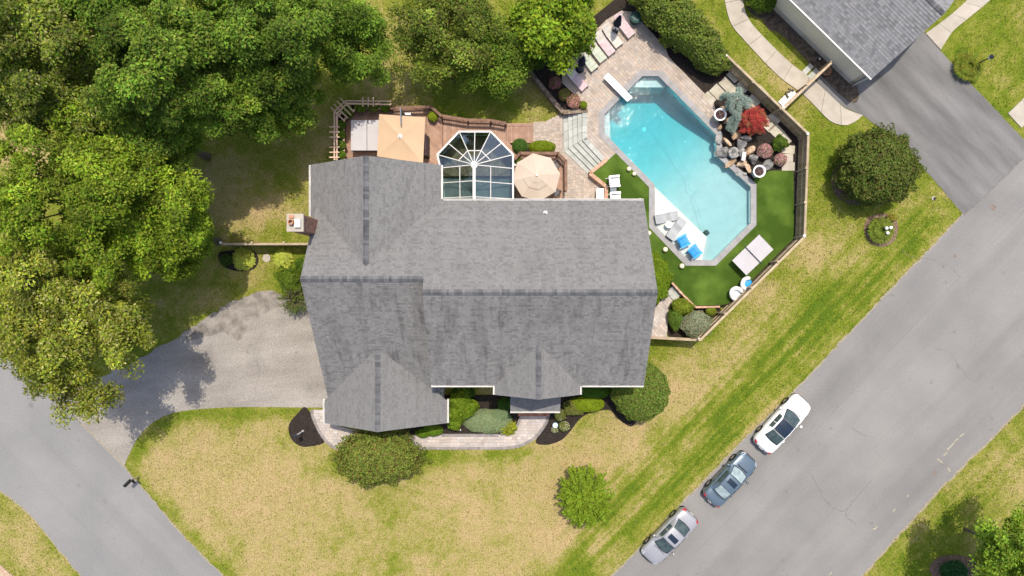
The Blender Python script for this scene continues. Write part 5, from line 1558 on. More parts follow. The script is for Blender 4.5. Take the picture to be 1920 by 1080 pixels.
def closed_umbrella(px, py, label):
    p = W(px, py, TZ)
    t = thing('closed_umbrella', label, 'umbrella', (p.x, p.y, TZ), 0, 'closed navy umbrellas by the loungers')
    MB().lathe([(.30, 0), (.30, .05), (.12, .10), (.05, .25)], 20, (p.x, p.y, TZ)).build('base', M['black'], t)
    MB().tube([(p.x, p.y, TZ), (p.x, p.y, TZ + 2.95)], .022, 8).build('pole', M['dark_metal'], t)
    mb = MB(); n = 16; prof = [(.05, 2.9), (.12, 2.6), (.20, 2.1), (.27, 1.6), (.30, 1.25), (.24, 1.1)]
    vs = []; fs = []
    for i, (r_, z) in enumerate(prof):
        for k in range(n):
            rr = r_ * (1.0 if k % 2 else .62); a_ = 2 * math.pi * k / n
            vs.append((p.x + rr * math.cos(a_), p.y + rr * math.sin(a_), TZ + z))
    for i in range(len(prof) - 1):
        for k in range(n): fs.append((i * n + k, (i + 1) * n + k, (i + 1) * n + (k + 1) % n, i * n + (k + 1) % n))
    mb.add(vs, fs); cn = mb.build('furled_canopy', M['navy_cloth'], t)
    MB().lathe([(.205, 0), (.205, .06)], 14, (p.x, p.y, TZ + 2.0), caps=False).build('tie_band', M['navy_cloth'], cn)
    MB().lathe([(.03, 0), (.05, .04), (.03, .09)], 8, (p.x, p.y, TZ + 2.92)).build('finial', M['white'], t)
    MB().lathe([(.26, .44), (.28, .46), (.26, .48), (.03, .48)], 20, (p.x, p.y, TZ)).build('tray_table', M['dark_metal'], t)
closed_umbrella(1087, 130, 'closed navy umbrella standing beside the lowest loungers')
closed_umbrella(1152, 58, 'closed navy umbrella standing between the upper loungers')

p = W(1190, 38, TZ)
o = thing('storage_bin', 'dark green plastic bin under the hedge beside the upper lounger', 'bin', (p.x, p.y, TZ))
MB().lathe([(.36, 0), (.42, .55), (.45, .57), (.45, .62), (.3, .68), (.03, .70)], 18, (p.x, p.y, TZ)).build('tub', M['green_plastic'], o)
MB().tube([(p.x - .2, p.y, TZ + .68), (p.x - .15, p.y, TZ + .78), (p.x + .15, p.y, TZ + .78), (p.x + .2, p.y, TZ + .68)], .02, 6).build('handle', M['green_plastic'], o)

def adirondack(px, py, z, rz, m, label, group, hz=.4):
    p = W(px, py, z + hz)
    t = thing('adirondack_chair', label, 'chair', (p.x, p.y, z), rz, group)
    for k in range(6):
        x = -.2 + k * .10; piece('seat_slat', M[m], t, (x, 0, .30 + .018 * k), (.088, .56, .022), rot=(0, -.17, 0))
    for k in range(6):
        y = -.235 + k * .094; h = .80 - .05 * abs(k - 2.5)
        MB().beam((-.22, y * .9, .28), (-.52, y * 1.12, .28 + h), .085, .02, (1, 0, 0)).build('back_slat', M[m], t)
    for s in (-.36, .36):
        MB().prism([(-.42, s - .07), (.20, s - .08), (.32, s - .09), (.37, s), (.32, s + .09), (.20, s + .08), (-.42, s + .07)], .54, .565, bottom=True).build('armrest', M[m], t)
        MB().beam((.30, s, 0), (.30, s, .54), .10, .03, (1, 0, 0)).build('front_leg', M[m], t)
        MB().beam((.32, s * .82, .36), (-.62, s * .82, .03), .03, .12).build('side_stringer', M[m], t)
    MB().beam((-.40, -.36, .52), (-.40, .36, .52), .06, .03).build('arm_brace', M[m], t)
    return t
adirondack(1153, 340, TZ, R(5), 'white', 'white slatted garden chair on turf, upper one of the pair', 'white garden chairs on the turf')
adirondack(1155, 371, TZ, R(3), 'white', 'white slatted garden chair partly hidden by the roof edge', 'white garden chairs on the turf')
adirondack(1282, 452, WZ - .13, R(28), 'blue', 'bright blue chair on the sun ledge nearer the grey loungers', 'blue chairs on the sun ledge')
adirondack(1303, 471, WZ - .13, R(38), 'blue', 'bright blue chair on the sun ledge nearest the pool corner', 'blue chairs on the sun ledge')
p = W(1150, 357, TZ + .4)
o = thing('side_table', 'small dark grey table between the white garden chairs', 'table', (p.x, p.y, TZ))
for k in range(4): piece('top_slat', M['slate_metal'], o, (p.x, p.y - .17 + .115 * k, TZ + .42), (.46, .10, .025))
for sx in (-.18, .18):
    for sy in (-.16, .16): piece('leg', M['slate_metal'], o, (p.x + sx, p.y + sy, TZ + .2), (.05, .05, .4))
p = W(1125, 366, .5)
o = thing('cooler_box', 'white deck box at the roof edge on the patio', 'box', (p.x, p.y, 0.07))
MB().box((p.x, p.y, .30), (.50, .95, .46)).build('box_body', M['white'], o); MB().box((p.x, p.y, .56), (.54, .99, .06)).build('lid', M['white'], o)
MB().box((p.x - .285, p.y, .45), (.03, .2, .05)).build('handle', M['slate_metal'], o)

def resin_lounger(px, py, rz, label):
    p = W(px, py, WZ + .15); z = WZ - .13
    t = thing('ledge_lounger', label, 'lounger', (p.x, p.y, z), rz, 'grey loungers on the sun ledge')
    prof = [(-.92, .62), (-.70, .47), (-.45, .27), (-.22, .14), (0, .11), (.22, .20), (.38, .26), (.55, .22), (.78, .12), (.92, .08)]
    prof = catmull(prof, 4); mb = MB()
    for (x0, z0), (x1, z1) in zip(prof[:-1], prof[1:]):
        for y0, y1, d0, d1 in ((-.33, -.28, .03, 0), (-.28, .28, 0, 0), (.28, .33, 0, .03)):
            mb.add([(x0, y0, z0 + d0), (x1, y0, z1 + d0), (x1, y1, z1 + d1), (x0, y1, z0 + d1)], [(0, 1, 2, 3)])
    mb.build('seat_shell', M['grey_resin'], t, smooth=False)
    mb = MB()
    for s in (-.33, .33):
        for (x0, z0), (x1, z1) in zip(prof[:-1], prof[1:]):
            mb.add([(x0, s, 0), (x1, s, 0), (x1, s, z1 + .03), (x0, s, z0 + .03)], [(0, 1, 2, 3)])
    mb.add([(-.92, -.33, 0), (-.92, .33, 0), (-.92, .33, .62), (-.92, -.33, .62)], [(0, 1, 2, 3)])
    mb.build('side_shell', M['grey_resin'], t)
resin_lounger(1250, 408, R(12), 'grey moulded lounger on the sun ledge nearest the house')
resin_lounger(1268, 429, R(52), 'grey moulded lounger on the sun ledge beside the round white table')
p = W(1254.5, 421, WZ + .4)
o = thing('ledge_table', 'small round white table between the grey ledge loungers', 'table', (p.x, p.y, WZ - .13))
MB().lathe([(.20, 0), (.20, .04), (.11, .15), (.11, .38), (.25, .46), (.26, .50), (.03, .50)], 20, (p.x, p.y, WZ - .13)).build('table_body', M['white'], o)
MB().lathe([(.05, 0), (.05, .012)], 10, (p.x, p.y, WZ + .372)).build('centre_cap', M['slate_metal'], o)

# ping pong table
pp = thing('ping_pong_table', 'pale grey ping pong table with dark net on the turf', 'table', W(1411, 478, TZ))
zt = TZ + .76
cs = [Vector(W2(x, y, zt)) for x, y in ((1375.5, 489.5), (1424, 443), (1447, 467), (1399, 513))]
cc = sum(cs, Vector((0, 0))) / 4; ax = (cs[1] - cs[0]).normalized(); an = math.atan2(ax.y, ax.x); ay = Vector((-ax.y, ax.x))
for s in (-1, 1):
    c = cc + ax * (s * .69)
    tt = MB().box((c.x, c.y, zt), (1.35, 1.50, .03), an).build('table_half', M['vinyl_grey'], pp)
    for x in (-.45, .45):
        for y in (-.6, .6):
            q = c + ax * x + ay * y; MB().box((q.x, q.y, TZ + .37), (.05, .05, .74), an).build('leg', M['dark_metal'], pp)
MB().box((cc.x, cc.y, zt + .09), (.02, 1.75, .15), an).build('net', M['slate_metal'], pp)
for s in (-1, 1):
    q = cc + ay * (s * .88); MB().box((q.x, q.y, zt + .07), (.04, .04, .2), an).build('net_post', M['dark_metal'], pp)

for i, (x, y, r_, lab) in enumerate(((1179, 317, .17, 'cream globe light on the turf nearer the steps'), (1189, 326, .15, 'cream globe light right of its twin above the white chairs'),
                                  (1216, 437.5, .19, 'cream globe light at the right roof edge'), (1247, 468, .19, 'cream globe light beside the blue chairs corner of the coping'),
                                  (1278, 499, .19, 'cream globe light below the pool corner'))):
    p = W(x, y, TZ + .15)
    o = thing('globe_light', lab, 'lamp', (p.x, p.y, TZ), 0, 'globe lights on the turf')
    mb = MB(); prof = [(r_ * math.sin(math.pi * k / 10), r_ - r_ * math.cos(math.pi * k / 10)) for k in range(1, 10)]
    mb.lathe([(a_, b_ + .03) for a_, b_ in prof], 18, (p.x, p.y, TZ)).build('globe', M['globe'], o, smooth=True)
    MB().lathe([(.10, 0), (.10, .04), (.07, .06)], 12, (p.x, p.y, TZ - .01)).build('base', M['white'], o)

def float_chair(px, py, rz, label, m2):
    p = W(px, py, TZ + .4)
    t = thing('pool_float', label, 'pool float', (p.x, p.y, TZ), rz, 'inflatable floats by the diagonal fence')
    path = [(.45 * math.cos(a_), .40 * math.sin(a_), .42 + (.12 if abs(a_ - math.pi) < 1 else 0)) for a_ in [R(50 + 260 * k / 16) for k in range(17)]]
    MB().tube(path, [.10] + [.15] * 15 + [.10], 10).build('backrest_ring', M['white'], t, smooth=True)
    MB().lathe([(.30, .0), (.40, .08), (.40, .2), (.28, .27), (.03, .26)], 18, (0, 0, .05)).build('seat_cushion', M[m2], t, smooth=True)
    for s in (-.2, .2): MB().tube([(-.1, s, .02), (.25, s, .04)], .07, 8).build('foot_tube', M['black'], t, smooth=True)
float_chair(1402, 532, R(20), 'white inflatable float with blue seat beside the diagonal fence', 'blue')
float_chair(1381, 551, R(-35), 'pale blue inflatable float lower along the diagonal fence', 'lavender')

# ------------------------------------------------------------------ cars
def make_car(label, paint, L, Wd, front_glass, rear_glass, roof_glass=None, sunroof=False, older=False, dark_trim=False):
    t = thing('parked_car', label, 'car', (0, 0, 0), 0.0, 'cars parked along the right road')
    h = L / 2
    ft = [(0, 1), (.5, .992), (.72, .97), (.84, .935), (.91, .875), (.955, .78), (.982, .66), (1.0, .50)]
    def interp(tab, x):
        for (a, va), (b, vb) in zip(tab[:-1], tab[1:]):
            if x <= b: return va + (vb - va) * (x - a) / (b - a)
        return tab[-1][1]
    rt = [(0, 1), (.5, .995), (.75, .975), (.88, .935), (.94, .87), (.975, .78), (1.0, .62)]
    ztab = [(-1, .62), (-.985, .80), (-.955, .90), (-.9, .965), (-.68, 1.0), (-.5, .99), (.38, .955), (.55, .93), (.75, .87), (.88, .79), (.95, .70), (.985, .60), (1.0, .50)]
    if older: ztab = [(-1, .60), (-.985, .78), (-.955, .92), (-.9, .97), (-.68, .99), (-.5, .97), (.38, .93), (.55, .91), (.75, .87), (.88, .82), (.95, .75), (.985, .62), (1.0, .50)]
    st_ = [-1, -.99, -.975, -.955, -.92, -.86, -.78, -.68, -.56, -.42, -.25, -.05, .15, .3, .42, .52, .62, .72, .80, .86, .91, .95, .975, .99, 1.0]
    def sect(s):
        w = Wd / 2 * (interp(ft, s) if s >= 0 else interp(rt, -s)); zt_ = interp(ztab, s)
        zb_ = .20 + .10 * max(0, abs(s) - .9) / .1
        sh = max(zt_ - .26, .46)
        return [(0, zt_), (.45 * w, zt_ - .008), (.78 * w, zt_ - .03), (.90 * w, zt_ - .075), (.965 * w, zt_ - .15), (w, sh), (w * .995, .44), (w * .965, .34), (w * .93, zb_)]
    mb = MB(); rows = []
    for s in st_:
        half = sect(s); x = s * h
        bow = lambda y, w: 0
        row = [(x, y, z) for y, z in half] ; row += [(x, -y, z) for y, z in reversed(half[1:])]
        rows.append(row)
    n = len(rows[0])
    vs = [p for row in rows for p in row]; fs = []
    for i in range(len(rows) - 1):
        for k in range(n - 1): fs.append((i * n + k, (i + 1) * n + k, (i + 1) * n + k + 1, i * n + k + 1))
        fs.append((i * n + n - 1, (i + 1) * n + n - 1, (i + 1) * n, i * n))
    # underside joins the last points, ends are capped
    fs = [f for f in fs]
    fs.append(tuple(range(n))); fs.append(tuple(reversed([(len(rows) - 1) * n + k for k in range(n)])))
    mb.add(vs, [tuple(reversed(f)) for f in fs])
    body = mb.build('body', paint, t, smooth=True)
    # bumpers / sills in dark or body tone
    # cabin shell
    k_ = L / 4.8
    xa, xb, xc, xd = 1.02 * k_, .28 * k_, -.80 * k_, -1.62 * k_
    zc_t = [(-2.5, .9), (xd, .97), (xd + .2 * (xc - xd), 1.085), (xc - .12, 1.35), (xc, 1.405), (-.25, 1.45), (xb - .12, 1.425), (xb, 1.385), (xa - .12, 1.02), (xa, .945), (2.5, .9)]
    wt_t = [(-2.5, .66), (xd, .66), (xc, .585), (-.25, .60), (xb, .595), (xa, .70), (2.5, .7)]
    sc = Wd / 1.84
    zc = lambda x: interp(zc_t, x); wt = lambda x: interp(wt_t, x) * sc
    wb = lambda x: (.80 - .05 * max(0, -x - .9)) * sc
    def top(x, tt, off=0.0):
        y = tt * wt(x); e_ = 1 - tt * tt
        bow = .13 * e_ * max(0, min(1, (x - xb * .2) / (xa - xb * .2))) - .10 * e_ * max(0, min(1, (-x + xc * .6) / (-xd + xc * .6)))
        return Vector((x + bow, y, zc(x) - .045 * tt * tt + off))
    def side(x, q, sgn, off=0.0):
        a = top(x, 1.0); yb = wb(x); zb_ = .93
        if a.z < zb_: zb_ = a.z
        y = a.y + (yb - a.y) * q; z = a.z + (zb_ - a.z) * q
        y += .05 * math.sin(math.pi * q)
        return Vector((a.x, sgn * (y + off), z + off * .3))
    mb = MB(); xs2 = [xd + (xa - xd) * i / 26 for i in range(27)]; ts = [-1 + 2 * j / 12 for j in range(13)]
    for x0, x1 in zip(xs2[:-1], xs2[1:]):
        for t0, t1 in zip(ts[:-1], ts[1:]):
            mb.add([top(x0, t0), top(x1, t0), top(x1, t1), top(x0, t1)], [(0, 1, 2, 3)])
        for sg in (1, -1):
            for q0, q1 in ((0, .33), (.33, .66), (.66, 1)):
                f = [side(x0, q0, sg), side(x1, q0, sg), side(x1, q1, sg), side(x0, q1, sg)]
                mb.add(f, [(3, 2, 1, 0)] if sg > 0 else [(0, 1, 2, 3)])
    mb.build('cabin', paint, t, smooth=False)
    def patch_top(name, x0, x1, t0, t1, m, parent=t, off=.007, nx=8, nt_=8, tfun=None):
        mb = MB()
        for i in range(nx):
            for j in range(nt_):
                q = []
                for ii, jj in ((i, j), (i + 1, j), (i + 1, j + 1), (i, j + 1)):
                    x = x0 + (x1 - x0) * ii / nx; tt = t0 + (t1 - t0) * jj / nt_
                    q.append(top(x, tt, off))
                mb.add(q, [(0, 1, 2, 3)] if x1 > x0 else [(3, 2, 1, 0)])
        return mb.build(name, m, parent, smooth=True)
    def patch_side(name, x0, x1, sg, m, q0=.14, q1=.93, skew0=0, skew1=0):
        mb = MB(); nx = 8; nq = 5
        for i in range(nx):
            for j in range(nq):
                qa = q0 + (q1 - q0) * j / nq; qb = q0 + (q1 - q0) * (j + 1) / nq
                q = [side(x0 + (x1 - x0) * ii / nx, qq, sg, .012) for ii, qq in ((i, qa), (i + 1, qa), (i + 1, qb), (i, qb))]
                mb.add(q, [(3, 2, 1, 0)] if sg > 0 else [(0, 1, 2, 3)])
        return mb.build(name, m, t)
    trim = M['black']
    patch_top('windshield_seal', xa - .02, xb - .02, -.96, .96, trim, off=.004)
    patch_top('windshield', xa - .07, xb + .02, -.90, .90, front_glass, off=.009)
    patch_top('rear_window_seal', xd + .14, xc + .02, -.93, .93, trim, off=.004)
    patch_top('rear_window', xd + .20, xc - .02, -.87, .87, rear_glass, off=.009)
    if roof_glass: patch_top('glass_roof', xc + .03, xb - .03, -.93, .93, roof_glass, off=.006)
    if sunroof:
        patch_top('sunroof', -.36 * k_, .06 * k_, -.66, .66, M['car_glass_roof'], off=.008)
    for sg in (1, -1):
        patch_side('front_side_window', -.30 * k_, xb + .06, sg, M['car_glass'], skew0=0, skew1=-.0)
        patch_side('rear_side_window', xc + .02, -.36 * k_, sg, M['car_glass'])
        # belt strip and door handles
        for x in (-.25 * k_, -.95 * k_):
            q = Wd / 2 * .985; MB().box((x, sg * (q + .004), .80), (.2, .03, .03)).build('door_handle', paint if not older else M['black'], t)
        for x in (.93 * k_ - .02, -.30 * k_, -1.08 * k_):
            pass
        # mirror
        mr = MB().lathe([(.03, 0), (.10, .03), (.11, .10), (.04, .15)], 10, (.70 * k_, sg * (Wd / 2 + .09), .90)).build('mirror', paint, t, smooth=True)
        MB().beam((.70 * k_, sg * (Wd / 2 - .08), .93), (.70 * k_, sg * (Wd / 2 + .05), .94), .06, .05).build('mirror_arm', M['black'], mr)
        # lamps follow the bumper corners
        for (nm, s0, s1, m, f0, f1) in (('headlight', .86, .975, M['lamp_clear'], .70, .93), ('taillight', -.985, -.90, M['lamp_red'], .70, .97)):
            mb = MB(); ns = 5
            for i in range(ns):
                q = []
                for ii, ff in ((i, f0), (i + 1, f0), (i + 1, f1), (i, f1)):
                    s = s0 + (s1 - s0) * ii / ns; w = Wd / 2 * (interp(ft, s) if s >= 0 else interp(rt, -s)); zt_ = interp(ztab, s)
                    zz = zt_ - (.03 if ff < .8 else .12) + .012
                    q.append((s * h + (.012 if s > 0 else -.012), sg * (w * ff + .008), zz))
                mb.add(q, [(0, 1, 2, 3)])
            mb.build(nm, m, t)
        # wheels
        for x in (.585 * h, -.585 * h):
            w_ = Wd / 2 * .985
            ar = MB(); N2 = 20
            ar.add([(x, sg * (w_ + .012), .33)] + [(x + .385 * math.cos(R(180 * k / N2)), sg * (w_ + .012), .33 + .385 * math.sin(R(180 * k / N2))) for k in range(N2 + 1)],
                   [(0, k + 1, k + 2) for k in range(N2)])
            ar.build('wheel_arch', M['black'], t)
            ty = MB(); vs = []; fs = []; pr = [(.20, -.10), (.30, -.11), (.335, -.08), (.335, .08), (.30, .11), (.22, .105), (.22, .085)]
            for (r_, y) in pr:
                for k in range(20): vs.append((x + r_ * math.cos(2 * math.pi * k / 20), sg * (w_ - .075 + y), .335 + r_ * math.sin(2 * math.pi * k / 20)))
            for i in range(len(pr) - 1):
                for k in range(20):
                    f = (i * 20 + k, i * 20 + (k + 1) % 20, (i + 1) * 20 + (k + 1) % 20, (i + 1) * 20 + k); fs.append(f)
            ty.add(vs, fs); wh = ty.build('wheel', M['rubber'], t, smooth=True)
            rm = MB()
            rm.add([(x + .215 * math.cos(2 * math.pi * k / 20), sg * (w_ + .008), .335 + .215 * math.sin(2 * math.pi * k / 20)) for k in range(20)], [tuple(range(20))])
            rm.build('brake_disc', M['dark_metal'], wh)
            rm = MB()
            for k in range(5):
                a_ = 2 * math.pi * k / 5 + .3
                rm.beam((x, sg * (w_ + .02), .335), (x + .21 * math.cos(a_), sg * (w_ + .02), .335 + .21 * math.sin(a_)), .07, .02, (0, 1, 0))
            rm.lathe([(.01, 0)], 3) if False else None
            rm.build('rim', M['rim'], wh)
    # dark bumper lips, grille, plate
    def lip(s, z0, z1, nm, m, half=.62):
        mb = MB(); pts_ = []
        sgn = 1 if s > 0 else -1
        tab = ft if s > 0 else rt
        ss = [.90, .93, .955, .975, .99, 1.0]
        arc = [(sgn * h * q + sgn * .012, Wd / 2 * interp(tab, q) + .012) for q in ss]
        arc = arc + [(x, -y) for x, y in reversed(arc)]
        for (x0, y0), (x1, y1) in zip(arc[:-1], arc[1:]):
            mb.add([(x0, y0, z0), (x1, y1, z0), (x1, y1, z1), (x0, y0, z1)], [(0, 1, 2, 3)])
            mb.add([(x0, y0, z1), (x1, y1, z1), (x1 - sgn * .06, y1 * .97, z1 + .015), (x0 - sgn * .06, y0 * .97, z1 + .015)], [(0, 1, 2, 3)])
        mb.build(nm, m, t)
    lip(1, .22, .36, 'front_bumper', M['black']); lip(-1, .22, .46 if not older else .56, 'rear_bumper', M['black'])
    if older: lip(1, .37, .50, 'front_bumper_band', M['black'])
    MB().box((h + .012, 0, .46), (.02, .75, .12)).build('grille', M['black'], t)
    MB().box((-h - .018, 0, .66), (.02, .34, .13)).build('number_plate', M['white'], t)
    for s in (-.32, .32):
        MB().beam((xa - .02 + .08, s, .975), (xa - .12, s + .32, 1.03), .018, .012).build('wiper', M['black'], t)
    if older: MB().box((xa + .22, 0, .955), (.06, .9, .012)).build('cowl_vent', M['black'], t)
    else: MB().box((xa + .16, 0, .953), (.03, 1.0, .008)).build('cowl_vent', M['black'], t)
    for s in (-.42, .42):   # bonnet creases
        MB().beam((xa + .2, s * 1.05, .957), (h * .86, s * .85, .80), .012, .010).build('bonnet_crease', paint, t)
    return t
def park(car, px, py, ang):
    p = W(px, py, .75); car.location = (p.x, p.y, .010); car.rotation_euler = (0, 0, R(ang))
park(make_car('white sedan with dark glass roof, uppermost of the three parked cars', M['paint_white'], 4.86, 1.84, M['car_glass'], M['car_glass'], roof_glass=M['car_glass_roof']), 1468.5, 795, 47.4)
park(make_car('dark slate older sedan with sunroof, middle of the three parked cars', M['paint_slate'], 4.50, 1.76, M['car_glass_pale'], M['car_glass_pale'], sunroof=True, older=True), 1370, 899, 46.5)
park(make_car('silver sedan with dark sunroof, lowest of the three parked cars', M['paint_silver'], 4.72, 1.80, M['car_glass'], M['car_glass'], sunroof=True), 1255.5, 1007, 226)

# ------------------------------------------------------------------ small street and garden things
def mailbox():
    b = W(260, 894); 
    t = thing('mailbox', 'black mailbox on a grey post at the left road', 'mailbox', (b.x, b.y, 0))
    MB().box((b.x, b.y, .60), (.10, .10, 1.2), .6).build('post', M['fence_rail'], t)
    d = Vector((-.60, -.60, 0)).normalized()
    c = Vector((b.x, b.y, 0)) + d * .16
    an = math.atan2(d.y, d.x); mb = MB(); vs = []; N2 = 8
    for xx in (-.30, .30):
        for k in range(N2 + 1):
            a_ = math.pi * k / N2; y = .11 * math.cos(a_); z = 1.32 + .11 * math.sin(a_)
            vs.append((c.x + xx * math.cos(an) - y * math.sin(an), c.y + xx * math.sin(an) + y * math.cos(an), z))
        for y, z in ((-.11, 1.18), (.11, 1.18)):
            vs.append((c.x + xx * math.cos(an) - y * math.sin(an), c.y + xx * math.sin(an) + y * math.cos(an), z))
    n = N2 + 3
    fs = [tuple(range(n)), tuple(range(2 * n - 1, n - 1, -1))] + [(k, n + k, n + (k + 1) % n, (k + 1) % n) for k in range(n)]
    mb.add(vs, fs); mb.build('box', M['black'], t)
    MB().beam(Vector((b.x, b.y, 1.14)) - d * .15, Vector((b.x, b.y, 1.14)) + d * .45, .09, .06).build('arm', M['fence_rail'], t)
    MB().box((b.x + .1, b.y - .1, .9), (.12, .35, .14), an).build('newspaper_tube', M['black'], t)
mailbox()
def lamp_post(px, py, h, label, m='white'):
    b = W(px, py)
    t = thing('lamp_post', label, 'lamp post', (b.x, b.y, 0))
    MB().tube([(b.x, b.y, 0), (b.x, b.y, h - .35)], .045, 8).build('post', M[m], t)
    MB().lathe([(.09, 0), (.07, .1), (.05, .2)], 10, (b.x, b.y, 0)).build('base', M[m], t)
    MB().lathe([(.06, 0), (.13, .06), (.16, .28), (.10, .30)], 8, (b.x, b.y, h - .36)).build('lantern_glass', M['lamp_clear'], t)
    MB().lathe([(.19, 0), (.17, .03), (.04, .14), (.02, .2)], 8, (b.x, b.y, h - .06)).build('lantern_roof', M['dark_metal'], t)
    return t
lamp_post(568, 808, 1.9, 'white lamp post in the dark mulch bed by the driveway')
lamp_post(1827, 122, 1.9, 'dark lamp post among the grassy clump on the upper right lawn', 'dark_metal')
# utility box in the lawn
p = W(1750, 372)
o = thing('meter_cover', 'small white and black utility cover in the lawn by the driveway', 'utility cover', (p.x, p.y, 0))
MB().lathe([(.17, 0), (.16, .06), (.05, .08)], 14, (p.x, p.y, 0)).build('lid', M['concrete'], o)
MB().lathe([(.11, 0), (.11, .02)], 12, (p.x + .05, p.y - .02, .075)).build('inner_cap', M['black'], o)
# pots, slab pile and bench by the neighbour's gate
p = W(1549, 133, .3)
o = thing('clay_pot', 'round terracotta pot by the neighbour wall', 'pot', (p.x, p.y, 0))
MB().lathe([(.22, 0), (.30, .30), (.35, .32), (.35, .40), (.30, .40), (.26, .30), (.02, .30)], 18, (p.x, p.y, .015)).build('pot', M['terracotta'], o)
MB().lathe([(.28, 0), (.02, .03)], 14, (p.x, p.y, .325)).build('soil', M['mulch_brown'], o)
sl = thing('paver_pair', 'two grey slabs on the soil by the neighbour fence', 'slabs', W(1520, 133))
for dx in (0, 11):
    p = W(1514 + dx, 130 + dx * .8); piece('slab', M['bluestone'], sl, (p.x, p.y, .05), (.85, .40, .06), R(45))
ut = thing('garden_bench', 'small white bench with tools by the fence corner', 'bench', W(1478, 183))
pa = Vector(W2(1463, 196, .45)); pb = Vector(W2(1489, 170, .45)); dd_ = (pb - pa).normalized(); an = math.atan2(dd_.y, dd_.x); nn = Vector((-dd_.y, dd_.x))
for k in range(4):
    c = (pa + pb) / 2 + nn * (-.2 + .13 * k); piece('seat_slat', M['white'], ut, (c.x, c.y, .45), (1.4, .115, .035), an)
for s in (-.6, .6):
    for q in (-.18, .18):
        c = (pa + pb) / 2 + dd_ * s + nn * q; piece('leg', M['white'], ut, (c.x, c.y, .22), (.06, .06, .43), an)
for i, (x, y, a_) in enumerate(((1478, 172, 20), (1484, 168, -15), (1476, 178, -60))):
    p = W(x, y, .6); o = MB().tube([(p.x - .22 * math.cos(R(a_)), p.y - .22 * math.sin(R(a_)), .55), (p.x + .22 * math.cos(R(a_)), p.y + .22 * math.sin(R(a_)), .56)], [.07, .06], 8).build('firewood_log', M['bark'])
    tag(o, ('brown log lying highest on the white bench', 'brown log at the right end of the white bench', 'brown log lying lowest on the white bench')[i], 'log')
p = W(1534, 112, .2)
o = thing('garden_light', 'small black spotlight on the soil by the neighbour wall', 'lamp', (p.x, p.y, 0))
MB().lathe([(.05, 0), (.05, .2), (.10, .22), (.12, .32), (.03, .34)], 10, (p.x, p.y, 0)).build('lamp_head', M['black'], o)
MB().box((p.x + .05, p.y + .02, .35), (.1, .14, .02)).build('lens', M['lamp_clear'], o)
# path beside the lower right house corner
cp = thing('side_path', None, None, W(1240, 600)); cp['kind'] = 'structure'; cp['label'] = 'pale paver path at the lower right house corner'
cpp = P([(1259, 537), (1278, 553), (1254, 573), (1250, 632), (1205, 632), (1205, 590), (1230, 575)])
MB().prism(cpp, 0, .035).build('sand_bed', M['joint'], cp)
paver_field('paver_blocks', cpp, .07, [(0.30, .24), (.22, .24), (.36, .24)], R(-45), 'paver_front', cp, 8)
for (x, y) in ((1265, 541), (1272, 549), (1258, 548), (1264, 556)):
    p = W(x, y, .2); piece('slab', M['bluestone'], cp, (p.x, p.y, .12), (.45, .42, .12), R(45))
# stepping stone on the left lawn, birdbath and ornaments in the front beds
p = W(500, 484)
o = MB().lathe([(.30, 0), (.30, .05), (.27, .06), (.02, .06)], 16, (p.x, p.y, .0)).build('stepping_stone', M['concrete']); tag(o, 'round stepping stone on the grass by the side gate', 'stepping stone')
p = W(1041, 797, .5)
o = thing('garden_ornament', 'small glass ornament among the flowers in the right front bed', 'ornament', (p.x, p.y, .02))
MB().tube([(p.x, p.y, 0), (p.x, p.y, .5)], .02, 6).build('stake', M['dark_metal'], o)
MB().lathe([(.02, 0), (.16, .05), (.2, .08), (.16, .07), (.02, .03)], 14, (p.x, p.y, .5)).build('dish', M['lavender'], o)
p = W(923, 808, .3)
o = thing('garden_figure', 'small dark figure at the edge of the pale ground cover', 'figure', (p.x, p.y, .02))
MB().lathe([(.10, 0), (.12, .12), (.07, .26), (.02, .30)], 10, (p.x, p.y, .03)).build('body', M['dark_metal'], o)
MB().lathe([(.03, 0), (.08, .05), (.08, .10), (.02, .15)], 10, (p.x, p.y, .31)).build('head', M['dark_metal'], o)
p = W(863, 806, .1)
o = MB().lathe([(.05, 0), (.06, .12), (.03, .17)], 10, (p.x, p.y, .02)).build('path_light', M['white']); tag(o, 'small white path light in the front mulch bed', 'lamp')
for i, (x, y) in enumerate(((1661, 428), (1669, 427), (1663, 437))):
    p = W(x, y, .7)
    o = thing('glass_globe_flower', ('white globe on a stake, left of three in the grassy bed', 'white globe on a stake, right of three in the grassy bed', 'white globe on a stake, lowest of three in the grassy bed')[i], 'ornament', (p.x, p.y, .02), 0, 'white globes in the round bed')
    MB().tube([(p.x, p.y, 0), (p.x, p.y, .7)], .015, 6).build('stake', M['dark_metal'], o)
    MB().lathe([(.13 * math.sin(math.pi * k / 8) + .002, .13 - .13 * math.cos(math.pi * k / 8)) for k in range(9)], 12, (p.x, p.y, .66)).build('globe', M['white'], o, smooth=True)
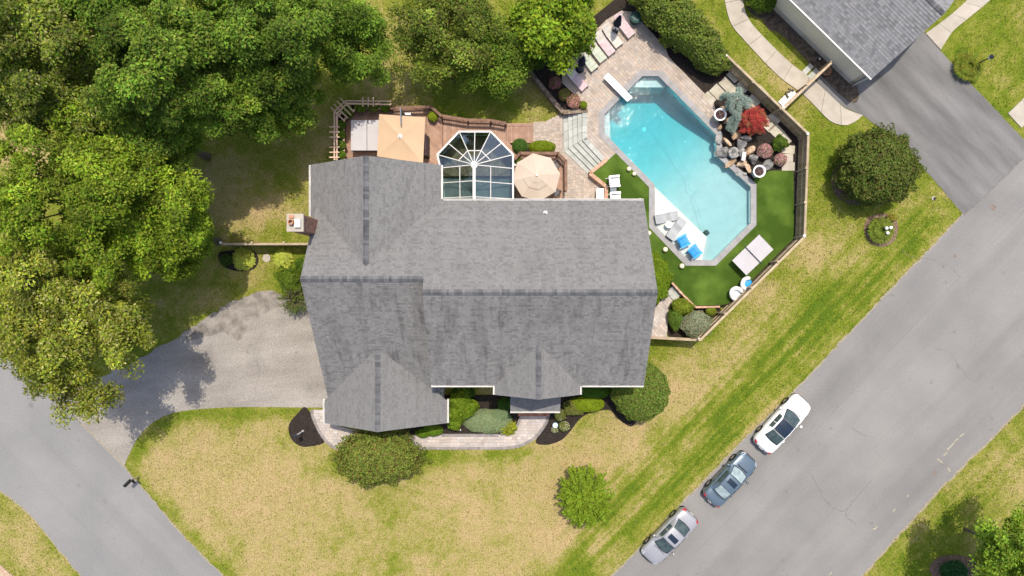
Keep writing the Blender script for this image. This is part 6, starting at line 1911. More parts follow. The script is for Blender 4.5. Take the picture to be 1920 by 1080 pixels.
# ------------------------------------------------------------------ vegetation: every crown is made of single leaves
def leaf_object(name, parent, Pn, Nn, S, C, m, aspect=.5, rs=None, D=None):
    """rhombic leaves; Pn centres, Nn normals, S lengths, C colours, D optional long-axis directions"""
    k = len(Pn)
    rs = rs or np.random.RandomState(1)
    Nn = Nn / (np.linalg.norm(Nn, axis=1, keepdims=True) + 1e-9)
    A = rs.normal(size=(k, 3)) if D is None else D
    A = A - (A * Nn).sum(1, keepdims=True) * Nn
    A /= (np.linalg.norm(A, axis=1, keepdims=True) + 1e-9)
    B = np.cross(Nn, A)
    h = (S / 2)[:, None]; w = (S * aspect / 2)[:, None]
    org = np.array(ORG[parent.name])
    V = np.empty((k, 4, 3))
    V[:, 0] = Pn - A * h; V[:, 1] = Pn + B * w + Nn * w * .25; V[:, 2] = Pn + A * h; V[:, 3] = Pn - B * w + Nn * w * .25
    V -= org
    me = bpy.data.meshes.new(name)
    me.vertices.add(4 * k); me.vertices.foreach_set('co', V.reshape(-1).astype(np.float32))
    me.loops.add(4 * k); me.loops.foreach_set('vertex_index', np.arange(4 * k, dtype=np.int32))
    me.polygons.add(k); me.polygons.foreach_set('loop_start', np.arange(0, 4 * k, 4, dtype=np.int32))
    me.update(calc_edges=True)
    at = me.color_attributes.new('Col', 'FLOAT_COLOR', 'POINT')
    cc = np.ones((k, 4, 4), np.float32); cc[:, :, :3] = np.clip(C, 0.002, .9)[:, None, :]
    at.data.foreach_set('color', cc.reshape(-1))
    return link_mesh(name, me, m, parent)

def unit(rs, n):
    d = rs.normal(size=(n, 3)); return d / np.linalg.norm(d, axis=1, keepdims=True)

def colours(rs, n, base, var=.22, hue=.12, alt=None, p_alt=0.0):
    c = np.array(base)[None, :] * 1.34 * (1 + rs.normal(scale=var, size=(n, 1)))
    c = c * (1 + rs.normal(scale=hue, size=(n, 3)) * np.array([1, .5, .8]))
    if alt is not None:
        msk = rs.rand(n) < p_alt; c[msk] = np.array(alt)[None, :] * (1 + rs.normal(scale=var, size=(msk.sum(), 1)))
    return c

def crown_clumps(rs, c, rad, n_cl, per, leaf, base, lobes=9, clump=(.7, 1.25), alt=None, p_alt=.0, low=-.35, flat=.55, cvar=.20):
    """boughs of uneven size spread through the crown, each carrying leafy clumps; gaps stay between the boughs"""
    c = np.array(c); rad = np.array(rad)
    nb_ = int(lobes * 3)
    bd = unit(rs, nb_ * 6); bd = bd[bd[:, 2] > low]
    keep = [0]
    for i in range(1, len(bd)):      # spread the boughs apart
        if len(keep) >= nb_: break
        if (bd[keep] @ bd[i]).max() < 1 - .9 / nb_: keep.append(i)
    bd = bd[keep]; nb_ = len(bd)
    br = rs.uniform(.20, .40, nb_)
    bpos = bd * (rs.uniform(.52, 1.12, nb_) - br * .5)[:, None]
    w = br ** 2 / (br ** 2).sum()
    bi = rs.choice(nb_, n_cl, p=w)
    d = unit(rs, n_cl) + bd[bi] * .55 + np.array([0, 0, .45]); d /= np.linalg.norm(d, axis=1, keepdims=True)
    rel = bpos[bi] + d * (br[bi] * rs.uniform(.45, 1.05, n_cl))[:, None]
    # lower and inner boughs that close the crown from below
    inner = rs.rand(n_cl) < .24
    q = unit(rs, n_cl) * (rs.rand(n_cl, 1) ** .4) * .88; q[:, 2] = -.25 + .35 * q[:, 2]
    rel[inner] = q[inner]
    cc = c + rel * rad
    cr = rs.uniform(*clump, n_cl)
    tone = (1 + rs.normal(scale=cvar, size=n_cl)) * (1 + rs.normal(scale=cvar * .6, size=nb_))[bi]
    k = rs.poisson(per, n_cl)
    idx = np.repeat(np.arange(n_cl), k); n = len(idx)
    o = unit(rs, n) * (rs.rand(n, 1) ** .5)
    o[:, 2] *= flat
    up = np.array([0, 0, 1.0])
    Pn = cc[idx] + o * cr[idx][:, None]
    Pn[:, 2] -= .25 * cr[idx] * (o[:, 0] ** 2 + o[:, 1] ** 2)
    Nn = d[idx] * .4 + up * .95 + o * .45 + rs.normal(scale=.5, size=(n, 3))
    D = o + rs.normal(scale=.45, size=(n, 3))
    S = leaf * rs.uniform(.65, 1.4, n)
    C = colours(rs, n, base, .34, .12, alt, p_alt) * np.clip(tone, .5, 1.7)[idx][:, None]
    return Pn, Nn, S, C, D, cc

def limbs(name, parent, base, c, rad, targets, r0, m, seed, trunk_h=None):
    rr = random.Random(seed); base = Vector(base); c = Vector(c)
    mb = MB()
    th = trunk_h or (c.z - rad[2] * .35)
    top = Vector((c.x + rr.uniform(-.3, .3), c.y + rr.uniform(-.3, .3), th))
    path = [base + (top - base) * t + Vector((rr.uniform(-.08, .08), rr.uniform(-.08, .08), 0)) * (t > 0) for t in (0, .12, .35, .65, 1)]
    mb.tube(path, [r0 * 1.45, r0 * 1.05, r0 * .92, r0 * .78, r0 * .6], 10)
    for tg in targets:
        tg = Vector(tg); s0 = base.lerp(top, rr.uniform(.62, 1.0))
        m1 = s0.lerp(tg, .4) + Vector((rr.uniform(-.3, .3), rr.uniform(-.3, .3), rr.uniform(.1, .5)))
        m2 = s0.lerp(tg, .75) + Vector((rr.uniform(-.2, .2), rr.uniform(-.2, .2), rr.uniform(.0, .3)))
        mb.tube([s0, m1, m2, tg], [r0 * .42, r0 * .28, r0 * .16, r0 * .05], 5)
    return mb.build(name, m, parent)

TREES = 'tall trees around the back yard'
def tree(label, px, py, zc, rpx, rzm, base, n_cl, per, leaf, seed, alt=None, p_alt=0., lobes=10, clump=(.5, .95), name='shade_tree', group=TREES, aspect=.5, r0=.22, ry=None, low=-.35, bark='bark', cvar=.24, flat=.55):
    rs = np.random.RandomState(seed)
    k = (CAM_H - zc) / FPX; rm = rpx * k; rmy = (ry or rpx) * k
    c = W(px, py, zc)
    t = thing(name, label, 'tree', (c.x, c.y, 0), 0, group)
    Pn, Nn, S, C, D, cc = crown_clumps(rs, c, (rm, rmy, rzm), n_cl, per * 1.75, leaf * .66, base, lobes, clump, alt, p_alt, low, flat, cvar)
    leaf_object('crown', t, Pn, Nn, S, C, M['leaf'], aspect, rs, D)
    sel = cc[rs.choice(len(cc), min(26, len(cc)), replace=False)]
    limbs('trunk', t, (c.x, c.y, 0), c, (rm, rmy, rzm), sel, r0, M[bark], seed)
    return t
OLIVE = (.135, .178, .020); DEEP = (.100, .165, .018); BRIGHT = (.135, .200, .014); YEL = (.155, .180, .020); RICH = (.105, .172, .018); SPRING = (.140, .208, .014)
tree('olive green tree filling the upper left corner', 85, 95, 10, 135, 4.2, OLIVE, 230, 150, .30, 101, (.27, .28, .09), .22)
tree('dark green tree at the top edge, second from the left corner', 245, 40, 10, 100, 3.6, DEEP, 170, 150, .29, 102)
tree('rich green tree in the middle of the upper left wood', 345, 120, 10.5, 130, 4.4, RICH, 250, 150, .29, 103, (.20, .24, .04), .20)
tree('olive tree above the bare patch at the left edge', 172, 200, 8.5, 80, 3.2, OLIVE, 160, 140, .29, 104, (.27, .28, .09), .20)
tree('dark spreading tree left of the trellis deck', 488, 166, 6.9, 122, 3.2, RICH, 260, 150, .28, 105, (.19, .23, .03), .20, ry=102)
tree('deep green tree at the top edge above the deck trellis', 505, 50, 9.5, 120, 4.0, DEEP, 220, 150, .28, 106, (.17, .22, .04), .15)
tree('deep green tree between the rich and the bright crowns', 288, 250, 7.6, 84, 2.8, DEEP, 170, 150, .28, 107, (.19, .23, .04), .18)
tree('bright yellow green tree at the left edge', 165, 385, 9.8, 165, 4.2, BRIGHT, 310, 150, .28, 108, (.26, .30, .04), .18)
tree('bright green tree reaching towards the side fence', 316, 438, 7.4, 84, 3.0, BRIGHT, 180, 150, .27, 109, (.20, .24, .03), .08)
tree('olive yellow tree over the left road and driveway mouth', 115, 590, 9.0, 160, 4.4, YEL, 340, 150, .28, 110, (.32, .31, .11), .16)
tree('small dark tree right of the wood above the deck', 655, 75, 6.0, 72, 3.0, RICH, 110, 140, .25, 111, r0=.15)
tree('olive tree behind the deck stairs with brown limbs showing', 838, 58, 4.6, 98, 2.8, (.125, .170, .022), 170, 130, .26, 112, (.17, .16, .05), .15, r0=.18)
tree('loose green tree right above the sunroom', 928, 108, 3.4, 76, 2.2, (.115, .180, .018), 150, 130, .25, 113, (.15, .19, .03), .12, r0=.16)
tree('vivid green broad leaved tree left of the loungers', 1047, 38, 4.6, 72, 2.4, SPRING, 170, 90, .34, 114, r0=.15, aspect=.7, clump=(.55, .95))
tree('light green tree cut by the lower right corner', 1948, 1066, 7.2, 112, 2.8, (.12, .19, .018), 200, 130, .28, 115, group=None, r0=.09)

# shrubs --------------------------------------------------------------
def shell_leaves(rs, c, rad, n, leaf, base, var=.2, bump=.06, low=-.25, alt=None, p_alt=0., thick=.22, power=1.0, lump=0):
    c = np.array(c); rad = np.array(rad)
    d = unit(rs, int(n * 1.9)); d = d[d[:, 2] > low][:n]; n = len(d)
    g = np.ones(n)
    if lump:
        ld = unit(rs, lump); g = 1 - bump + 2 * bump * (rs.uniform(.35, 1.15, lump)[None, :] * np.exp(-(1 - d @ ld.T) / min(.06, 1.0 / lump))).max(1)
    g = g * (1 - thick * rs.rand(n) ** 2)
    Pn = c + d * g[:, None] * rad
    Nn = d / rad + rs.normal(scale=.75, size=(n, 3)) / rad.mean(); Nn[:, 2] += .30 / rad.mean()
    return Pn, Nn, leaf * rs.uniform(.7, 1.3, n), colours(rs, n, base, var, .10, alt, p_alt)

def shrub(label, px, py, zc, rad, n, leaf, base, seed, name='shrub', group=None, aspect=.55, alt=None, p_alt=0., lump=14, bump=.07, thick=.25, z0=0., m='leaf', low=-.3, var=.2, cat='shrub'):
    rs = np.random.RandomState(seed); c = W(px, py, zc)
    t = thing(name, label, cat, (c.x, c.y, z0), 0, group)
    Pn, Nn, S, C = shell_leaves(rs, c, rad, n, leaf, base, var, bump, low, alt, p_alt, thick, 1, lump)
    k = n // 3
    P2, N2, S2, C2 = shell_leaves(rs, c, np.array(rad) * .80, k, leaf * 1.1, base, var, bump, low, None, 0, .3, 1, lump)
    leaf_object('foliage', t, np.vstack([Pn, P2]), np.vstack([Nn, N2]), np.concatenate([S, S2]), np.vstack([C, C2]), M[m], aspect, rs)
    mb = MB(); rr = random.Random(seed)
    for k in range(7):
        a_ = rr.uniform(0, 6.28); q = rr.uniform(.3, .75)
        mb.tube([(c.x + .08 * math.cos(a_), c.y + .08 * math.sin(a_), z0), (c.x + rad[0] * q * .5 * math.cos(a_), c.y + rad[1] * q * .5 * math.sin(a_), (z0 + zc) / 2 + .1), (c.x + rad[0] * q * math.cos(a_), c.y + rad[1] * q * math.sin(a_), zc + rad[2] * .3)],
                [.05, .035, .012], 5)
    mb.build('stems', M['bark'], t)
    return t

def radial(label, px, py, zc, rad, n_br, per, leaf, base, seed, name='shrub', group=None, aspect=.45, alt=None, p_alt=0., z0=0., spread=.16, droop=.15, start=.35, m='leaf', cat='shrub', branch_alt=None, p_branch=0., bark='bark', low=-.1, cvar=.16):
    """branches fanning out from the middle, each feathered with leaves"""
    rs = np.random.RandomState(seed); c = W(px, py, zc); rad = np.array(rad)
    t = thing(name, label, cat, (c.x, c.y, z0), 0, group)
    d = unit(rs, n_br * 3); d = d[d[:, 2] > low][:n_br]; n_br = len(d)
    ln = rs.uniform(.78, 1.06, n_br)
    idx = np.repeat(np.arange(n_br), rs.poisson(per, n_br)); n = len(idx)
    u = start + (1 - start) * rs.rand(n) ** .7
    ctr = np.array([c.x, c.y, zc])
    Pn = ctr + d[idx] * (u * ln[idx])[:, None] * rad
    Pn[:, 2] -= droop * u ** 2 * rad[2]
    Pn += rs.normal(scale=spread, size=(n, 3)) * np.array([1, 1, .6]) * (.5 + .7 * (1 - u))[:, None]
    Nn = d[idx] * .35 + np.array([0, 0, .8]) + rs.normal(scale=.4, size=(n, 3))
    D = d[idx] + rs.normal(scale=.5, size=(n, 3))
    tone = 1 + rs.normal(scale=cvar, size=n_br)
    C = colours(rs, n, base, .18, .10, alt, p_alt) * tone[idx][:, None]
    if branch_alt is not None:
        msk = (rs.rand(n_br) < p_branch)[idx]; C[msk] = colours(rs, msk.sum(), branch_alt, .2, .1)
    leaf_object('foliage', t, Pn, Nn, leaf * rs.uniform(.7, 1.3, n), C, M[m], aspect, rs, D)
    mb = MB()
    for i in range(0, n_br, max(1, n_br // 40)):
        tip = ctr + d[i] * ln[i] * .9 * rad; tip[2] -= droop * rad[2]
        mid = ctr + d[i] * ln[i] * .45 * rad
        mb.tube([(c.x + d[i][0] * .05, c.y + d[i][1] * .05, z0), (c.x + d[i][0] * .15, c.y + d[i][1] * .15, (z0 + zc) / 2), tuple(mid), tuple(tip)], [.06, .05, .03, .008], 5)
    mb.build('branches', M[bark], t)
    return t

# big round bush right of the fence, clipped globe at the house corner, front lawn trees
shrub('large round dark green bush on the lawn beside the dark driveway', 1643, 316, 1.9, (2.95, 2.95, 2.0), 20000, .185, (.092, .128, .022), 201, name='round_bush', alt=(.17, .15, .045), p_alt=.22, lump=110, bump=.13, thick=.30, low=-.5, var=.26, cat='bush')
shrub('big clipped dark green globe shrub at the lower right house corner', 1200, 732, 1.5, (2.1, 2.25, 1.5), 26000, .13, (.130, .195, .032), 202, alt=(.22, .20, .055), p_alt=.18, lump=90, bump=.05, thick=.16, name='globe_shrub', low=-.6)
shrub('bushy green tree with reddish tips in front of the garage gable', 710, 856, 1.7, (3.25, 2.15, 1.7), 17000, .17, (.155, .195, .034), 203, name='front_tree', cat='tree', alt=(.20, .13, .05), p_alt=.18, lump=80, bump=.17, thick=.34, low=-.4, var=.25)
radial('bright green small tree with fanned branches on the dry front lawn', 1098, 931, 1.7, (2.15, 2.35, 1.7), 230, 105, .17, (.155, .225, .016), 204, name='small_tree', spread=.10, droop=.25, start=.15, cat='tree', cvar=.10, low=.0)

# hedges
def hedge(label, spots, base, leaf, dens, seed, z0=0., alt=None, p_alt=0., name='hedge'):
    rs = np.random.RandomState(seed)
    c0 = W(spots[0][0], spots[0][1], spots[0][2])
    t = thing(name, label, 'hedge', (c0.x, c0.y, z0), 0)
    Ps, Ns, Ss, Cs = [], [], [], []
    mb = MB()
    for (x, y, zc, rx, ry, rz) in spots:
        c = W(x, y, zc)
        a = shell_leaves(rs, c, (rx, ry, rz), int(dens * rx * ry), leaf, base, .2, .16, -.3, alt, p_alt, .30, 1, 18)
        b = shell_leaves(rs, c, (rx * .8, ry * .8, rz * .82), int(dens * rx * ry * .5), leaf, base, .2, .16, -.3, None, 0, .3, 1, 12)
        for q in (a, b):
            Ps.append(q[0]); Ns.append(q[1]); Ss.append(q[2]); Cs.append(q[3])
        for k in range(3):
            mb.tube([(c.x, c.y, z0), (c.x + rs.uniform(-.6, .6) * rx, c.y + rs.uniform(-.6, .6) * ry, zc + rz * .3)], [.06, .02], 5)
    leaf_object('foliage', t, np.vstack(Ps), np.vstack(Ns), np.concatenate(Ss), np.vstack(Cs), M['leaf'], .6, rs)
    mb.build('stems', M['bark'], t)
hedge('long leafy green hedge above the upper right side of the pool', [(1212, -12, 2.0, 1.3, 1.4, 1.5), (1237, 12, 2.0, 1.5, 1.4, 1.6), (1256, 32, 2.0, 1.4, 1.4, 1.6), (1277, 52, 2.0, 1.6, 1.4, 1.6), (1300, 74, 1.9, 1.5, 1.35, 1.5), (1320, 92, 1.8, 1.45, 1.3, 1.4), (1337, 113, 1.5, 1.25, 1.15, 1.2), (1268, 20, 1.8, 1.2, 1.2, 1.3), (1262, 62, 1.5, 1.0, 1.0, 1.1), (1225, 30, 1.5, .9, .9, 1.1)],
      (.140, .190, .030), .17, 2000, 210, TZ, (.18, .19, .06), .16)
hedge('bright green hedge along the right wall of the house', [(1224, 492, .8, .8, .8, .7), (1234, 506, .8, .85, .85, .7), (1238, 522, .8, .9, .9, .7), (1236, 540, .7, .75, .85, .6), (1228, 556, .6, .5, .6, .5), (1222, 515, .8, .7, .9, .7)], (.145, .215, .014), .12, 4200, 211, 0.0)
shrub('flat topped lime green hedge right of the entrance', 1103, 757, .6, (1.22, .62, .55), 9000, .075, (.20, .27, .014), 212, name='low_hedge', lump=20, bump=.03, thick=.08, low=-.6)
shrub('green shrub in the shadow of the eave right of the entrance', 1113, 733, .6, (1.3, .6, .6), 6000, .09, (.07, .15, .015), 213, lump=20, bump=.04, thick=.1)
# front bed plants
hedge('yellow green shrub with broad leaves beside the garage gable', [(862, 752, 1.0, .85, .7, .6), (872, 768, 1.0, .8, .7, .7), (856, 776, .9, .7, .7, .6), (884, 760, .8, .6, .5, .5), (852, 792, .7, .6, .6, .5), (868, 740, .9, .6, .5, .5)], (.130, .195, .014), .17, 1900, 214)
shrub('pale silvery green ground cover shrub in the front bed', 915, 790, .35, (1.95, .95, .45), 15000, .10, (.22, .28, .145), 215, name='ground_cover', lump=22, bump=.12, thick=.25, aspect=.3, alt=(.30, .24, .14), p_alt=.06)
shrub('pale silvery green shrub at the porch corner', 938, 778, .4, (.75, .55, .45), 4200, .10, (.20, .27, .135), 216, name='ground_cover', lump=14, bump=.12, aspect=.3)
radial('lime yellow tufted plant at the bend of the front walk', 953, 801, .3, (.68, .62, .5), 90, 40, .16, (.24, .26, .025), 217, spread=.05, start=.3, aspect=.25)
shrub('low green shrub at the lower edge of the garage gable', 812, 806, .4, (.75, .45, .4), 4200, .09, (.115, .19, .014), 218)
shrub('small green shrub at the left end of the front walk', 793, 812, .35, (.55, .35, .35), 2600, .09, (.105, .18, .014), 219)
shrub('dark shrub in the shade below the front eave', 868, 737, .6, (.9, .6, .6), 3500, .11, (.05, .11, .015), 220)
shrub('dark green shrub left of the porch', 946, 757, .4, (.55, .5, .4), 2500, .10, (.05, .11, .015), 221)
shrub('tan green perennial clump right of the porch', 1076, 763, .45, (.85, .65, .5), 6500, .12, (.15, .165, .03), 222, aspect=.3, alt=(.38, .38, .28), p_alt=.06, lump=20, bump=.15, thick=.4)
shrub('loose perennial with white flowers beside the porch', 1050, 778, .35, (.45, .45, .4), 2200, .11, (.13, .15, .03), 223, aspect=.3, alt=(.6, .6, .5), p_alt=.10, thick=.4)
shrub('small flowering clump by the glass ornament', 1058, 799, .3, (.42, .38, .32), 1700, .10, (.15, .17, .03), 224, alt=(.7, .68, .6), p_alt=.16, thick=.4)
shrub('white flowers at the tip of the right front bed', 1040, 806, .2, (.28, .22, .22), 700, .09, (.13, .16, .03), 225, alt=(.75, .72, .62), p_alt=.30, thick=.4)
# left side
def rosette(label, px, py, r_, n, leaf, base, seed, z0=0., alt=None, p_alt=0., group=None):
    rs = np.random.RandomState(seed); c = W(px, py, z0 + .3)
    t = thing('hosta', label, 'plant', (c.x, c.y, z0), 0, group)
    a_ = rs.uniform(0, 2 * math.pi, n); u = rs.rand(n) ** .6
    Pn = np.stack([c.x + r_ * u * np.cos(a_), c.y + r_ * u * np.sin(a_), z0 + .12 + .42 * (1 - u ** 1.6)], 1)
    D = np.stack([np.cos(a_), np.sin(a_), -.35 * u], 1); Nn = np.stack([.5 * u * np.cos(a_), .5 * u * np.sin(a_), np.ones(n)], 1) + rs.normal(scale=.18, size=(n, 3))
    leaf_object('leaves', t, Pn, Nn, leaf * rs.uniform(.75, 1.2, n), colours(rs, n, base, .14, .06, alt, p_alt), M['leaf'], .62, rs, D)
    mb = MB()
    for k in range(0, n, 6): mb.tube([(c.x, c.y, z0), tuple(Pn[k])], [.015, .01], 4)
    mb.build('stalks', M['bark'], t)
rosette('lime green broad leaved plant left of the side gate', 455, 486, .85, 190, .36, (.34, .38, .06), 230)
rosette('lime green broad leaved plant right of the side gate', 530, 484, .72, 150, .34, (.34, .38, .06), 231)
shrub('loose green shrub between chimney and side fence', 572, 497, .7, (.85, .85, .7), 4600, .13, (.09, .15, .016), 232, lump=16, bump=.25, thick=.5)
shrub('sparse bright shrub at the left house wall', 545, 527, 1.0, (1.15, 1.1, .9), 3600, .13, (.11, .165, .018), 233, lump=14, bump=.3, thick=.6)
t = radial('thin branched shrub overhanging the top of the driveway', 552, 560, 1.2, (1.35, 1.25, 1.1), 70, 26, .10, (.10, .135, .022), 234, spread=.10, start=.4, bark='bark')
shrub('small dark shrub right of the left trees at the fence', 424, 487, .5, (.45, .45, .45), 1600, .12, (.045, .085, .014), 235)
# deck and patio plants
shrub('round green shrub at the left of the dining deck', 975, 274, .75, (.58, .55, .6), 5200, .085, (.075, .145, .025), 240, lump=14, bump=.03, thick=.1, low=-.6)
shrub('lime dome shrub above the dining deck railing', 1016, 276, .55, (1.05, .5, .55), 6500, .085, (.17, .225, .014), 241, lump=16, bump=.05, thick=.12)
shrub('lime potted plant at the bend of the deck railing', 812, 218, DZ + .45, (.36, .38, .36), 1900, .12, (.22, .27, .018), 242, z0=DZ, thick=.4)
shrub('small green plant in the corner of the dining deck', 970, 302, .8, (.3, .3, .3), 900, .11, (.12, .17, .02), 243, z0=.45)
for i, (x, y, s, c) in enumerate(((641, 290, .30, (.11, .19, .02)), (640, 272, .34, (.10, .16, .02)), (639, 252, .34, (.12, .19, .02)), (640, 234, .36, (.09, .15, .02)), (651, 208, .42, (.12, .20, .02)), (676, 201, .42, (.13, .20, .02)), (699, 201, .40, (.12, .17, .02)), (722, 200, .42, (.12, .19, .02)), (655, 214, .3, (.10, .16, .02)))):
    shrub('leafy plant in the trellis planter, %s from the house wall' % ('first', 'second', 'third', 'fourth', 'sixth', 'seventh', 'eighth', 'last', 'fifth')[i], x, y, DZ + .70, (s, s, .32), 900, .12, c, 250 + i, z0=DZ + .42, name='planter_plant', cat='plant', alt=(.5, .25, .2) if i in (6, 4) else None, p_alt=.08, thick=.5, group='plants in the trellis planter')
# pool garden
def azalea(label, px, py, r_, seed, fl=(.62, .22, .27), p=.45, z0=TZ, zc=None, g=(.10, .15, .03)):
    shrub(label, px, py, z0 + r_ * .6, (r_, r_, r_ * .75), int(9000 * r_ * r_) + 500, .085, g, seed, alt=fl, p_alt=p, z0=z0, name='flowering_shrub', group=None, lump=12, bump=.10, thick=.3, aspect=.7)
azalea('deep pink flowering shrub beside the lowest lounger', 1041, 155, .50, 260, (.55, .12, .24), .45)
azalea('loose red tipped shrub between the pink ones left of the pool', 1058, 178, .48, 261, (.52, .20, .18), .22, g=(.13, .17, .03))
azalea('salmon pink flowering shrub at the end of the stone wall', 1075, 191, .54, 262, (.72, .33, .32), .6)
shrub('small lime shrub at the top of the bluestone steps', 1094, 197, TZ + .25, (.28, .28, .3), 1100, .09, (.19, .24, .02), 263, z0=TZ)
azalea('round pink flowering shrub below the red maple', 1434, 283, .58, 264, (.74, .36, .42), .62)
azalea('pink flowering shrub near the fence, right of the other pink one', 1463, 300, .50, 265, (.75, .38, .42), .62)
shrub('dark green broad shrub between maple and fence', 1462, 268, TZ + .5, (.62, .55, .5), 3200, .13, (.08, .135, .018), 266, z0=TZ, alt=(.16, .22, .03), p_alt=.25, bump=.2)
radial('red Japanese maple above the waterfall rocks', 1412, 226, TZ + 1.25, (1.15, 1.1, .85), 120, 85, .14, (.34, .055, .045), 267, name='maple_tree', cat='tree', z0=TZ, spread=.12, start=.25, aspect=.3, branch_alt=(.26, .11, .05), p_branch=.25, droop=.35)
def blue_spruce():
    rs = np.random.RandomState(268); c = W(1376, 196, TZ)
    t = thing('weeping_spruce', 'weeping blue spruce draped beside the upper fire bowl', 'tree', (c.x, c.y, TZ))
    paths = [[(1368, 180, 1.9), (1380, 178, 2.1), (1395, 183, 1.9), (1408, 192, 1.3)], [(1376, 190, 2.0), (1372, 205, 1.8), (1384, 218, 1.6), (1380, 232, 1.2), (1373, 247, .9)], [(1370, 182, 1.9), (1360, 178, 1.5), (1352, 184, 1.1)],
             [(1380, 180, 2.1), (1388, 172, 1.7), (1384, 168, 1.2)], [(1386, 190, 1.9), (1386, 206, 1.7), (1382, 222, 1.3), (1376, 240, .9)], [(1374, 184, 2.0), (1366, 192, 1.6), (1364, 204, 1.1)], [(1390, 184, 1.9), (1400, 198, 1.5), (1404, 206, 1.0)], [(1381, 214, 1.6), (1370, 226, 1.2), (1366, 240, .8)]]
    Ps, Ns, Ds = [], [], []; mb = MB()
    for pth in paths:
        pp_ = [tuple(W(x, y, TZ + z)) for x, y, z in pth]; cu_ = np.array(catmull(pp_, 12))
        mb.tube([tuple(q) for q in cu_[::4]], [.05 - .04 * i / max(1, len(cu_[::4]) - 1) for i in range(len(cu_[::4]))], 5)
        k = 1700; ii = rs.randint(0, len(cu_) - 1, k); q = cu_[ii] + (cu_[ii + 1] - cu_[ii]) * rs.rand(k, 1)
        o = unit(rs, k) * (.24 * rs.rand(k, 1) ** .6); o[:, 2] *= .7
        Ps.append(q + o); Ns.append(np.array([0, 0, .8]) + rs.normal(scale=.5, size=(k, 3))); Ds.append(o + rs.normal(scale=.08, size=(k, 3)))
    Pn = np.vstack(Ps); n = len(Pn)
    leaf_object('foliage', t, Pn, np.vstack(Ns), .12 * rs.uniform(.7, 1.3, n), colours(rs, n, (.21, .265, .225), .2, .06), M['needle'], .22, rs, np.vstack(Ds))
    mb.tube([(c.x, c.y, TZ), tuple(W(1372, 190, TZ + 1.9))], [.09, .05], 7)
    mb.build('trunk', M['bark'], t)
blue_spruce()
# lower fence corner
shrub('dome shaped grey green spruce in the lower fence corner', 1306, 608, .75, (1.18, 1.02, .85), 9500, .12, (.19, .225, .135), 270, name='globe_spruce', m='needle', aspect=.3, lump=34, bump=.10, alt=(.24, .17, .12), p_alt=.2, thick=.22)
shrub('yellow green shrub beside the side path', 1278, 575, .7, (.85, .7, .6), 4200, .12, (.16, .20, .02), 271, lump=16, bump=.2, thick=.4)
shrub('green shrub below the yellow one beside the side path', 1266, 597, .6, (.6, .9, .55), 4200, .11, (.095, .155, .022), 272, lump=16, bump=.15, thick=.35)
shrub('small bright shrub above the globe spruce', 1333, 584, .45, (.42, .35, .35), 1500, .10, (.16, .2, .02), 273, thick=.4)
# grasses
def grass_clump(label, px, py, r_, h, n, base, seed, z0=0., alt=None, p_alt=0.):
    rs = np.random.RandomState(seed); c = W(px, py, h * .4)
    t = thing('ornamental_grass', label, 'plant', (c.x, c.y, z0))
    a_ = rs.uniform(0, 2 * math.pi, n); L = r_ * rs.uniform(.5, 1.05, n)
    Ps, Ns, Ds, Ss = [], [], [], []
    for (u0, u1) in ((0.02, .38), (.36, .70), (.68, 1.0)):
        um = (u0 + u1) / 2; hz = lambda u: h * (2.6 * u - 2.3 * u * u) * 1.0 + .05
        Pm = np.stack([c.x + L * um * np.cos(a_), c.y + L * um * np.sin(a_), z0 + hz(um) * np.ones(n)], 1)
        sl_ = (hz(u1) - hz(u0))
        Dm = np.stack([L * (u1 - u0) * np.cos(a_), L * (u1 - u0) * np.sin(a_), sl_ * np.ones(n)], 1)
        Ps.append(Pm); Ds.append(Dm); Ss.append(np.linalg.norm(Dm, axis=1) * 1.15); Ns.append(np.array([0, 0, 1.0]) + rs.normal(scale=.35, size=(n, 3)))
    C = colours(rs, n, base, .2, .08, alt, p_alt)
    leaf_object('blades', t, np.vstack(Ps), np.vstack(Ns), np.concatenate(Ss), np.vstack([C, C, C]), M['leaf'], .12, rs, np.vstack(Ds))
grass_clump('clump of arching green leaves in the round bed with white globes', 1650, 432, 1.0, .8, 900, (.15, .21, .025), 280, alt=(.26, .26, .06), p_alt=.2)
grass_clump('spreading green and yellow clump around the dark lamp post', 1815, 125, 1.15, .7, 1100, (.15, .20, .022), 281, alt=(.30, .26, .04), p_alt=.25)
shrub('yellow flowering tuft at the rim of the round bed', 1673, 408, .25, (.4, .3, .25), 900, .09, (.26, .24, .04), 282, thick=.5)
shrub("leafy green shrub at the neighbour's house corner", 1432, 0, .8, (1.2, .9, .9), 5000, .13, (.09, .145, .016), 283, bump=.2, thick=.4)
shrub('dark green shrub in the mulch ring at the lower right corner', 1788, 1072, .7, (1.05, .9, .8), 6000, .13, (.035, .10, .030), 284, bump=.15, thick=.3)
radial('bright leafy shrub at the lower right edge', 1875, 1072, 1.0, (1.5, 1.2, .9), 90, 60, .18, (.13, .20, .02), 285, spread=.15)
# low plants along the front beds and in the bark beds
shrub('dark evergreen at the foot of the vivid tree', 1005, 110, 1.0, (.9, .8, .8), 3000, .14, (.06, .11, .016), 286, z0=0)

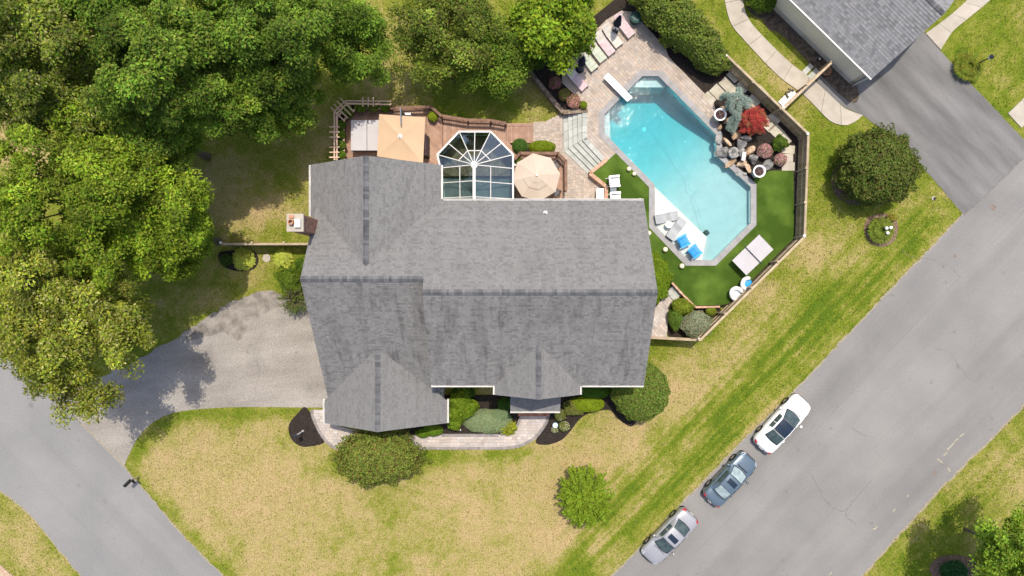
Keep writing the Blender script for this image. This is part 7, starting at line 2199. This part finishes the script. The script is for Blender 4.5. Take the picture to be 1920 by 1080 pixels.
# ------------------------------------------------------------------ lawn blades: fine relief over the ground, ragged at the edges
def lawn():
    rs = np.random.RandomState(77)
    n = 135000
    X = rs.uniform(-39.5, 39.5, n); Y = rs.uniform(-22.6, 22.6, n)
    def inside(poly):
        c = np.zeros(len(X), bool); m = len(poly); j = m - 1
        for i in range(m):
            xi, yi = poly[i][:2]; xj, yj = poly[j][:2]
            if yi != yj:
                c ^= ((yi > Y) != (yj > Y)) & (X < (xj - xi) * (Y - yi) / (yj - yi) + xi)
            j = i
        return c
    bad = np.zeros(n, bool)
    for ob in COL.objects:
        if ob.type == 'MESH' and ob.parent is None and ob.get('kind') == 'structure' and ob.name.split('.')[0] in ('road', 'driveway', 'mulch_bed', 'sidewalk_bed'):
            me = ob.data; co = ob.location
            poly = [(v.co.x + co.x, v.co.y + co.y) for v in me.vertices]
            bad |= inside(poly)
    for poly in (TERR, fw_out + fw_in, pt, cpp, d1, d2, d3, dp):
        bad |= inside(poly)
    for (x0, x1, y0, y1) in ((-13.1, 9, -8.2, 8.2), (-12.9, -4.9, -9.4, -7)):
        bad |= (X > x0) & (X < x1) & (Y > y0) & (Y < y1)
    for (a, b, w_) in SLABS:
        d = seg_dist(X, Y, a, b); bad |= d < w_
    keep = ~bad
    X, Y = X[keep], Y[keep]; n = len(X)
    iy = np.clip(np.searchsorted(LUSH['ys'], Y) - 1, 0, len(LUSH['ys']) - 1); ix = np.clip(np.searchsorted(LUSH['xs'], X) - 1, 0, len(LUSH['xs']) - 1)
    lu = np.clip(LUSH['v'][iy, ix] + rs.normal(scale=.22, size=n), 0, 1)
    stops = np.array([0, .3, .55, .78, 1.0]); cols = np.array([(.43, .335, .175), (.355, .298, .115), (.232, .243, .045), (.15, .20, .018), (.10, .155, .012)])
    C = np.stack([np.interp(lu, stops, cols[:, k]) for k in range(3)], 1) * (1 + rs.normal(scale=.16, size=(n, 1)))
    Pn = np.stack([X, Y, rs.uniform(.01, .05, n)], 1)
    Nn = np.stack([rs.normal(scale=.8, size=n), rs.normal(scale=.8, size=n), np.ones(n)], 1)
    k = len(Pn)
    A = rs.normal(size=(k, 3)); Nn /= np.linalg.norm(Nn, axis=1, keepdims=True)
    A -= (A * Nn).sum(1, keepdims=True) * Nn; A /= np.linalg.norm(A, axis=1, keepdims=True); B = np.cross(Nn, A)
    S = rs.uniform(.08, .19, k)[:, None] / 2; Wd_ = S * .32
    V = np.empty((k, 3, 3)); V[:, 0] = Pn - A * S - B * Wd_; V[:, 1] = Pn - A * S + B * Wd_; V[:, 2] = Pn + A * S + np.array([0, 0, .03])
    V[:, :, 2] = np.maximum(V[:, :, 2], .004)
    me = bpy.data.meshes.new('grass')
    me.vertices.add(3 * k); me.vertices.foreach_set('co', V.reshape(-1).astype(np.float32))
    me.loops.add(3 * k); me.loops.foreach_set('vertex_index', np.arange(3 * k, dtype=np.int32))
    me.polygons.add(k); me.polygons.foreach_set('loop_start', np.arange(0, 3 * k, 3, dtype=np.int32))
    me.update(calc_edges=True)
    at = me.color_attributes.new('Col', 'FLOAT_COLOR', 'POINT')
    cc = np.ones((k, 3, 4), np.float32); cc[:, :, :3] = np.clip(C, .002, .9)[:, None, :]
    at.data.foreach_set('color', cc.reshape(-1))
    o = link_mesh('grass', me, M['leaf'])
    tag(o, 'short dry and green grass blades covering the lawns', 'grass', kind='stuff')
SLABS = []
for (a, b, w_) in (((1372, -20), (1380, 40), .8), ((1380, 40), (1470, 130), .75), ((1470, 130), (1565, 212), .75), ((1565, 212), (1600, 222), .75), ((1745, 80), (1830, 10), .9), ((1905, 225), (1960, 180), 1.2), ((1500, 60), (1610, 150), 1.2), ((1560, 0), (1720, 60), 3.2), ((1640, 30), (1700, 80), 3.)):
    SLABS.append((W2(*a), W2(*b), w_))
lawn()
